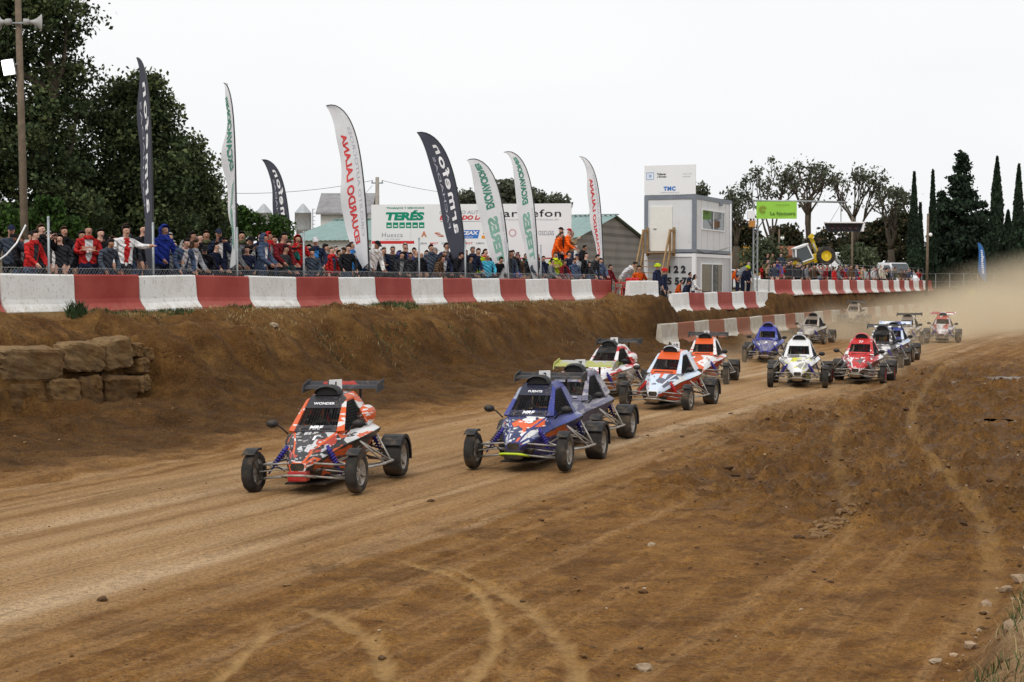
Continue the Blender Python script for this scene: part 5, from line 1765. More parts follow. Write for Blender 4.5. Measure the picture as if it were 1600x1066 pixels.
def make_body(pose):
    V, E, Rd, tagv = [], [], [], []
    segs = []
    def add(p, r, lab, frm=None):
        V.append(Vector(p)); Rd.append(r)
        k = len(V) - 1
        if frm is not None:
            E.append((frm, k)); segs.append((V[frm], V[k], lab))
        return k
    lean = pose.get('lean', 0.0)
    sit = pose.get('sit', False)
    hz_ = 0.95
    def L(p):   # lean the upper body forward about the hips
        p = Vector(p) - Vector((0, 0, hz_))
        return Matrix.Rotation(lean, 3, 'X') @ p + Vector((0, 0, hz_))
    pel = add((0, 0, 0.95), 0.145, 'leg')
    sp1 = add(L((0, 0.0, 1.12)), 0.165, 'top', pel)
    sp2 = add(L((0, 0.005, 1.30)), 0.182, 'top', sp1)
    nb = add(L((0, 0.01, 1.43)), 0.118, 'top', sp2)
    nk = add(L((0, -0.005, 1.505)), 0.058, 'top', nb)
    jw = add(L((0, -0.022, 1.585)), 0.068, 'skin', nk)
    hd = add(L((0, -0.012, 1.655)), 0.092, 'skin', jw)
    cr = add(L((0, 0.002, 1.715)), 0.074, 'skin', hd)
    ns = add(L((0, -0.118, 1.640)), 0.014, 'skin', hd)
    for s in (-1, 1):
        ear = add(L((s * 0.090, 0.0, 1.650)), 0.014, 'skin', hd)
        hp = add((s * 0.095, 0, 0.88), 0.100, 'leg', pel)
        if sit == 'drive':
            kn = add((s * 0.13, -0.36, 1.06), 0.072, 'leg', hp)
            an = add((s * 0.11, -0.72, 0.92), 0.050, 'leg', kn)
            add((s * 0.11, -0.80, 1.00), 0.042, 'shoe', an)
        elif sit:
            kn = add((s * 0.12, -0.42, 0.90), 0.072, 'leg', hp)
            an = add((s * 0.12, -0.46, 0.48), 0.050, 'leg', kn)
            add((s * 0.13, -0.60, 0.43), 0.042, 'shoe', an)
        else:
            kx = pose.get('stride', 0.0) * s
            kn = add((s * 0.105, -0.02 - kx * .5, 0.50), 0.070, 'leg', hp)
            an = add((s * 0.11, 0.02 - kx, 0.09), 0.050, 'leg', kn)
            add((s * 0.125, -0.14 - kx, 0.045), 0.042, 'shoe', an)
        sh = add(L((s * 0.185, 0.012, 1.405)), 0.088, 'top', nb)
        el, wr, ha = pose['R' if s < 0 else 'L']
        m = lambda q: L((q[0] * s, q[1], q[2]))
        e = add(m(el), 0.068, 'top', sh)
        w = add(m(wr), 0.046, 'top', e)
        pm = fingers(lambda p, r, lab, f=None: add(p, r, lab, f), m(wr), m(ha), -s, pose.get('curl', 0.6))
        E.append((w, pm)); segs.append((V[w], V[pm], 'hand'))
    me = bpy.data.meshes.new('body')
    me.from_pydata([tuple(v) for v in V], E, [])
    ob = bpy.data.objects.new('body', me)
    COL.objects.link(ob)
    sk = ob.modifiers.new('skin', 'SKIN')
    sk.use_smooth_shade = True
    for k, d in enumerate(me.skin_vertices[0].data):
        d.radius = (Rd[k], Rd[k])
        d.use_root = (k == 0)
    sb = ob.modifiers.new('sub', 'SUBSURF')
    sb.levels = 2
    sb.render_levels = 2
    dg = bpy.context.evaluated_depsgraph_get()
    out = bpy.data.meshes.new_from_object(ob.evaluated_get(dg))
    bpy.data.objects.remove(ob)
    n = len(out.vertices)
    co = np.empty(n * 3); out.vertices.foreach_get('co', co); co = co.reshape(-1, 3)
    # flatten the trunk front to back, narrow the head
    Li = Matrix.Rotation(-lean, 3, 'X')
    Lm, Lb = np.array(Li), np.array(Matrix.Rotation(lean, 3, 'X'))
    q = (co - [0, 0, hz_]) @ Lm.T + [0, 0, hz_]
    trunk = sstep(0.86, 1.0, q[:, 2]) * sstep(1.47, 1.42, q[:, 2]) * (np.abs(q[:, 0]) < 0.21)
    q[:, 1] = q[:, 1] * (1 - 0.28 * trunk)
    q[:, 0] = q[:, 0] * (1 + 0.10 * trunk)
    head = sstep(1.56, 1.60, q[:, 2]) * (np.hypot(q[:, 0], q[:, 1]) < 0.2)
    q[:, 0] = q[:, 0] * (1 - 0.16 * head)
    co = (q - [0, 0, hz_]) @ Lb.T + [0, 0, hz_]
    out.vertices.foreach_set('co', co.ravel())
    pc = np.empty(len(out.polygons) * 3); out.polygons.foreach_get('center', pc); pc = pc.reshape(-1, 3)
    best = np.full(len(pc), 1e9); slot = np.zeros(len(pc), dtype=np.int32)
    SL = {'skin': 0, 'hand': 0, 'top': 1, 'leg': 2, 'shoe': 3}
    for a, b, lab in segs:
        a, b = np.array(a), np.array(b)
        ab = b - a
        t_ = np.clip(((pc - a) @ ab) / (ab @ ab + 1e-9), 0, 1)
        d = np.linalg.norm(pc - a - t_[:, None] * ab, axis=1)
        mk = d < best
        best[mk] = d[mk]; slot[mk] = SL[lab]
    ql = (pc - [0, 0, hz_]) @ Lm.T + [0, 0, hz_]
    slot[(ql[:, 2] > 0.93) & (ql[:, 2] < 1.2) & (slot == 2) & (np.abs(ql[:, 0]) < .25) & (not sit)] = 1
    slot[(ql[:, 2] > 1.515) & (np.hypot(ql[:, 0], ql[:, 1] + .01) < 0.16) & (slot == 1)] = 0
    slot[(ql[:, 2] < 1.50) & (slot == 0) & (np.hypot(ql[:, 0], ql[:, 1]) < 0.2) & (ql[:, 2] > 1.38)] = 1
    slot[(slot == 1) & (np.abs(ql[:, 0]) < 0.062) & (ql[:, 1] < -0.04) & (ql[:, 2] > 0.98) & (ql[:, 2] < 1.5)] = 5
    for s in (-1, 1):
        d = np.linalg.norm((ql - [s * 0.030, -0.098, 1.668]) * [1, .6, 1.5], axis=1)
        slot[(d < 0.0165) & (slot == 0)] = 4
    d = np.linalg.norm((ql - [0, -0.10, 1.600]) * [.55, .5, 1.8], axis=1)
    slot[(d < 0.018) & (slot == 0)] = 6
    out.polygons.foreach_set('material_index', slot)
    out.polygons.foreach_set('use_smooth', np.ones(len(out.polygons), dtype=bool))
    out.update()
    hc = Matrix.Rotation(lean, 3, 'X') @ (HEADC - Vector((0, 0, hz_))) + Vector((0, 0, hz_))
    hand = Matrix.Rotation(lean, 3, 'X') @ (Vector(pose['L'][2]) - Vector((0, 0, hz_))) + Vector((0, 0, hz_))
    return out, hc, lean, hand

dn = ((0.265, 0.02, 1.14), (0.275, -0.07, 0.92), (0.275, -0.10, 0.85))
rail = ((0.27, -0.10, 1.17), (0.20, -0.33, 1.04), (0.19, -0.40, 1.02))
phone = ((0.24, -0.17, 1.22), (0.09, -0.30, 1.42), (0.06, -0.33, 1.49))
cross = ((0.26, -0.07, 1.16), (0.02, -0.21, 1.19), (-0.08, -0.20, 1.21))
pock = ((0.29, 0.05, 1.16), (0.21, -0.08, 0.99), (0.19, -0.11, 0.93))
reach = ((0.32, -0.16, 1.33), (0.38, -0.42, 1.36), (0.39, -0.50, 1.38))
lap = ((0.25, -0.10, 1.16), (0.14, -0.32, 1.03), (0.13, -0.39, 1.02))
wheel = ((0.25, -0.20, 1.20), (0.14, -0.42, 1.24), (0.10, -0.48, 1.26))
POSES = {'down': dict(L=dn, R=dn), 'rail': dict(L=rail, R=rail, lean=R(8)), 'phone': dict(L=phone, R=phone), 'cross': dict(L=cross, R=cross), 'pocket': dict(L=pock, R=pock), 'one': dict(L=phone, R=dn, lean=R(3)), 'reach': dict(L=reach, R=dn, lean=R(6)), 'lean': dict(L=rail, R=rail, lean=R(24)), 'sit': dict(L=lap, R=lap, sit=True, lean=R(10)), 'drive': dict(L=wheel, R=wheel, sit='drive', lean=R(-14)), 'stride': dict(L=rail, R=dn, stride=0.14), 'bend': dict(L=((0.24, -0.12, 1.15), (0.18, -0.3, 1.05), (0.17, -0.37, 1.0)), R=dn, lean=R(48))}
BODY = {k: make_body(p) for k, p in POSES.items()}

def shell(r, keep, nu=18, nv=12, off=(0, 0, 0), wob=0.0, smoothv=True):
    mb = MB()
    vs, fs, ok = [], [], []
    for j in range(nv + 1):
        t_ = math.pi * j / nv
        for i in range(nu):
            a = 2 * math.pi * i / nu
            d = Vector((math.sin(t_) * math.cos(a), math.sin(t_) * math.sin(a), math.cos(t_)))
            k = 1 + wob * mnoise.noise(d * 4)
            vs.append(Vector((d.x * r[0], d.y * r[1], d.z * r[2])) * k + Vector(off)); ok.append(keep(d))
    for j in range(nv):
        for i in range(nu):
            f = (j * nu + i, (j + 1) * nu + i, (j + 1) * nu + (i + 1) % nu, j * nu + (i + 1) % nu)
            if sum(ok[k] for k in f) >= 3:
                fs.append(f)
    mb.add(vs, fs, 0, smoothv)
    return mb
hm = mat('hair_placeholder', (0.03, 0.02, 0.015))
HAIR = {}
HAIR['short'] = shell((0.085, 0.108, 0.122), lambda d: d.y > -0.15 and d.z > -0.45 or d.z > 0.55, off=(0, 0.008, 0.012), wob=0.10).mesh('hair', hm, False)
mb = shell((0.095, 0.118, 0.128), lambda d: d.y > -0.1 and d.z > -0.6 or d.z > 0.55, off=(0, 0.010, 0.010), wob=0.12)
for k in range(9):
    a = R(20 + 140 * k / 8)
    mb.tube([(0.085 * math.cos(a), 0.02 + 0.085 * math.sin(a), 0.0), (0.098 * math.cos(a), 0.02 + 0.10 * math.sin(a), -0.12), (0.10 * math.cos(a), 0.0 + 0.11 * math.sin(a), -0.26)], [0.035, 0.040, 0.018], 6)
HAIR['long'] = mb.mesh('hair', hm, False)
HAIR['ring'] = shell((0.083, 0.106, 0.112), lambda d: d.y > -0.02 and -0.45 < d.z < 0.38, off=(0, 0.008, 0.008), wob=0.06).mesh('hair', hm, False)
mb = shell((0.092, 0.113, 0.118), lambda d: d.z > 0.12, off=(0, 0.006, 0.020))
mb.add([(0.075 * math.cos(a), -0.085 - 0.085 * math.sin(a), 0.036 - 0.012 * math.sin(a)) for a in [math.pi * k / 8 for k in range(9)]] + [(0.075 * math.cos(a), -0.085 - 0.085 * math.sin(a), 0.028 - 0.012 * math.sin(a)) for a in [math.pi * k / 8 for k in range(9)]] + [(0, -0.07, 0.055), (0, -0.07, 0.03)], [(k, k + 1, 18) for k in range(8)] + [(k + 10, k + 9, 19) for k in range(8)] + [(k, k + 9, k + 10, k + 1) for k in range(8)])
HAIR['cap'] = mb.mesh('cap', hm, False)
HAIR['beanie'] = shell((0.094, 0.115, 0.128), lambda d: d.z > 0.02, off=(0, 0.008, 0.018)).mesh('beanie', hm, False)
mb = shell((0.112, 0.130, 0.142), lambda d: d.y > -0.42 or d.z > 0.72, off=(0, 0.012, -0.005), wob=0.05)
mb.lathe([(0.13, -0.20), (0.125, -0.13), (0.10, -0.09)], 14)
HAIR['hood'] = mb.mesh('hood', hm, False)
mb = shell((0.118, 0.140, 0.128), lambda d: d.z > -0.02, off=(0, 0.005, 0.022))
mb.lathe([(0.116, 0.018), (0.145, 0.010), (0.145, 0.004), (0.116, 0.006)], 18)
HAIR['hardhat'] = mb.mesh('helmet', hm, False)
mb = shell((0.132, 0.155, 0.150), lambda d: not (d.y < -0.55 and -0.30 < d.z < 0.42), nu=24, nv=16, off=(0, 0.008, 0.008))
mb.add([v for v in [(0.11 * math.sin(a), -0.150 * math.cos(a) + .008, z) for z in (-0.045, 0.065) for a in [R(-50 + 100 * k / 8) for k in range(9)]]], [(k, k + 1, k + 10, k + 9) for k in range(8)], 1, True)
HAIR['race'] = mb.mesh('helmet', [hm, mat('visor', (0.02, 0.022, 0.03), 0.1, spec=0.6)], False)

SKIN = [mat('skin_%d' % i, c, 0.55, var=0.08, scale=9) for i, c in enumerate([(0.48, 0.27, 0.19), (0.42, 0.22, 0.15), (0.54, 0.32, 0.24), (0.35, 0.18, 0.115)])]
EYE = mat('eye_dark', (0.035, 0.025, 0.02), 0.4)
LIP = mat('lip', (0.26, 0.10, 0.085), 0.5)
PAL = dict(black=(0.012, 0.012, 0.015), navy=(0.016, 0.022, 0.05), charcoal=(0.035, 0.037, 0.043), slate=(0.055, 0.07, 0.095), grey=(0.20, 0.21, 0.225), pale=(0.42, 0.43, 0.45), white=(0.70, 0.70, 0.70), cream=(0.55, 0.50, 0.40), red=(0.45, 0.02, 0.02), darkred=(0.16, 0.015, 0.02), blue=(0.025, 0.05, 0.33), sky=(0.03, 0.16, 0.42), cyan=(0.06, 0.36, 0.52), teal=(0.02, 0.14, 0.12), purple=(0.08, 0.07, 0.24), olive=(0.085, 0.085, 0.04), green=(0.03, 0.10, 0.04), brown=(0.10, 0.06, 0.035), tan=(0.30, 0.22, 0.13), orange=(0.75, 0.11, 0.01), hivis=(0.50, 0.62, 0.02), denim=(0.07, 0.10, 0.17), pink=(0.45, 0.20, 0.22), yellow=(0.65, 0.48, 0.02), jeans=(0.045, 0.065, 0.12), brownhair=(0.055, 0.03, 0.017), darkhair=(0.016, 0.012, 0.010), greyhair=(0.30, 0.29, 0.28), fair=(0.22, 0.14, 0.07))
def fabric(name, c):
    if name in MAT:
        return MAT[name]
    t = NT(name)
    v = t.coords('Object')
    oi = t.n('ObjectInfo')
    n1 = t.noise(v, 5, 4)
    col = t.ramp(n1, [(0.3, tuple(k * 0.72 for k in c)), (0.7, tuple(min(1, k * 1.25) for k in c))])
    hv = t.ramp(oi.outputs['Random'], [(0.0, (0.7, 0.7, 0.75)), (0.5, (1, 1, 1)), (1.0, (1.35, 1.3, 1.25))])
    t.col(t.mix(0.8, col, hv, 'MULTIPLY'))
    wv = t.n('TexWave'); wv.inputs['Scale'].default_value = 3.2; wv.inputs['Distortion'].default_value = 9.0; wv.inputs['Detail'].default_value = 2.0
    mp = t.n('Mapping'); mp.inputs['Rotation'].default_value = (0.5, 0.9, 0.2); t.l(v, mp.inputs[0]); t.l(mp.outputs[0], wv.inputs[0])
    t.bump(wv.outputs['Fac'], 0.8, 0.035)
    MAT[name] = t.set(0.85, 0, 0.15)
    return t.m
def cm(k):
    return fabric('fabric_' + k, PAL[k])
WORD = dict(pale='pale grey', sky='bright blue', hivis='yellow hi-vis', brownhair='brown', darkhair='dark', greyhair='grey', fair='fair')
HW = dict(short='hair', long='hair', ring='hair', cap='cap', beanie='beanie', hood='hood', hardhat='helmet', race='helmet')

COLLAR = MB().lathe([(0.075, 0.035), (0.092, 0.038), (0.108, 0.0), (0.125, -0.045), (0.10, -0.06)], 16).mesh('collar', hm, False)
PACK = MB().bbox((0, 0, 0), (0.28, 0.15, 0.42), 0.05).bar((-0.10, -0.06, 0.19), (-0.11, -0.30, 0.10), 0.05, 0.012).bar((0.10, -0.06, 0.19), (0.11, -0.30, 0.10), 0.05, 0.012).mesh('backpack', hm)
PHONE = MB().bbox((0, 0, 0), (0.15, 0.010, 0.075), 0.004).mesh('phone', hm)
NAMES = set()
def person(loc, rz, k, pose, top, hair, hairc, label, front=None, trousers='jeans', skin=None, group=None):
    me, hc, lean, hand = BODY[pose]
    rt = bpy.data.objects.new('person', me)
    COL.objects.link(rt)
    rt.location = loc
    rt.rotation_euler = (0, 0, rz)
    rt.scale = (k * rng.uniform(0.97, 1.06), k * rng.uniform(0.97, 1.06), k)
    if len(me.materials) == 0:
        for i in range(7):
            me.materials.append(SKIN[0])
    sk = SKIN[skin if skin is not None else rng.randrange(4)]
    for i, m in enumerate((sk, cm(top), cm(trousers), cm('black'), EYE, cm(front or top), LIP)):
        rt.material_slots[i].link = 'OBJECT'
        rt.material_slots[i].material = m
    tag(rt, label, 'person', group)
    if hair and hair != 'none':
        h = bpy.data.objects.new({'cap': 'cap', 'beanie': 'beanie', 'hood': 'hood', 'hardhat': 'helmet', 'race': 'helmet'}.get(hair, 'hair'), HAIR[hair])
        COL.objects.link(h)
        h.parent = rt
        h.location = hc
        h.rotation_euler = (lean, 0, 0)
        h.material_slots[0].link = 'OBJECT'
        h.material_slots[0].material = cm(hairc)
    if pose != 'drive' and hair != 'hood' and (len(NAMES) * 7) % 10 < 6:
        h = bpy.data.objects.new('collar', COLLAR)
        COL.objects.link(h)
        h.parent = rt
        h.location = hc + Matrix.Rotation(lean, 3, 'X') @ Vector((0, 0.012, -0.150))
        h.rotation_euler = (lean - 0.12, 0, 0)
        h.material_slots[0].link = 'OBJECT'
        h.material_slots[0].material = cm(top)
    if label in NAMES:
        print('DUPLICATE LABEL', label)
    NAMES.add(label)
    return rt

def describe(top, hair, hairc, front):
    s = 'person in %s top' % WORD.get(top, top) if not front else 'person in %s jacket, %s shirt' % (WORD.get(top, top), WORD.get(front, front))
    if front and hair != 'hood':
        pass
    elif hair in ('cap', 'beanie', 'hardhat'):
        s += ' and %s %s' % (WORD.get(hairc, hairc), HW[hair])
    elif hair == 'hood':
        s += ' with hood up'
    elif hair == 'none':
        s += ', bald head'
    return s

CROWD = [  # image x, head top y, pose, top, hair kind, hair colour, front, trousers
    (-22, 362, 'down', 'navy', 'short', 'darkhair'), (17, 352, 'one', 'slate', 'cap', 'navy'), (45, 360, 'rail', 'red', 'short', 'darkhair'), (67, 350, 'phone', 'black', 'short', 'brownhair'), (97, 366, 'pocket', 'charcoal', 'long', 'darkhair'), (135, 352, 'cross', 'red', 'none', '', 'white'), (157, 357, 'phone', 'black', 'short', 'darkhair'), (178, 368, 'down', 'black', 'none', ''), (193, 352, 'reach', 'white', 'short', 'darkhair', 'red'), (206, 346, 'down', 'charcoal', 'short', 'brownhair'), (220, 347, 'pocket', 'black', 'none', ''), (253, 352, 'rail', 'blue', 'hood', 'blue'), (236, 368, 'down', 'navy', 'short', 'darkhair'),
    (280, 373, 'lean', 'denim', 'short', 'darkhair'), (296, 375, 'rail', 'pale', 'long', 'brownhair'), (304, 362, 'down', 'black', 'short', 'darkhair'), (313, 365, 'pocket', 'black', 'ring', 'greyhair'), (319, 385, 'lean', 'black', 'cap', 'black'), (327, 360, 'down', 'olive', 'short', 'brownhair'), (345, 358, 'phone', 'navy', 'cap', 'navy'), (357, 368, 'rail', 'grey', 'hood', 'grey'), (376, 361, 'down', 'olive', 'short', 'darkhair'), (394, 370, 'phone', 'black', 'cap', 'black'), (403, 358, 'down', 'navy', 'short', 'darkhair'), (412, 366, 'rail', 'denim', 'hood', 'denim'), (419, 360, 'down', 'red', 'hood', 'red'), (428, 368, 'cross', 'red', 'short', 'brownhair'), (436, 362, 'rail', 'darkred', 'short', 'darkhair'), (446, 368, 'pocket', 'black', 'short', 'darkhair'), (456, 376, 'one', 'teal', 'short', 'brownhair'),
    (467, 367, 'phone', 'red', 'hood', 'red'), (479, 383, 'down', 'cream', 'short', 'brownhair'), (494, 372, 'rail', 'navy', 'cap', 'white', 'sky'), (508, 382, 'pocket', 'grey', 'long', 'darkhair'), (522, 386, 'down', 'red', 'short', 'fair'), (539, 383, 'rail', 'black', 'short', 'darkhair'), (552, 378, 'down', 'sky', 'short', 'brownhair'), (561, 384, 'one', 'sky', 'cap', 'black'), (579, 378, 'lean', 'white', 'cap', 'black'), (595, 388, 'cross', 'charcoal', 'none', ''), (605, 386, 'down', 'black', 'short', 'greyhair'), (614, 385, 'rail', 'navy', 'short', 'greyhair'), (629, 380, 'down', 'purple', 'short', 'greyhair'),
    (641, 399, 'rail', 'charcoal', 'short', 'brownhair'), (648, 390, 'down', 'navy', 'none', ''), (660, 393, 'pocket', 'black', 'none', ''), (674, 382, 'down', 'slate', 'short', 'darkhair'), (678, 400, 'lean', 'brown', 'long', 'brownhair'), (690, 392, 'rail', 'navy', 'short', 'greyhair', 'pale'), (698, 379, 'pocket', 'navy', 'short', 'darkhair'), (711, 383, 'phone', 'black', 'short', 'darkhair'), (722, 384, 'down', 'black', 'long', 'darkhair'), (737, 386, 'rail', 'navy', 'short', 'greyhair'), (746, 388, 'down', 'hivis', 'short', 'darkhair', 'black'), (755, 389, 'down', 'red', 'short', 'brownhair'), (762, 397, 'rail', 'cyan', 'none', ''), (771, 392, 'down', 'charcoal', 'short', 'darkhair'), (776, 402, 'lean', 'black', 'short', 'darkhair'), (785, 397, 'pocket', 'grey', 'short', 'darkhair'), (801, 391, 'down', 'black', 'short', 'darkhair'), (799, 403, 'rail', 'blue', 'short', 'brownhair'), (809, 397, 'down', 'brown', 'long', 'pink'), (823, 396, 'pocket', 'teal', 'short', 'brownhair'), (834, 397, 'rail', 'slate', 'cap', 'cream'), (847, 400, 'down', 'navy', 'short', 'brownhair'), (857, 405, 'rail', 'grey', 'short', 'darkhair'), (866, 394, 'cross', 'hivis', 'short', 'brownhair'), (880, 410, 'rail', 'darkred', 'short', 'brownhair'), (888, 391, 'down', 'navy', 'short', 'darkhair'), (904, 397, 'pocket', 'pale', 'cap', 'navy'), (914, 395, 'down', 'black', 'short', 'darkhair'), (922, 398, 'lean', 'charcoal', 'short', 'darkhair'), (937, 404, 'rail', 'denim', 'long', 'darkhair'), (930, 413, 'rail', 'tan', 'short', 'brownhair'), (951, 414, 'rail', 'darkred', 'short', 'darkhair'), (943, 410, 'down', 'charcoal', 'short', 'brownhair'),
]
# a few more dark figures fill the gaps between the named ones
for px, y in ((30, 372), (80, 372), (118, 374), (165, 374), (268, 380), (335, 380), (368, 384), (385, 388), (440, 384), (486, 392), (515, 398), (530, 392), (546, 396), (570, 396), (621, 396), (667, 402), (705, 394), (716, 400), (730, 400), (792, 392), (816, 404), (841, 404), (872, 404), (896, 404), (909, 408), (918, 412)):
    CROWD.append((px, y, rng.choice(['rail', 'down', 'lean', 'pocket']), rng.choice(['black', 'navy', 'charcoal', 'slate', 'black', 'brown', 'grey', 'denim']), rng.choice(['short', 'short', 'long', 'cap', 'short']), rng.choice(['darkhair', 'brownhair', 'black'])))
BACKROW = [(px + rng.uniform(-3, 3), 0) for px in list(range(50, 250, 26)) + list(range(262, 960, 13))]
for px, _ in BACKROW:
    CROWD.append((px, -1, rng.choice(['down', 'pocket', 'phone', 'down']), rng.choice(['black', 'navy', 'charcoal', 'black', 'black', 'brown', 'grey', 'denim', 'darkred', 'slate', 'navy']), rng.choice(['short', 'short', 'short', 'cap', 'short', 'long']), rng.choice(['darkhair', 'brownhair', 'black', 'greyhair'])))
CROWD.sort(key=lambda r: r[0])
for i, row in enumerate(CROWD):
    px, hy, pose, top, hair, hairc = row[:6]
    front = row[6] if len(row) > 6 else (rng.choice(['white', 'grey', 'red', 'sky', 'pale', 'tan', 'darkred']) if (hy < 0 and rng.random() < 0.4) else None)
    s = F_PX / 45
    back = {'lean': 0.55, 'rail': 0.62, 'phone': 0.9, 'reach': 0.6}.get(pose, 1.1)
    v = -back - rng.uniform(0.0, 0.5) - (rng.uniform(0.7, 1.4) if hy < 0 else 0)
    u = u_at(px, v)
    p = UV(u, v)
    z = zg(p.x, p.y)
    need = AT(px, hy, p.y).z - z if hy > 0 else 1.775 * rng.uniform(0.92, 1.04)
    hgt = {'lean': 1.70, 'rail': 1.755, 'bend': 1.5}.get(pose, 1.775)
    k = min(1.10, max(0.80, need / hgt))
    if need / hgt < 0.92:      # smaller in the photo: stand nearer the barrier on lower ground rather than shrink
        k = max(0.86, need / hgt)
    lab = '%s, %s from left on the bank' % (describe(top, hair, hairc, front), ordinal(i + 1))
    fr = front or (rng.choice(['black', 'grey', 'white', 'charcoal', 'slate']) if rng.random() < 0.45 else None)
    q = person((p.x, p.y, z), R(rng.uniform(5, 78)), k, pose, top, hair, hairc, lab, fr, rng.choice(['jeans', 'black', 'charcoal', 'navy']), group='spectators along the bank')
    q.rotation_euler = (R(rng.uniform(-3, 3)), R(rng.uniform(-3, 3)), q.rotation_euler[2])
    if pose in ('phone', 'one'):
        hx = BODY[pose][3]
        lp_ = Vector((0 if pose == 'phone' else hx.x, hx.y - 0.05, hx.z + 0.06)) * k
        ph = link('phone', PHONE, label='phone held up by the %s person from left on the bank' % ordinal(i + 1), cat='phone', group='phones held up in the crowd')
        ph.location = q.location + Matrix.Rotation(q.rotation_euler[2], 3, 'Z') @ lp_
        ph.rotation_euler = (0, 0, q.rotation_euler[2])
        ph.material_slots[0].link = 'OBJECT'; ph.material_slots[0].material = cm('black')
    elif pose in ('down', 'pocket') and rng.random() < 0.16:
        bpk = link('backpack', PACK, label='backpack worn by the %s person from left on the bank' % ordinal(i + 1), cat='backpack', group='backpacks in the crowd')
        bpk.location = q.location + Matrix.Rotation(q.rotation_euler[2], 3, 'Z') @ (Vector((0, 0.20, 1.24)) * k)
        bpk.rotation_euler = (0, 0, q.rotation_euler[2])
        bpk.material_slots[0].link = 'OBJECT'; bpk.material_slots[0].material = cm(rng.choice(['black', 'navy', 'red', 'olive', 'sky']))

# red platform with people on it
plat = thing('red_platform', 'red platform trailer in front of the billboard right end', 'platform', AT(858, 440, 68.3))
plat.location.z = 2.0
redp = mat('paint_red_platform', (0.45, 0.02, 0.02), 0.5, var=0.1)
MB().bbox((0, 0, 1.0), (2.9, 1.4, 0.14), 0.02).build('deck', redp, plat)
for x in (-1.35, 1.35):
    for y in (-0.6, 0.6):
        MB().bar((x, y, 0), (x, y, 0.95), 0.08).build('leg', redp, plat)
MB().bbox((0, -0.69, 0.7), (2.8, 0.06, 0.5), 0.01).build('side_board', redp, plat)
MB().tube([(-1.4, 0.6, 1.0), (-1.4, 0.6, 1.75), (1.4, 0.6, 1.75), (1.4, 0.6, 1.0)], 0.03, 8).build('guard_rail', redp, plat)
PZ = 3.075
def on_platform(px, hy, pose, top, hair, hairc, label, rz, dy=0.0, trousers='jeans', sit=0.0):
    Y = plat.location.y + dy
    x = AT(px, 440, Y).x
    k = (AT(px, hy, Y).z - PZ + sit) / 1.78
    return person((x, Y, PZ - sit * max(0.75, min(1.12, k))), rz, max(0.75, min(1.12, k)), pose, top, hair, hairc, label, trousers=trousers, group='people on the red platform')
on_platform(826, 348, 'sit', 'black', 'short', 'darkhair', 'person in black jacket and red trousers sitting high before the billboard', R(50), -0.4, 'red', 0.80)
on_platform(866, 360, 'lean', 'orange', 'short', 'brownhair', 'person in orange overalls stooping on the red platform', R(70), -0.25, 'orange')
on_platform(876, 349, 'down', 'brown', 'cap', 'black', 'person in brown top and black cap on the red platform', R(60), 0.35)
on_platform(885, 357, 'rail', 'orange', 'cap', 'red', 'person in orange jacket and red cap on the red platform', R(75), 0.0, 'orange')
on_platform(893, 361, 'phone', 'tan', 'cap', 'cream', 'person in tan vest and cream hat filming on the red platform', R(85), 0.2)
p = AT(899, 440, 68.4)
person((p.x + 0.1, p.y, 2.62), R(80), 0.98, 'lean', 'black', 'short', 'darkhair', 'person in black jacket leaning off the right end of the platform', trousers='jeans', group='people on the red platform')
MB().bbox((0, 0, 0.28), (0.7, 0.7, 0.62), 0.02).build('wooden_crate', timber, label='wooden crate step at the right end of the red platform', cat='crate').location = (p.x + 0.1, p.y, 2.0)

# marshals
def at_ground(px, Y, hy, pose, top, hair, hairc, label, rz, front=None, trousers='navy', z=None, group='track marshals', k=None):
    x = AT(px, 440, Y).x
    z = zg(x, Y) if z is None else z
    hgt = {'lean': 1.70, 'rail': 1.755, 'bend': 1.45}.get(pose, 1.775)
    kk_ = k or max(0.82, min(1.1, (AT(px, hy, Y).z - z) / hgt))
    return person((x, Y, z), rz, kk_, pose, top, hair, hairc, label, front, trousers, group=group)
at_ground(970, 67.5, 405, 'bend', 'white', 'short', 'darkhair', 'person in white top and beige trousers bending over at the barrier end', R(80), trousers='cream')
at_ground(998, 68.2, 400, 'one', 'orange', 'short', 'darkhair', 'marshal in orange hi-vis suit standing at the foot of the stair', R(20), trousers='navy')
at_ground(1027, 67.6, 398, 'down', 'navy', 'hardhat', 'hivis', 'marshal in navy with yellow helmet sitting by the askew white block', R(60), trousers='charcoal')
at_ground(1038, 68.8, 393, 'down', 'navy', 'hardhat', 'red', 'marshal in navy with red helmet beside the yellow helmet one', R(70), trousers='charcoal')
at_ground(1056, 71.6, 430, 'lean', 'orange', 'short', 'darkhair', 'marshal in orange vest crouching in front of the cabin', R(75), k=0.84)
at_ground(1067, 70.6, 430, 'lean', 'navy', 'short', 'brownhair', 'person in navy overalls stooping in front of the cabin', R(70), k=0.84)
at_ground(1075, 71.8, 422, 'rail', 'navy', 'short', 'darkhair', 'person in navy jacket with dark hair before the cabin corner', R(75), front='darkred', k=0.92)
at_ground(1083, 71.3, 430, 'rail', 'white', 'long', 'darkhair', 'person in white top with long dark hair before the cabin corner', R(85), front='yellow', k=0.84)
at_ground(1160, 81.4, 424, 'lean', 'navy', 'hardhat', 'hivis', 'marshal in navy with yellow helmet by the gantry post', R(60), k=0.95, trousers='navy')
at_ground(1152, 85.5, 412, 'bend', 'grey', 'short', 'greyhair', 'person in grey jacket bending behind the gantry post marshal', R(100), k=1.1)
at_ground(1169, 86.5, 408, 'down', 'navy', 'short', 'brownhair', 'person in navy jacket standing left of the gantry post', R(60))
at_ground(1143, 82.5, 440, 'lean', 'orange', 'short', 'brownhair', 'marshal in orange vest at the right corner of the cabin', R(80), k=0.85)
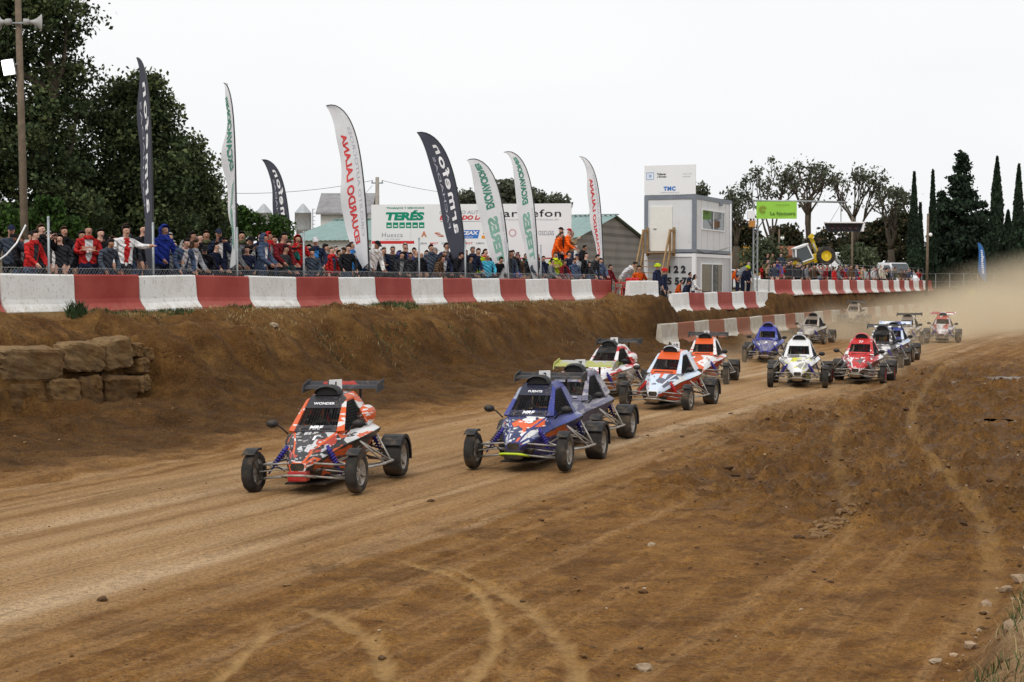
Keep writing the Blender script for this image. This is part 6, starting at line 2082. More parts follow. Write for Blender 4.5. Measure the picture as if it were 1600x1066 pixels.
at_ground(1519, 132, 434, 'down', 'hivis', 'short', 'darkhair', 'marshal in yellow hi-vis standing in the dust far right', R(-10))
at_ground(1531, 131, 436, 'stride', 'cream', 'short', 'brownhair', 'person in pale top walking in the dust far right', R(-30))

# far crowd behind the upper barrier
FAR = []
for i in range(70):
    FAR.append((1192 + 252 * (i + rng.uniform(-.3, .3)) / 70, rng.uniform(-0.2, 1.55)))
FARC = ['red', 'olive', 'red', 'grey', 'slate', 'darkred', 'red', 'pale', 'brown', 'charcoal', 'charcoal', 'brown', 'pale', 'navy', 'black', 'charcoal', 'brown', 'grey', 'slate', 'purple', 'cream', 'brown', 'tan', 'denim', 'black', 'grey']
FAR.sort()
for i, (px, v) in enumerate(FAR):
    u = u_at(px, v)
    p = UV(u, v)
    top = rng.choice(FARC) if i > 16 else ['red', 'olive', 'tan', 'hivis', 'charcoal', 'slate', 'purple', 'red', 'red', 'red', 'pale', 'charcoal', 'brown', 'brown', 'pale', 'charcoal', 'navy'][i]
    hair, hc_ = rng.choice(['short', 'short', 'long', 'cap', 'short']), rng.choice(['darkhair', 'brownhair', 'darkhair', 'greyhair', 'black'])
    lab = '%s, %s from left in the far crowd' % (describe(top, hair, hc_, None), ordinal(i + 1))
    person((p.x, p.y, zg(p.x, p.y)), R(rng.uniform(-10, 75)), rng.uniform(0.9, 1.04), rng.choice(['rail', 'down', 'pocket', 'phone', 'cross', 'one']), top, hair, hc_, lab, trousers=rng.choice(['jeans', 'black', 'charcoal', 'brown']), group='spectators in the far crowd')
# some of them stand on a low wall behind
wl_ = MB().bbox((0, 0, 0.35), (3.2, 0.6, 0.7), 0.03).build('low_wall', conc, label='low concrete wall behind the far crowd near the gantry', cat='wall')
wl_.location = AT(1207, 440, 92); wl_.location.z = 2.0
for px, hy, top, lab in ((1199, 394, 'black', 'person in black standing highest behind the far crowd near the gantry'), (1206, 400, 'olive', 'person in olive jacket on the low wall behind the far crowd'), (1220, 398, 'slate', 'person in slate jacket on the low wall right of the olive one')):
    x = AT(px, 440, 92).x
    person((x, 92, 2.7), R(rng.uniform(0, 60)), 0.95, 'down', top, 'short', 'darkhair', lab, group='people on the low wall')

# red plastic chairs by the marshals
def chair(px, Y, rz, lab):
    x = AT(px, 440, Y).x
    c = thing('plastic_chair', lab, 'chair', (x, Y, zg(x, Y)), rz, 'red plastic chairs')
    m = mat('plastic_red', (0.50, 0.015, 0.015), 0.35, var=0.05)
    MB().bbox((0, 0, 0.44), (0.46, 0.44, 0.035), 0.012).build('seat', m, c)
    mb = MB()
    mb.add([(x_, 0.20 + 0.10 * (z - .44) - 0.05 * (1 - (x_ / .23) ** 2) + .05, z) for z in (0.44, 0.60, 0.78, 0.86) for x_ in (-.23, -.12, 0, .12, .23)], [(j * 5 + i, j * 5 + i + 1, j * 5 + i + 6, j * 5 + i + 5) for j in range(3) for i in range(4)], 0, True)
    o = mb.build('backrest', m, c, fix=False)
    sd = o.modifiers.new('solid', 'SOLIDIFY'); sd.thickness = 0.02
    for sx_ in (-1, 1):
        for sy_ in (-1, 1):
            MB().bar((sx_ * .20, sy_ * .18, .43), (sx_ * .24, sy_ * .23, 0), 0.04).build('leg', m, c)
        MB().tube([(sx_ * .235, -.18, .44), (sx_ * .25, -.2, .64), (sx_ * .25, .2, .66)], 0.022, 6).build('armrest', m, c)
chair(973, 66.3, R(-60), 'left red plastic chair beside the last red barrier block')
chair(986, 66.6, R(-30), 'right red plastic chair at the foot of the stair')
# ================================================================== cross cars
DUST = (0.30, 0.205, 0.115)
def livery(name, base, c2, c3, seed=0.0, dirt=0.25, scale=1.0, rough=0.35):
    if name in MAT:
        return MAT[name]
    t = NT(name)
    v = t.coords('Object', scale=(2.6 * scale, 1.0 * scale, 4.2 * scale), rot=(0.55, 0.0, 0.45), loc=(seed * 1.7, seed, seed * .6))
    vo = t.n('TexVoronoi', distance='MANHATTAN'); vo.inputs['Scale'].default_value = 1.7; vo.inputs['Randomness'].default_value = 1.0
    t.l(v, vo.inputs['Vector'])
    sv = t.n('SeparateColor'); t.l(vo.outputs['Color'], sv.inputs[0])
    col = t.ramp(sv.outputs[0], [(0.0, base), (0.62, c2), (0.82, c3)], 'CONSTANT')
    v2 = t.coords('Object', scale=(5.0 * scale, 3.0 * scale, 16 * scale), loc=(seed * 2.1, seed, 0))
    vo2 = t.n('TexVoronoi', distance='CHEBYCHEV'); vo2.inputs['Scale'].default_value = 2.2
    t.l(v2, vo2.inputs['Vector'])
    sv2 = t.n('SeparateColor'); t.l(vo2.outputs['Color'], sv2.inputs[0])
    msk = t.ramp(sv2.outputs[1], [(0.0, (0, 0, 0)), (0.88, (0.9, 0.9, 0.9))], 'CONSTANT')
    col = t.mix(msk, col, c2)
    ob = t.coords('Object')
    dn = t.noise(ob, 5.0, 6, 0.7)
    sp = t.n('SeparateXYZ'); t.l(t.coords('Position'), sp.inputs[0])
    lowz = t.ramp(sp.outputs[2], [(0.15, (1, 1, 1)), (0.75, (0.25, 0.25, 0.25))])
    f = t.math('MULTIPLY', t.ramp(dn, [(0.66 - 0.42 * dirt, (0, 0, 0)), (0.80 - 0.2 * dirt, (1, 1, 1))]), lowz)
    spk = t.ramp(t.noise(ob, 34.0, 3, 0.6), [(0.60 - 0.12 * dirt, (0, 0, 0)), (0.66, (1, 1, 1))])
    spk = t.math('MULTIPLY', spk, t.ramp(t.noise(ob, 2.5, 3), [(0.38, (0, 0, 0)), (0.60, (1, 1, 1))]))
    f = t.math('MAXIMUM', t.math('MULTIPLY', f, 0.9), t.math('MULTIPLY', spk, 0.75))
    f = t.math('MAXIMUM', f, max(0.02, dirt - 0.2))
    t.col(t.mix(f, col, DUST))
    rg = t.mix(f, (rough, rough, rough), (0.9, 0.9, 0.9))
    t.l(rg, t.b.inputs['Roughness'])
    MAT[name] = t.set(spec=0.4)
    return t.m

tyre_m = mat('tyre_dusty', (0.030, 0.027, 0.024), 0.9, var=0.3, scale=8, dirt=0.45, dirtc=(0.14, 0.098, 0.06), dscale=4)
tyre_mud = mat('tyre_muddy', (0.055, 0.043, 0.032), 0.95, var=0.3, scale=8, dirt=0.7, dirtc=(0.17, 0.115, 0.065), dscale=3)
rim_m = mat('rim_alloy', (0.38, 0.36, 0.33), 0.5, 0.4, var=0.2, dirt=0.6, dirtc=(0.20, 0.14, 0.08), dscale=6)
tube_m = mat('tube_grey', (0.33, 0.31, 0.28), 0.5, 0.4, var=0.25, scale=14, dirt=0.5, dirtc=(0.16, 0.11, 0.06), dscale=8)
dark_m = mat('carbon_black', (0.016, 0.016, 0.018), 0.55, var=0.3, dirt=0.4, dirtc=(0.12, 0.085, 0.05), dscale=7)
matt_m = mat('underbody_dark', (0.030, 0.026, 0.022), 0.85, var=0.3, dirt=0.4, dirtc=(0.10, 0.065, 0.035))
mudpan_m = mat('mud_plate', (0.135, 0.085, 0.042), 0.95, var=0.35, scale=9, bump=0.4)
mesh_m = mat('window_mesh_black', (0.012, 0.012, 0.013), 0.7)
white_m = mat('plate_white', (0.75, 0.75, 0.74), 0.5, var=0.03, dirt=0.1)
spring_m = {k: mat('spring_' + k, c, 0.35, 0.2) for k, c in dict(blue=(0.04, 0.03, 0.22), red=(0.5, 0.02, 0.02), grey=(0.2, 0.2, 0.2), yellow=(0.6, 0.5, 0.02)).items()}

RING = [(-1.25, [(0, .43), (.08, .43), (.11, .41), (.125, .37), (.11, .32), (.08, .30), (0, .30)]),
        (-1.05, [(0, .535), (.12, .53), (.19, .47), (.22, .41), (.16, .30), (.12, .24), (0, .23)]),
        (-0.78, [(0, .645), (.19, .64), (.28, .56), (.325, .49), (.22, .33), (.17, .18), (0, .17)]),
        (-0.50, [(0, .755), (.29, .745), (.40, .65), (.445, .585), (.29, .36), (.24, .15), (0, .14)]),
        (-0.10, [(0, .76), (.38, .75), (.50, .69), (.555, .64), (.35, .40), (.29, .14), (0, .13)]),
        (0.35, [(0, .77), (.42, .76), (.54, .73), (.605, .685), (.39, .42), (.31, .14), (0, .13)]),
        (0.78, [(0, .80), (.37, .78), (.48, .75), (.57, .70), (.36, .45), (.28, .18), (0, .16)]),
        (1.05, [(0, .78), (.30, .75), (.38, .69), (.44, .61), (.33, .46), (.25, .28), (0, .28)])]

RING = [(y, [(x * (0.92 if i >= 2 else 1.0), z) for i, (x, z) in enumerate(h)]) for y, h in RING]
def body_mesh():
    mb = MB()
    vs = []
    for y, h in RING:
        ring = [(x, y, z) for x, z in h] + [(-x, y, z) for x, z in reversed(h[1:-1])]
        vs += ring
    N = 12
    fs, ms = [], []
    for j in range(len(RING) - 1):
        for k in range(N):
            kk = k if k < 6 else 11 - k
            if kk == 0 and 3 <= j <= 5:
                continue                      # cockpit opening
            if kk == 0: m = 1                 # bonnet
            elif kk == 1: m = 0 if j >= 3 else 1
            elif kk == 2: m = 0 if j >= 1 else 1
            elif kk == 3: m = 2
            elif kk == 4: m = 2 if j > 1 else 3
            else: m = 3
            fs.append(((j * N + k), (j * N + (k + 1) % N), ((j + 1) * N + (k + 1) % N), ((j + 1) * N + k)))
            ms.append(m)
    fs.append(tuple(range(N))); ms.append(3)
    fs.append(tuple((len(RING) - 1) * N + k for k in reversed(range(N)))); ms.append(3)
    mb.v = vs; mb.f = fs; mb.m = ms; mb.sm = [False] * len(fs)
    me = mb.mesh('body_shell', [dark_m] * 4)
    bm = bmesh.new(); bm.from_mesh(me)
    bmesh.ops.bevel(bm, geom=[e for e in bm.edges if e.is_manifold and e.calc_face_angle(0) > R(18)], offset=0.016, segments=2, affect='EDGES', profile=0.6)
    bm.to_mesh(me); bm.free()
    return me

def lerp3(a, b, t):
    return Vector(a).lerp(Vector(b), t)

def panel(mb, pts, mi=0, th=0.018):
    """polygon sheet with thickness along its normal"""
    p = [Vector(q) for q in pts]
    n = (p[1] - p[0]).cross(p[2] - p[0]).normalized() * th / 2
    mb.prism(p, -n, n, mi)

def sym(fn):
    for s in (1, -1):
        fn(lambda q: (q[0] * s, q[1], q[2]))

def cabin_parts():
    P = {}
    wb, wt = (0.29, -0.50, 0.752), (0.238, -0.03, 1.13)
    rf, rr, rb = (0.225, 0.07, 1.20), (0.215, 0.56, 1.215), (0.26, 1.0, 0.80)
    mir = lambda q: (-q[0], q[1], q[2])
    mb = MB()
    panel(mb, [lerp3(wb, wt, 0.76), lerp3(mir(wb), mir(wt), 0.76), mir(rf), rf])
    P['header_panel'] = (mb, 'header')
    mb = MB()
    panel(mb, [wb, mir(wb), lerp3(mir(wb), mir(wt), 0.20), lerp3(wb, wt, 0.20)])
    P['cowl_panel'] = (mb, 'header')
    def f(m):
        mb = MB()
        panel(mb, [m(wb), m((0.385, -0.44, 0.755)), m((0.280, 0.02, 1.135)), m(lerp3(wb, wt, 1.0))], th=0.03)
        panel(mb, [m(lerp3(wb, wt, 1.0)), m((0.280, 0.02, 1.135)), m((0.268, 0.60, 1.15)), m(rr), m(rf)], th=0.03)
        P['pillar_rail#%d' % len(P)] = (mb, 'main')
    sym(f)
    mb = MB()
    n = 6
    vs = []
    for j in range(4):
        y = rf[1] + (rr[1] - rf[1]) * j / 3
        for i in range(n + 1):
            x = (-1 + 2 * i / n) * (rf[0] + (rr[0] - rf[0]) * j / 3)
            vs.append((x, y, 1.2 + 0.015 * j / 3 + 0.022 * (1 - (x / .23) ** 2)))
    mb.add(vs, [(j * (n + 1) + i, j * (n + 1) + i + 1, (j + 1) * (n + 1) + i + 1, (j + 1) * (n + 1) + i) for j in range(3) for i in range(n)], 0, True)
    P['roof'] = (mb, 'roof')
    def f2(m):
        mb = MB()
        panel(mb, [m((0.272, 0.34, 1.145)), m((0.268, 0.60, 1.15)), m((0.37, 1.0, 0.79)), m((0.455, 0.40, 0.765))], th=0.025)
        P['rear_quarter#%d' % len(P)] = (mb, 'main')
    sym(f2)
    mb = MB()
    panel(mb, [rr, mir(rr), mir(rb), rb], th=0.02)
    P['rear_deck'] = (mb, 'second')
    # wire mesh in the windscreen and the side openings
    mb = MB()
    a0, a1 = lerp3(wb, wt, 0.20), lerp3(wb, wt, 0.76)
    b0, b1 = Vector(mir(a0)), Vector(mir(a1))
    for i in range(15):
        f = i / 14
        mb.bar(a0.lerp(b0, f), a1.lerp(b1, f), 0.006)
    for i in range(11):
        f = i / 10
        mb.bar(a0.lerp(a1, f), b0.lerp(b1, f), 0.006)
    P['windscreen_mesh'] = (mb, 'mesh')
    def f3(m):
        mb = MB()
        q = [Vector(m(p)) for p in ((0.395, -0.40, 0.77), (0.285, 0.03, 1.12), (0.275, 0.34, 1.135), (0.455, 0.39, 0.775))]
        for i in range(13):
            f = i / 12
            mb.bar(q[0].lerp(q[3], f), q[1].lerp(q[2], f), 0.006)
        for i in range(11):
            f = i / 10
            mb.bar(q[0].lerp(q[1], f), q[3].lerp(q[2], f), 0.006)
        P['side_net#%d' % len(P)] = (mb, 'mesh')
    sym(f3)
    # dark interior
    mb = MB()
    mb.bbox((0, 0.52, 0.62), (0.46, 0.14, 0.80), 0.05, rot=Matrix.Rotation(R(-14), 3, 'X'))
    mb.bbox((0, 0.22, 0.26), (0.46, 0.55, 0.12), 0.04)
    P['seat'] = (mb, 'dark')
    mb = MB()
    mb.bbox((0, -0.44, 0.72), (0.44, 0.08, 0.16), 0.02)
    P['dashboard'] = (mb, 'dark')
    mb = MB()
    M_ = Matrix.Translation((0, -0.26, 0.76)) @ Matrix.Rotation(R(65), 4, 'X')
    mb.lathe([(0.125, 0.0), (0.14, 0.012), (0.155, 0.0), (0.14, -0.012), (0.125, 0.0)], 16, M=M_)
    mb.bar((-0.13, -0.26, 0.76), (0.13, -0.26, 0.76), 0.03, 0.015)
    P['steering_wheel'] = (mb, 'dark')
    return P

def scoop_mesh():
    mb = MB()
    nu, nv = 14, 6
    vs = []
    prof = [(0.20, 0.205, 0.125), (0.17, 0.22, 0.155), (0.10, 0.215, 0.150), (0.14, 0.17, 0.115), (0.42, 0.09, 0.06)]
    # ridge from the mouth (front) to the tail
    ys = [-0.06, 0.02, 0.14, 0.30, 0.46]
    ws = [0.165, 0.185, 0.175, 0.13, 0.05]
    hs = [0.105, 0.135, 0.130, 0.09, 0.02]
    for y, w, h in zip(ys, ws, hs):
        for i in range(nu + 1):
            a = math.pi * i / nu
            vs.append((w * math.cos(a), y + 0.05, 1.215 + h * math.sin(a) ** 0.8))
    mb.add(vs, [(j * (nu + 1) + i, j * (nu + 1) + i + 1, (j + 1) * (nu + 1) + i + 1, (j + 1) * (nu + 1) + i) for j in range(4) for i in range(nu)], 0, True)
    return mb

def wheel_meshes(r, w):
    Mx = Matrix.Rotation(R(90), 4, 'Y')
    mb = MB()
    n = 48
    prof = [(0.62 * r, -w * .42), (0.80 * r, -w * .50), (0.93 * r, -w * .47), (0.985 * r, -w * .36), (r, -w * .12), (r, w * .12), (0.985 * r, w * .36), (0.93 * r, w * .47), (0.80 * r, w * .50), (0.62 * r, w * .42)]
    vs, fs = [], []
    for pi, (rr_, z) in enumerate(prof):
        for k in range(n):
            a = 2 * math.pi * k / n
            g = 0.0
            if pi in (2, 3, 6, 7): g = -0.022 * r if (k % 4) < 2 else 0.0
            if pi in (4, 5): g = -0.012 * r if ((k + pi) % 4) < 1 else 0.0
            q = Vector(((rr_ + g) * math.cos(a), (rr_ + g) * math.sin(a), z))
            vs.append(Mx @ q)
    for i in range(len(prof) - 1):
        for k in range(n):
            a, b = i * n + k, i * n + (k + 1) % n
            fs.append((a, b, b + n, a + n))
    mb.add(vs, fs, 0, True)
    ty = mb.mesh('tyre', tyre_m)
    mb = MB()
    mb.lathe([(0.63 * r, -w * .42), (0.60 * r, -w * .30), (0.60 * r, w * .30), (0.63 * r, w * .42)], 24, M=Mx)
    for zf in (1, -1):
        mb.lathe([(0.63 * r, zf * w * .42), (0.58 * r, zf * w * .36), (0.50 * r, zf * w * .16), (0.22 * r, zf * w * .18), (0.18 * r, zf * w * .28), (0.0, zf * w * .28)], 24, M=Mx)
    for k in range(6):
        a = 2 * math.pi * k / 6
        for zf in (1, -1):
            mb.bar(Mx @ Vector((0.2 * r * math.cos(a), 0.2 * r * math.sin(a), zf * w * .24)), Mx @ Vector((0.58 * r * math.cos(a), 0.58 * r * math.sin(a), zf * w * .32)), 0.03, 0.02)
    rm = mb.mesh('rim', rim_m)
    return ty, rm
WF, WR = wheel_meshes(0.27, 0.150), wheel_meshes(0.275, 0.27)

def arc_guard(r, w, a0, a1, lip=0.03):
    """curved plate about the x axis; angle 0 forward (-y), 90 up"""
    mb = MB()
    n = 9
    vs = []
    for i in range(n + 1):
        a = R(a0 + (a1 - a0) * i / n)
        for x, rr_ in ((-w / 2, r - lip), (-w / 2, r), (w / 2, r), (w / 2, r - lip)):
            vs.append((x, -rr_ * math.cos(a), rr_ * math.sin(a)))
    mb.add(vs, [(i * 4 + k, i * 4 + k + 1, i * 4 + k + 5, i * 4 + k + 4) for i in range(n) for k in range(3)])
    return mb

def spring(a, b, r=0.035, turns=7):
    mb = MB()
    a, b = Vector(a), Vector(b)
    d = (b - a); L = d.length; d.normalize()
    x = d.cross(Vector((0, 0, 1))).normalized(); y = d.cross(x)
    mb.tube([a + d * (L * (0.12 + 0.6 * i / 56)) + (x * math.cos(i * 2 * math.pi / 8) + y * math.sin(i * 2 * math.pi / 8)) * r for i in range(57)], 0.010, 5)
    mb.tube([a, a + d * L * 0.5], 0.024, 8)
    mb.tube([a + d * L * 0.4, b], 0.012, 6)
    return mb

PROTO = []      # name, parent index or None, mesh, role list, location
def proto(name, mesh, roles, loc=(0, 0, 0), parent=None):
    PROTO.append((name, mesh, roles if isinstance(roles, list) else [roles], loc, parent))
    return len(PROTO) - 1
proto('body_shell', body_mesh(), ['main', 'bonnet', 'second', 'under'])
for nm, (mb, role) in cabin_parts().items():
    nm = nm.split('#')[0]
    proto(nm, mb.mesh(nm, dark_m, nm != 'roof'), role)
sc_i = proto('roof_scoop', scoop_mesh().mesh('roof_scoop', dark_m, False), 'scoop')
mb = MB(); mb.add([(0.16 * math.cos(math.pi * i / 10), 0.03, 1.205 + 0.115 * math.sin(math.pi * i / 10)) for i in range(11)], [tuple(range(11))])
proto('scoop_mouth', mb.mesh('scoop_mouth', dark_m, False), 'mesh', parent=sc_i)
for s in (1, -1):
    for front in (True, False):
        y = -0.95 if front else 0.92
        x = 0.70 * s
        r = 0.27 if front else 0.275
        ty, rm = WF if front else WR
        ti = proto('wheel', ty, 'tyre', (x, y, r))
        proto('rim', rm, 'rim', (0, 0, 0), ti)
        g = arc_guard(r + 0.045, 0.17, 50, 105) if front else arc_guard(r + 0.05, 0.30, 35, 190, 0.05)
        proto('mudguard', g.mesh('mudguard', dark_m), 'guard', (x, y, r))
        mb = MB(); mb.tube([(x - s * 0.10, y, r), (x - s * 0.02, y + 0.02, r + 0.28)], 0.011, 5); proto('mudguard_stay', mb.mesh('mudguard_stay', tube_m), 'tube')
        mb = MB(); hx = x - s * 0.11
        mb.bbox((hx, y, r), (0.06, 0.10, 0.22), 0.015)
        proto('upright', mb.mesh('upright', matt_m), 'under')
        if front:
            for k, (a, b) in enumerate((((0.17, -1.10, .40), (0.59, -.96, .36)), ((0.27, -.72, .42), (0.59, -.94, .36)), ((0.12, -1.14, .24), (0.59, -.96, .18)), ((0.24, -.66, .20), (0.59, -.94, .18)), ((0.10, -1.04, .33), (0.59, -1.03, .28)))):
                mb = MB(); mb.tube([(a[0] * s, a[1], a[2]), (b[0] * s, b[1], b[2])], 0.015 if k < 4 else 0.010, 6)
                proto('wishbone_tube' if k < 4 else 'tie_rod', mb.mesh('wishbone_tube', tube_m), 'tube')
            proto('shock_absorber', spring((0.27 * s, -.82, .60), (0.50 * s, -.95, .24)).mesh('shock_absorber', dark_m), 'spring')
        else:
            for a, b in (((0.40, .30, .22), (0.58, .90, .20)), ((0.42, .35, .42), (0.58, .90, .36)), ((0.25, 1.0, .28), (0.58, .94, .22)), ((0.25, 1.0, .45), (0.58, .94, .36))):
                mb = MB(); mb.tube([(a[0] * s, a[1], a[2]), (b[0] * s, b[1], b[2])], 0.016, 6)
                proto('trailing_arm', mb.mesh('trailing_arm', tube_m), 'tube')
            proto('shock_absorber', spring((0.34 * s, .86, .72), (0.52 * s, .90, .26)).mesh('shock_absorber', dark_m), 'spring')
    mb = MB(); mb.tube([(0.36 * s, -.42, .24), (0.70 * s, -.30, .27), (0.79 * s, -.18, .28), (0.80 * s, .42, .28), (0.72 * s, .54, .28), (0.40 * s, .58, .30)], 0.019, 7); proto('side_bar', mb.mesh('side_bar', tube_m), 'tube')
    mb = MB(); mb.tube([(0.50 * s, -.14, .60), (0.79 * s, .06, .28)], 0.014, 6); mb.tube([(0.50 * s, -.14, .60), (0.79 * s, .36, .28)], 0.014, 6); mb.tube([(0.55 * s, .50, .64), (0.79 * s, .36, .28)], 0.014, 6)
    proto('side_brace', mb.mesh('side_brace', tube_m), 'tube')
    mi_ = MB(); mi_.ball((0.60 * s, -0.50, 0.86), (0.085, 0.055, 0.055), 12, 8); m_i = proto('mirror', mi_.mesh('mirror', dark_m), 'black')
    mb = MB(); mb.tube([(0.40 * s, -0.44, 0.72), (0.50 * s, -0.47, 0.82), (0.58 * s, -0.49, 0.855)], 0.012, 6); proto('mirror_stalk', mb.mesh('mirror_stalk', dark_m), 'black', parent=m_i)
mb = MB(); mb.tube([(-.20, -1.12, .22), (-.17, -1.34, .26), (-.10, -1.37, .27), (.10, -1.37, .27), (.17, -1.34, .26), (.20, -1.12, .22)], 0.017, 7); proto('front_bumper', mb.mesh('front_bumper', tube_m), 'bumper')
mb = MB(); mb.bbox((0, -1.20, .245), (0.26, 0.16, 0.13), 0.02); proto('nose_plate', mb.mesh('nose_plate', matt_m), 'nose')
for s in (1, -1):
    mb = MB(); mb.tube([(0.09 * s, -1.20, .24), (0.24 * s, -.70, .17), (0.29 * s, -.30, .16), (0.31 * s, .45, .16), (0.26 * s, .95, .24)], 0.017, 6); proto('frame_rail', mb.mesh('frame_rail', tube_m), 'tube')
    mb = MB(); mb.tube([(0.30 * s, -.50, .70), (0.25 * s, -.02, 1.09), (0.235 * s, .55, 1.15), (0.30 * s, 1.0, .72), (0.30 * s, 1.1, .40)], 0.019, 6); proto('roll_cage_tube', mb.mesh('roll_cage_tube', matt_m), 'under')
    mb = MB(); mb.tube([(0.15 * s, -1.10, .41), (0.30 * s, -.60, .34), (0.38 * s, -.10, .42), (0.44 * s, .40, .60)], 0.012, 6); proto('brace_tube', mb.mesh('brace_tube', tube_m), 'tube')
    mb = MB(); mb.tube([(RING[j][1][3][0] * s + 0.004 * s, RING[j][0], RING[j][1][3][1]) for j in range(1, 8)], 0.008, 5); proto('edge_trim', mb.mesh('edge_trim', dark_m), 'black')
    mb = MB(); mb.bbox((0.10 * s, .40, 0.92), (0.045, 0.02, 0.30), 0.006, rot=Matrix.Rotation(R(-14), 3, 'X')); proto('harness_strap', mb.mesh('harness_strap', mat('harness_red', (0.4, 0.02, 0.02), 0.8)), 'harness')
    mb = MB(); mb.lathe([(0.0, .012), (0.016, .010), (0.018, 0.0)], 8, M=Matrix.Translation((0.15 * s, -.66, .695)) @ Matrix.Rotation(R(20), 4, 'X')); proto('bonnet_pin', mb.mesh('bonnet_pin', rim_m), 'rim')
    mb = MB()
    for k in range(4):
        mb.bbox((RING[5][1][4][0] * s * (0.99 + .0 * k) + 0.05 * s, 0.12 + 0.09 * k, .52), (0.012, 0.05, 0.14), 0.004, rot=Matrix.Rotation(R(-38 * s), 3, 'Y'))
    mb2_ = MB(); mb2_.tube([(0.20 * s, -1.16, .30), (0.33 * s, -1.02, .34), (0.52 * s, -.99, .30), (0.56 * s, -.95, .24)], 0.008, 5); proto('brake_hose', mb2_.mesh('brake_hose', dark_m), 'black')
mb = MB(); mb.bbox((0, 1.08, .48), (0.44, 0.36, 0.36), 0.04); mb.ball((0.12, 1.22, .55), (0.12, .1, .12), 10, 6); proto('engine', mb.mesh('engine', matt_m), 'under')
mb = MB(); mb.tube([(-.18, 1.1, .42), (-.30, 1.28, .44), (-.30, 1.42, .52)], 0.04, 8); proto('exhaust', mb.mesh('exhaust', tube_m), 'tube')
mb = MB(); mb.box((0, -0.1, 0.115), (0.56, 1.7, 0.02)); proto('floor_pan', mb.mesh('floor_pan', matt_m), 'under')
# wing (optional)
WING = []
mb = MB()
pf = [(0.0, 0.0), (0.08, 0.028), (0.20, 0.030), (0.34, 0.012), (0.34, 0.004), (0.20, 0.008), (0.08, -0.008)]
n = len(pf)
vs = [(x, 0.60 + y * 0.8 * math.cos(.12), 1.255 + z + y * 0.8 * math.sin(.12)) for x in (-0.53, 0.53) for y, z in pf]
mb.add(vs, [tuple(range(n)), tuple(reversed(range(n, 2 * n)))] + [(i, (i + 1) % n, n + (i + 1) % n, n + i) for i in range(n)])
mb2 = MB(); mb2.v = [(v[0], v[1] * 0.45 + 0.57, v[2] + 0.045) for v in mb.v]; mb2.f = mb.f; mb2.m = mb.m; mb2.sm = mb.sm
WING.append(('wing', mb.mesh('wing', dark_m), 'wing', None))
WING.append(('wing_flap', mb2.mesh('wing_flap', dark_m), 'wing2', 0))
for s in (1, -1):
    mb = MB(); mb.prism([(0.538 * s, 0.56, 1.20), (0.538 * s, 0.94, 1.23), (0.538 * s, 0.94, 1.38), (0.538 * s, 0.62, 1.32)], (-0.008, 0, 0), (0.008, 0, 0)); WING.append(('end_plate', mb.mesh('end_plate', dark_m), 'wing2', 0))
    mb = MB(); mb.bar((0.24 * s, 0.80, 0.92), (0.26 * s, 0.74, 1.265), 0.025, 0.05); WING.append(('wing_strut', mb.mesh('wing_strut', dark_m), 'black', 0))

AIRBOX = MB().ball((0.36, 0.66, 0.90), (0.11, 0.30, 0.13), 16, 10).mesh('air_box', dark_m)
FINM = MB().bbox((0, 0, 0.085), (0.012, 0.21, 0.17), 0.004).mesh('number_fin', white_m)

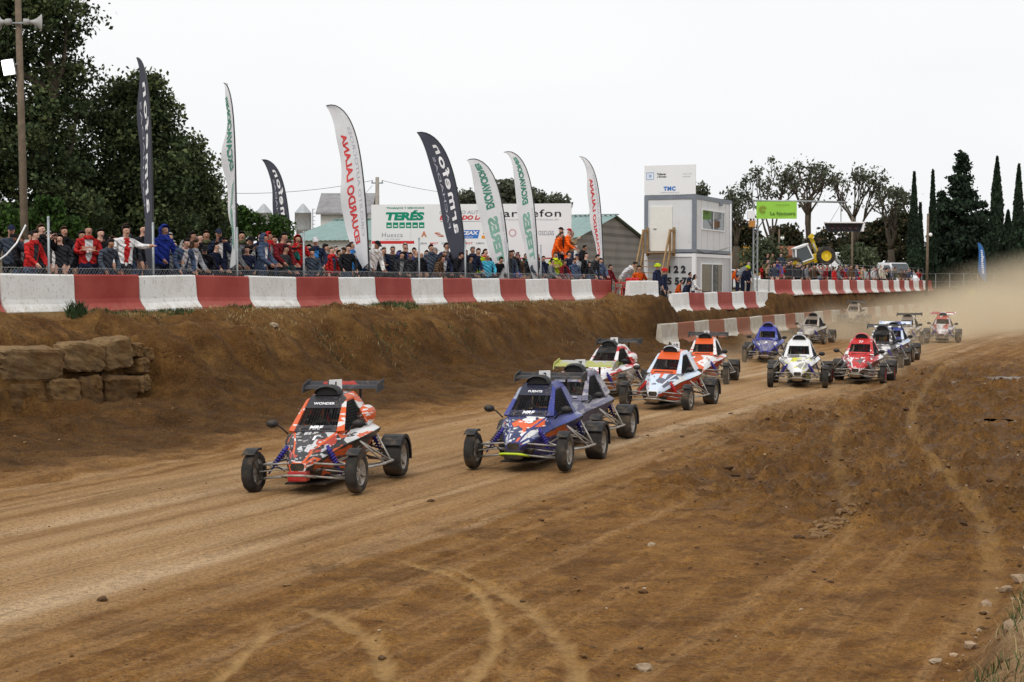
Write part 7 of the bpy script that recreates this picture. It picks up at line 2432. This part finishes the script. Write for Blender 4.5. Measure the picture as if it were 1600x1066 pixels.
def crosscar(label, X, Y, heading, mats, wing=True, driver=('charcoal', 'white'), texts=(), fin='1', scale=1.0, group='cross cars racing down the track', name='cross_car', steer=0.0, airbox=False):
    zt = zg(X, Y)
    th = R(heading)
    # centre of the car sits behind the front axle
    cx_, cy_ = X + math.sin(th) * 0.95, Y + math.cos(th) * 0.95
    zs = [zg(cx_ + a, cy_ + b) for a in (-.6, 0, .6) for b in (-.9, 0, .9)]
    root = thing(name, label, 'race car', (cx_, cy_, sum(zs) / 9 + 0.0), -th, group)
    root.scale = (scale, scale, scale)
    root.rotation_euler = (R(rng.uniform(-1, 1)), R(rng.uniform(-1.5, 1.5)), -th)
    base = dict(tyre=tyre_m, rim=rim_m, tube=tube_m, dark=matt_m, under=matt_m, mesh=mesh_m, guard=dark_m, spring=spring_m['blue'], black=dark_m, scoop=dark_m, header=dark_m, bumper=tube_m, nose=mudpan_m, wing=dark_m, wing2=dark_m, harness=cm('red'))
    base.update(mats)
    for k in ('bonnet', 'second', 'roof'):
        base.setdefault(k, base['main'])
    made = []
    def put(nm, me, roles, loc, par):
        o = bpy.data.objects.new(nm, me)
        COL.objects.link(o)
        o.parent = par
        o.location = loc
        for i, r in enumerate(roles):
            o.material_slots[i].link = 'OBJECT'
            o.material_slots[i].material = base[r]
        return o
    for nm, me, roles, loc, par in PROTO:
        o = put(nm, me, roles, loc, root if par is None else made[par])
        if nm == 'wheel':
            o.rotation_euler = (rng.uniform(0, 6), 0, R(steer) if loc[1] < 0 else 0)
        made.append(o)
    if wing:
        w = []
        for nm, me, role, par in WING:
            w.append(put(nm, me, [role], (0, 0, 0), root if par is None else w[par]))
    if airbox:
        put('air_box', AIRBOX, ['main'], (0, 0, 0), root)
    if fin:
        f = bpy.data.objects.new('number_fin', FINM)
        COL.objects.link(f); f.parent = root; f.location = (-0.0, 0.42, 1.225); f.rotation_euler = (0, 0, R(-38))
        for s in (1, -1):
            mb = MB(); lettering(mb, fin, (0.008 * s, 0, 0.085), (0, s, 0), (0, 0, 1), None, 0.11, bold=0.03); mb.build('number', ink_black, f, fix=False)
    for (s, where, m, sz) in texts:
        mb = MB()
        wb, wt = Vector((0, -0.50, 0.752)), Vector((0, -0.03, 1.13))
        up = (wt - wb).normalized(); nr = Vector((0, -up.z, up.y))
        if where == 'header':
            lettering(mb, s, wb.lerp(wt, 0.86) + nr * 0.016 + up * 0.02, (1, 0, 0), up, min(sz, 0.40), None, bold=0.03)
        elif where == 'cowl':
            lettering(mb, s, wb.lerp(wt, 0.115) + nr * 0.016, (1, 0, 0), up, sz, None, bold=0.05, shear=0.2)
        else:      # on the bonnet
            a, b = Vector((0, -0.78, 0.645)), Vector((0, -0.50, 0.755))
            u2 = (b - a).normalized(); n2 = Vector((0, -u2.z, u2.y))
            px_ = where if isinstance(where, float) else 0.0
            lettering(mb, s, a.lerp(b, 0.35) + n2 * 0.008 + Vector((px_, 0, 0)), (1, 0, 0), u2, None, sz, bold=0.05)
        mb.build('lettering', m, root, fix=False)
    if driver:
        k = 0.88
        off = Matrix.Rotation(-th, 3, 'Z') @ Vector((0, 0.24, 0))
        person((root.location.x + off.x * scale, root.location.y + off.y * scale, root.location.z + 0.345 - 0.95 * k), -th, k * scale, 'drive', driver[0], 'race', driver[1], 'person driving, %s suit and %s helmet, inside the %s' % (WORD.get(driver[0], driver[0]), WORD.get(driver[1], driver[1]), driver[2]), trousers=driver[0], group='drivers inside the cross cars')
    return root

O_, W_, K_ = (0.72, 0.10, 0.012), (0.74, 0.74, 0.74), (0.022, 0.024, 0.032)
DB, LB, RD, YL, GR = (0.008, 0.028, 0.18), (0.58, 0.67, 0.79), (0.50, 0.018, 0.022), (0.62, 0.60, 0.06), (0.22, 0.22, 0.23)
LIL = (0.085, 0.105, 0.21)
t1 = dict(main=livery('livery_orange', O_, W_, K_, 1.3, 0.28, 1.3), bonnet=livery('livery_black_white', K_, (0.55, 0.55, 0.56), (0.45, 0.05, 0.03), 5.7, 0.18, 1.7), second=livery('livery_black', K_, (0.05, 0.05, 0.06), O_, 0.4, 0.2), roof=livery('livery_black_white', K_, W_, O_, 2.2), header=livery('livery_header_black', K_, K_, K_, 0, 0.05), scoop=dark_m, wing=livery('livery_wing_dark', (0.018, 0.019, 0.026), (0.018, 0.019, 0.026), (0.05, 0.05, 0.06), 3.0, 0.05, 1.0, 0.7), wing2=livery('livery_wing_dark2', (0.022, 0.023, 0.03), (0.022, 0.023, 0.03), (0.35, 0.03, 0.02), 5.0, 0.05, 1.0, 0.7), nose=mat('nose_red', (0.40, 0.02, 0.02), 0.5, dirt=0.3))
crosscar('black and orange buggy leading the race at left', -2.69, 20.75, 11.5, t1, True, ('black', 'charcoal', 'black and orange buggy'), [('WONDER', 'header', ink_white, 0.30), ('MRF', 'cowl', ink_white, 0.19), ('1', 0.05, ink_white, 0.13)], '1', steer=-4, airbox=True)
t2 = dict(main=livery('livery_blue', DB, (0.012, 0.035, 0.26), (0.30, 0.33, 0.42), 0.6, 0.28, 1.3), bonnet=livery('livery_blue_white', (0.014, 0.024, 0.10), W_, O_, 7.4, 0.15, 1.4), second=livery('livery_blue_dark', (0.016, 0.022, 0.10), (0.03, 0.03, 0.3), (0.6, 0.12, 0.02), 1.9, 0.2), header=livery('livery_header_navy', (0.015, 0.02, 0.045), (0.015, 0.02, 0.045), (0.02, 0.03, 0.08), 0, 0.08), spring=spring_m['blue'], bumper=mat('bumper_lime', (0.50, 0.65, 0.03), 0.5), rim=rim_m, nose=matt_m)
crosscar('dark blue buggy with lime front bumper in second place', 0.10, 23.25, 17, t2, True, ('blue', 'charcoal', 'dark blue buggy'), [('FUENTE', 'header', ink_white, 0.22), ('MRF', 'cowl', ink_white, 0.19), ('3', 0.10, ink_white, 0.13)], '3')
t3 = dict(main=livery('livery_lilac', LIL, (0.28, 0.28, 0.36), (0.45, 0.45, 0.48), 2.6, 0.42), bonnet=livery('livery_lilac2', LIL, (0.34, 0.34, 0.40), (0.35, 0.15, 0.10), 3.2, 0.4), second=livery('livery_lilac3', (0.09, 0.09, 0.19), LIL, (0.2, 0.2, 0.3), 1.2, 0.4), header=livery('livery_lilac2', LIL, (0.34, 0.34, 0.40), (0.35, 0.15, 0.10), 3.2, 0.4), wing=livery('livery_wing_yellow', (0.36, 0.38, 0.09), (0.36, 0.38, 0.09), (0.25, 0.26, 0.15), 1, 0.3), wing2=livery('livery_wing_grey', (0.24, 0.25, 0.20), (0.36, 0.38, 0.08), (0.4, 0.4, 0.38), 2, 0.3))
crosscar('dusty lilac buggy with yellow wing tucked behind the dark blue one', 0.74, 26.5, 19, t3, True, ('grey', 'cream', 'dusty lilac buggy'), [], '7')
t4 = dict(main=livery('livery_white_red', W_, RD, (0.45, 0.08, 0.08), 1.1, 0.18), roof=livery('livery_white', W_, W_, GR, 0.2, 0.12), bonnet=livery('livery_white_red', W_, RD, (0.45, 0.08, 0.08), 1.1), second=livery('livery_orange_white', (0.6, 0.16, 0.03), W_, GR, 0.9, 0.3), header=dark_m)
crosscar('white buggy with red flank behind the yellow wing', 1.95, 37.6, 24, t4, True, ('hivis', 'black', 'white buggy with red flank'), [], '9', airbox=True)
t5 = dict(main=livery('livery_sky', LB, W_, (0.60, 0.68, 0.80), 0.3, 0.10), bonnet=livery('livery_sky_orange', LB, (0.10, 0.11, 0.16), (0.70, 0.12, 0.05), 2.9, 0.1), second=livery('livery_orange_red', (0.62, 0.06, 0.015), (0.62, 0.06, 0.015), (0.5, 0.05, 0.02), 0.9, 0.2), header=livery('livery_orange_solid', (0.66, 0.09, 0.015), (0.66, 0.09, 0.015), (0.66, 0.09, 0.015), 0, 0.05), roof=livery('livery_orange_solid', O_, O_, O_), scoop=livery('livery_white', W_, W_, GR, 0.2, 0.12), spring=spring_m['red'])
crosscar('pale blue buggy with orange roof and red belly', 3.10, 34.3, 22, t5, False, ('darkred', 'red', 'pale blue buggy'), [], '19')
t6 = dict(main=livery('livery_white_orange', W_, (0.62, 0.10, 0.02), GR, 3.3, 0.22), bonnet=livery('livery_white_orange', W_, O_, GR), second=livery('livery_orange_red', O_, O_, O_), header=livery('livery_orange_solid', O_, O_, O_), roof=livery('livery_orange_solid', O_, O_, O_))
crosscar('white and orange buggy right behind the pale blue one', 5.05, 42.9, 14, t6, True, ('black', 'red', 'white and orange buggy'), [], '5')
t7 = dict(main=livery('livery_royal', (0.02, 0.03, 0.28), (0.02, 0.03, 0.28), (0.12, 0.15, 0.4), 1.5, 0.22), bonnet=livery('livery_royal_grey', (0.16, 0.17, 0.27), W_, (0.05, 0.06, 0.25), 2.5, 0.45), second=livery('livery_royal_mud', (0.09, 0.08, 0.14), (0.15, 0.13, 0.15), GR, 2.0, 0.55), header=livery('livery_royal', DB, DB, DB), scoop=livery('livery_royal', DB, DB, DB), tyre=tyre_mud)
crosscar('royal blue buggy without wing left of the white and yellow one', 8.6, 54.3, 13, t7, False, ('navy', 'black', 'royal blue buggy'), [('5', 0.0, ink_white, 0.14)], '')
t8 = dict(main=livery('livery_dusty_grey', (0.36, 0.35, 0.33), (0.5, 0.49, 0.46), GR, 0.7, 0.60), header=livery('livery_dusty_dark', (0.12, 0.11, 0.10), (0.12, 0.11, 0.1), GR, 0.2, 0.5), tyre=tyre_mud, roof=livery('livery_dusty_dark', GR, GR, GR), second=livery('livery_dusty_grey2', (0.28, 0.25, 0.21), (0.4, 0.37, 0.33), GR, 1.7, 0.75))
crosscar('dust coated grey buggy farther back beside the muddy barrier', 13.0, 70.3, 22, t8, False, ('charcoal', 'black', 'dust coated grey buggy'), [], '')
t9 = dict(main=livery('livery_dusty_tan', (0.32, 0.28, 0.23), (0.45, 0.42, 0.37), GR, 1.7, 0.75), tyre=tyre_mud, header=livery('livery_dusty_dark', GR, GR, GR))
crosscar('hindmost tan buggy nearly lost in the dust', 19.3, 91.0, 20, t9, True, ('brown', 'charcoal', 'hindmost tan buggy'), [], '')
t10 = dict(main=livery('livery_white', W_, W_, GR, 0.2, 0.12), bonnet=livery('livery_white_yellow', W_, YL, (0.3, 0.3, 0.25), 1.6, 0.12), second=livery('livery_yellow_mud', (0.40, 0.38, 0.10), (0.3, 0.28, 0.2), GR, 1.0, 0.5), header=livery('livery_white', W_, W_, GR), scoop=livery('livery_white', W_, W_, GR))
crosscar('white buggy with yellow bonnet patch left of the red one', 7.42, 41.5, 12, t10, False, ('hivis', 'black', 'white buggy with yellow bonnet'), [('11', 0.0, ink_grey, 0.09)], '6')
t11 = dict(main=livery('livery_red_white', RD, W_, W_, 0.8, 0.14), bonnet=livery('livery_red_bonnet', RD, W_, (0.12, 0.1, 0.1), 2.4, 0.12), second=livery('livery_red_mud', (0.30, 0.05, 0.04), (0.4, 0.35, 0.32), GR, 1.4, 0.5), header=livery('livery_red', RD, RD, (0.6, 0.05, 0.05), 0, 0.05), roof=livery('livery_red', RD, RD, RD), scoop=livery('livery_red', RD, RD, RD), rim=mat('rim_red', (0.35, 0.02, 0.02), 0.4, 0.3), spring=spring_m['grey'])
crosscar('red buggy with white stripes right of centre', 9.20, 42.7, 19, t11, False, ('black', 'red', 'red buggy'), [('77', 'header', ink_white, 0.12), ('56', 0.13, ink_white, 0.09)], '')
t12 = dict(main=livery('livery_dark_white', (0.05, 0.055, 0.07), W_, GR, 0.5, 0.35), wing=livery('livery_wing_bw', (0.02, 0.02, 0.025), W_, W_, 0.6, 0.1, 1.6), wing2=dark_m, header=dark_m, tyre=tyre_mud)
crosscar('dark buggy with black and white wing hidden behind the red one', 11.6, 50.6, 19, t12, True, ('charcoal', 'yellow', 'dark winged buggy'), [], '')
t13 = dict(main=livery('livery_ice', (0.55, 0.63, 0.76), DB, W_, 1.2, 0.20), second=livery('livery_ice_mud', (0.30, 0.33, 0.40), (0.45, 0.06, 0.05), W_, 2.2, 0.45), header=livery('livery_blue', DB, DB, DB), tyre=tyre_mud, wing=livery('livery_ice', LB, DB, W_), wing2=livery('livery_ice', LB, DB, W_))
crosscar('white and blue buggy close behind the dark winged one', 12.95, 54.6, 18, t13, True, ('purple', 'white', 'white and blue buggy'), [], '')
t14 = dict(main=livery('livery_brown_white', (0.45, 0.42, 0.36), (0.2, 0.15, 0.08), W_, 0.4, 0.5), scoop=mat('scoop_brown', (0.13, 0.10, 0.05), 0.6), tyre=tyre_mud, header=livery('livery_dusty_dark', GR, GR, GR))
crosscar('muddy cream buggy with brown roof scoop behind the white and blue one', 17.1, 69.5, 20, t14, True, ('brown', 'black', 'muddy cream buggy'), [], '')
t15 = dict(main=livery('livery_grey_red', (0.42, 0.42, 0.43), (0.40, 0.05, 0.04), W_, 1.9, 0.38), wing=livery('livery_wing_red', (0.32, 0.03, 0.025), (0.32, 0.03, 0.025), W_, 0.3, 0.2), wing2=livery('livery_wing_red2', (0.35, 0.03, 0.025), W_, (0.2, 0.2, 0.2), 1.3, 0.2), tyre=tyre_mud, header=livery('livery_grey_red', GR, RD, W_))
crosscar('grey and red buggy with red wing at the far right', 19.3, 71.8, 16, t15, True, ('darkred', 'black', 'grey and red buggy'), [], '')
# ================================================================== things behind the far crowd
# tilted yellow backhoe loader on a heap
yel_m = mat('machine_yellow', (0.62, 0.42, 0.01), 0.45, var=0.12, dirt=0.2)
bY = 106.0
bb0 = AT(1268, 440, bY)
bh = thing('backhoe_loader', 'yellow backhoe loader with white cab tilted up on a heap', 'digger', (bb0.x, bY, 3.35))
def bpt(px, py, dy=0.0):
    p = AT(px, py, bY) - Vector((bb0.x, bY, 3.35))
    p.y = dy
    return p
tl = R(-20)
rt_ = Matrix.Rotation(tl, 3, 'Y')
MB().bbox(bpt(1262, 406), (2.4, 0.9, 0.42), 0.05, rot=rt_).build('chassis', yel_m, bh)
MB().bbox(bpt(1281, 402), (1.1, 0.85, 0.5), 0.06, rot=rt_).build('engine_cover', yel_m, bh)
cabf = bpt(1253, 398)
mb = MB()
cr_ = lambda x, y, z: cabf + rt_ @ Vector((x, y, z))
for x, xt in ((-.65, -.35), (.55, .45)):
    for y in (-.5, .5):
        mb.bar(cr_(x, y, -.45), cr_(xt, y, .5), 0.08)
for z, a, b in ((-.45, -.65, .55), (.5, -.35, .45)):
    for y in (-.5, .5):
        mb.bar(cr_(a, y, z), cr_(b, y, z), 0.08)
cabo = mb.build('cab_frame', white_panel, bh)
mb = MB(); mb.prism([cr_(-.60, 0, -.40), cr_(.50, 0, -.40), cr_(.42, 0, .46), cr_(-.33, 0, .46)], (0, -.47, 0), (0, .47, 0)); mb.build('cab_glass', glass_m, cabo)
MB().bbox(cr_(0.05, 0, .56), (1.0, 1.15, 0.10), 0.03, rot=rt_).build('cab_roof', white_panel, cabo)
for px, py, r in ((1288, 400, 0.62), (1240, 414, 0.5)):
    for y in (-.55, .55):
        M_ = Matrix.Translation(bpt(px, py, y)) @ Matrix.Rotation(R(90), 4, 'X')
        w_ = MB().lathe([(r * .55, -.18), (r * .85, -.2), (r, -.14), (r, .14), (r * .85, .2), (r * .55, .18)], 24, M=M_).build('tyre', tyre_m, bh)
        MB().lathe([(r * .56, -.16), (r * .3, -.1), (0, -.1), (0, .1), (r * .3, .1), (r * .56, .16)], 20, M=M_).build('rim', yel_m, w_)
MB().bar(bpt(1279, 404), bpt(1272, 384), 0.28, 0.22).build('boom', yel_m, bh)
MB().bar(bpt(1273, 387), bpt(1266, 367), 0.24, 0.2).build('dipper_arm', yel_m, bh)
MB().tube([bpt(1276, 400, -.2), bpt(1270, 380, -.2)], 0.05, 8).build('ram', galv, bh)
MB().prism([bpt(1263, 371), bpt(1268, 365), bpt(1271, 369), bpt(1268, 374)], (0, -.3, 0), (0, .3, 0)).build('bucket', yel_m, bh)
MB().bar(bpt(1300, 398), bpt(1312, 412), 0.5, 0.15).build('front_blade', galv, bh)
hp = []
for i in range(260):
    a, d = rng.uniform(0, 6.28), rng.random() ** .6
    hp.append((bb0.x + math.cos(a) * d * 2.6, bY + 0.2 + math.sin(a) * d * 1.6, 2.0 + 1.0 * (1 - d) * rng.uniform(.7, 1), 0.35 * rng.uniform(.5, 1), 0.8, rng.choice([0, 1])))
scatter('earth_heap', 'heap of earth under the tilted yellow digger', 'heap', clod_m[:2], hp)

# vans, truck and cars
van_w = mat('van_white', (0.72, 0.73, 0.74), 0.35, var=0.04, dirt=0.1)
tyre_plain = mat('tyre_plain', (0.02, 0.02, 0.02), 0.9)
def vehicle(label, cat, name, px, Y, rz, prof, W, glass, wheels, m, z=2.03, r=0.34):
    """prof: side outline (y forward negative, z); glass: list of side-window outlines"""
    b = AT(px, 440, Y)
    v = thing(name, label, cat, (b.x, Y, z), rz)
    n = len(prof)
    bm = bmesh.new()
    vs = [bm.verts.new((s * W / 2 * (1 - 0.10 * max(0, (q[1] - 0.95))), q[0], q[1])) for s in (-1, 1) for q in prof]
    bm.faces.new(vs[:n]); bm.faces.new(list(reversed(vs[n:])))
    for i in range(n):
        bm.faces.new((vs[i], vs[n + i], vs[n + (i + 1) % n], vs[(i + 1) % n]))
    bmesh.ops.recalc_face_normals(bm, faces=bm.faces[:])
    bmesh.ops.bevel(bm, geom=bm.edges[:], offset=0.06, segments=2, affect='EDGES')
    me = bpy.data.meshes.new('body'); bm.to_mesh(me); bm.free()
    me.materials.append(m)
    link('body', me, v)
    for g in glass:
        for s in (-1, 1):
            mb = MB(); mb.prism([(s * (W / 2 * (1 - 0.10 * max(0, q[1] - .95)) + 0.004), q[0], q[1]) for q in g], (-0.012, 0, 0), (0.012, 0, 0)); mb.build('side_window', glass_m, v)
    for y in wheels:
        for s in (-1, 1):
            M_ = Matrix.Translation((s * (W / 2 - .1), y, r)) @ Matrix.Rotation(R(90), 4, 'Y')
            w_ = MB().lathe([(r * .6, -.1), (r, -.1), (r, .1), (r * .6, .1)], 20, M=M_).build('wheel', tyre_plain, v)
            MB().lathe([(r * .6, -.1), (0, -.08), (0, .08), (r * .6, .1)], 16, M=M_).build('rim', rim_m, w_)
    return v
def front_glass(v, a, b, W, k=0.86):
    mb = MB(); a, b = Vector((0,) + a), Vector((0,) + b)
    n = Vector((0, -(b.z - a.z), b.y - a.y)).normalized() * 0.02
    x0, x1 = Vector((W / 2 * k, 0, 0)), Vector((W / 2 * k * .88, 0, 0))
    mb.prism([a - x0, a + x0, b + x1, b - x1], n * 0.2, n * 1.2); mb.build('windscreen', glass_m, v)
    for s in (-1, 1):
        pass
VAN = [(-2.4, 0.35), (-2.45, 0.9), (-2.2, 1.15), (-1.5, 1.3), (-0.85, 2.25), (2.4, 2.3), (2.45, 0.4)]
v = vehicle('white van parked in front of the cypress', 'van', 'parked_van', 1394, 132, R(22), VAN, 1.95, [[(-1.35, 1.35), (-0.80, 2.05), (-0.1, 2.05), (-0.1, 1.35)]], (-1.6, 1.5), van_w)
front_glass(v, (-1.55, 1.32), (-0.92, 2.18), 1.95)
BOX = [(-2.2, 0.4), (-2.25, 1.0), (-2.0, 1.3), (-1.6, 2.1), (-1.0, 2.2), (-1.0, 3.2), (3.0, 3.2), (3.0, 0.5)]
vehicle('white box truck behind the olive bush', 'truck', 'box_truck', 1335, 136, R(70), BOX, 2.2, [[(-1.75, 1.4), (-1.5, 2.0), (-1.1, 2.0), (-1.1, 1.4)]], (-1.4, 1.8), van_w, 2.03, 0.4)
CAR = [(-2.0, 0.3), (-2.05, 0.75), (-1.1, 0.95), (-0.4, 1.5), (1.2, 1.52), (1.95, 1.0), (2.0, 0.35)]
CG = [[(-0.95, 1.0), (-0.35, 1.42), (0.3, 1.44), (0.3, 1.0)], [(0.4, 1.0), (0.4, 1.44), (1.1, 1.44), (1.6, 1.02)]]
for px, Y, rz, c, lab in ((1154, 104, 60, (0.68, 0.69, 0.70), 'white car parked right of the cabin'), (1362, 126, 80, (0.30, 0.40, 0.50), 'pale blue car parked left of the white van'), (1228, 112, 85, (0.66, 0.67, 0.68), 'white car behind the crowd left of the yellow digger'), (1376, 134, 75, (0.5, 0.52, 0.54), 'silver car parked behind the pale blue one'), (1150, 112, 75, (0.35, 0.37, 0.4), 'grey car behind the white one by the cabin')):
    v = vehicle(lab, 'car', 'parked_car', px, Y, R(rz), CAR, 1.75, CG, (-1.25, 1.25), mat('car_paint_%d' % px, c, 0.3, var=0.03), 2.03, 0.31)
    front_glass(v, (-1.12, 0.96), (-0.44, 1.46), 1.75)

# ================================================================== dust thrown up by the pack
def dust_cloud(name, label, u0, u1, v0, v1, zc, zr, dens, seed, colr=(0.93, 0.80, 0.58)):
    """closed rounded volume along the track with uneven density"""
    bm = bmesh.new()
    bmesh.ops.create_icosphere(bm, subdivisions=3, radius=1)
    me = bpy.data.meshes.new(name)
    bm.to_mesh(me); bm.free()
    o = link(name, me, kind='stuff', label=label, cat='dust')
    o.location = UV((u0 + u1) / 2, (v0 + v1) / 2, zc)
    o.rotation_euler = (0, 0, TRK)
    o.scale = ((u1 - u0) / 2, (v1 - v0) / 2, zr)
    m = bpy.data.materials.new(name + '_volume')
    m.use_nodes = True
    nt = m.node_tree
    nt.nodes.clear()
    out = nt.nodes.new('ShaderNodeOutputMaterial')
    pv = nt.nodes.new('ShaderNodeVolumePrincipled')
    pv.inputs['Color'].default_value = colr + (1,)
    pv.inputs['Anisotropy'].default_value = 0.2
    tc = nt.nodes.new('ShaderNodeTexCoord')
    ln = nt.nodes.new('ShaderNodeVectorMath'); ln.operation = 'LENGTH'
    nt.links.new(tc.outputs['Object'], ln.inputs[0])
    r1 = nt.nodes.new('ShaderNodeMapRange'); r1.interpolation_type = 'SMOOTHSTEP'
    r1.inputs['From Min'].default_value = 1.0; r1.inputs['From Max'].default_value = 0.15
    nt.links.new(ln.outputs['Value'], r1.inputs['Value'])
    nz = nt.nodes.new('ShaderNodeTexNoise'); nz.inputs['Scale'].default_value = 0.22; nz.inputs['Detail'].default_value = 3
    ge = nt.nodes.new('ShaderNodeNewGeometry')
    mp = nt.nodes.new('ShaderNodeMapping'); mp.inputs['Location'].default_value = (seed * 3.1, seed, 0); mp.inputs['Scale'].default_value = (1, 1, 1.6)
    nt.links.new(ge.outputs['Position'], mp.inputs[0]); nt.links.new(mp.outputs[0], nz.inputs['Vector'])
    r2 = nt.nodes.new('ShaderNodeMapRange'); r2.inputs['From Min'].default_value = 0.30; r2.inputs['From Max'].default_value = 0.72
    nt.links.new(nz.outputs[0], r2.inputs['Value'])
    mu = nt.nodes.new('ShaderNodeMath'); mu.operation = 'MULTIPLY'
    nt.links.new(r1.outputs[0], mu.inputs[0]); nt.links.new(r2.outputs[0], mu.inputs[1])
    m2 = nt.nodes.new('ShaderNodeMath'); m2.operation = 'MULTIPLY'; m2.inputs[1].default_value = dens
    nt.links.new(mu.outputs[0], m2.inputs[0]); nt.links.new(m2.outputs[0], pv.inputs['Density'])
    nt.links.new(pv.outputs[0], out.inputs['Volume'])
    me.materials.append(m)
    return o
dust_cloud('dust_cloud', 'thick tan dust hanging over the track behind the pack', 54, 150, 0.5, 52, 0.6, 6.2, 0.50, 1)
dust_cloud('dust_trail', 'thin tan dust low over the track between the rear cars', 34, 108, 3.0, 19, 0.2, 2.8, 0.28, 2)

def plume(label, X, Y, heading, L, w, h, dens, seed):
    th = R(heading)
    cx_, cy_ = X + math.sin(th) * (1.9 + L * 0.40), Y + math.cos(th) * (1.9 + L * 0.40)
    u, v = toUV(cx_, cy_)
    o = dust_cloud('dust_plume', label, u - L / 2, u + L / 2, v - w / 2, v + w / 2, 0.25, h, dens, seed)
    o['group'] = 'dust plumes behind the cars'
for k, (nm, X, Y, hd_, L, w, h, d) in enumerate((('the pale blue buggy', 3.1, 34.3, 22, 3.4, 2.2, 0.55, 0.55), ('the white and orange buggy', 5.05, 42.9, 14, 4.5, 2.6, 0.8, 0.6), ('the white buggy with yellow bonnet', 7.42, 41.5, 12, 4.5, 2.6, 0.7, 0.55), ('the red buggy', 9.2, 42.7, 19, 4.0, 2.4, 0.7, 0.5), ('the royal blue buggy', 8.6, 54.3, 13, 6.5, 3.2, 1.3, 0.65), ('the white and blue buggy', 12.95, 54.6, 18, 6.0, 3.0, 1.1, 0.5), ('the grey and red buggy', 19.3, 71.8, 16, 9.0, 4.5, 2.0, 0.6), ('the dust coated grey buggy', 13.0, 70.3, 22, 8.0, 4.0, 1.8, 0.7))):
    plume('dust plume kicked up behind ' + nm, X, Y, hd_, L, w, h, d, 3 + k)
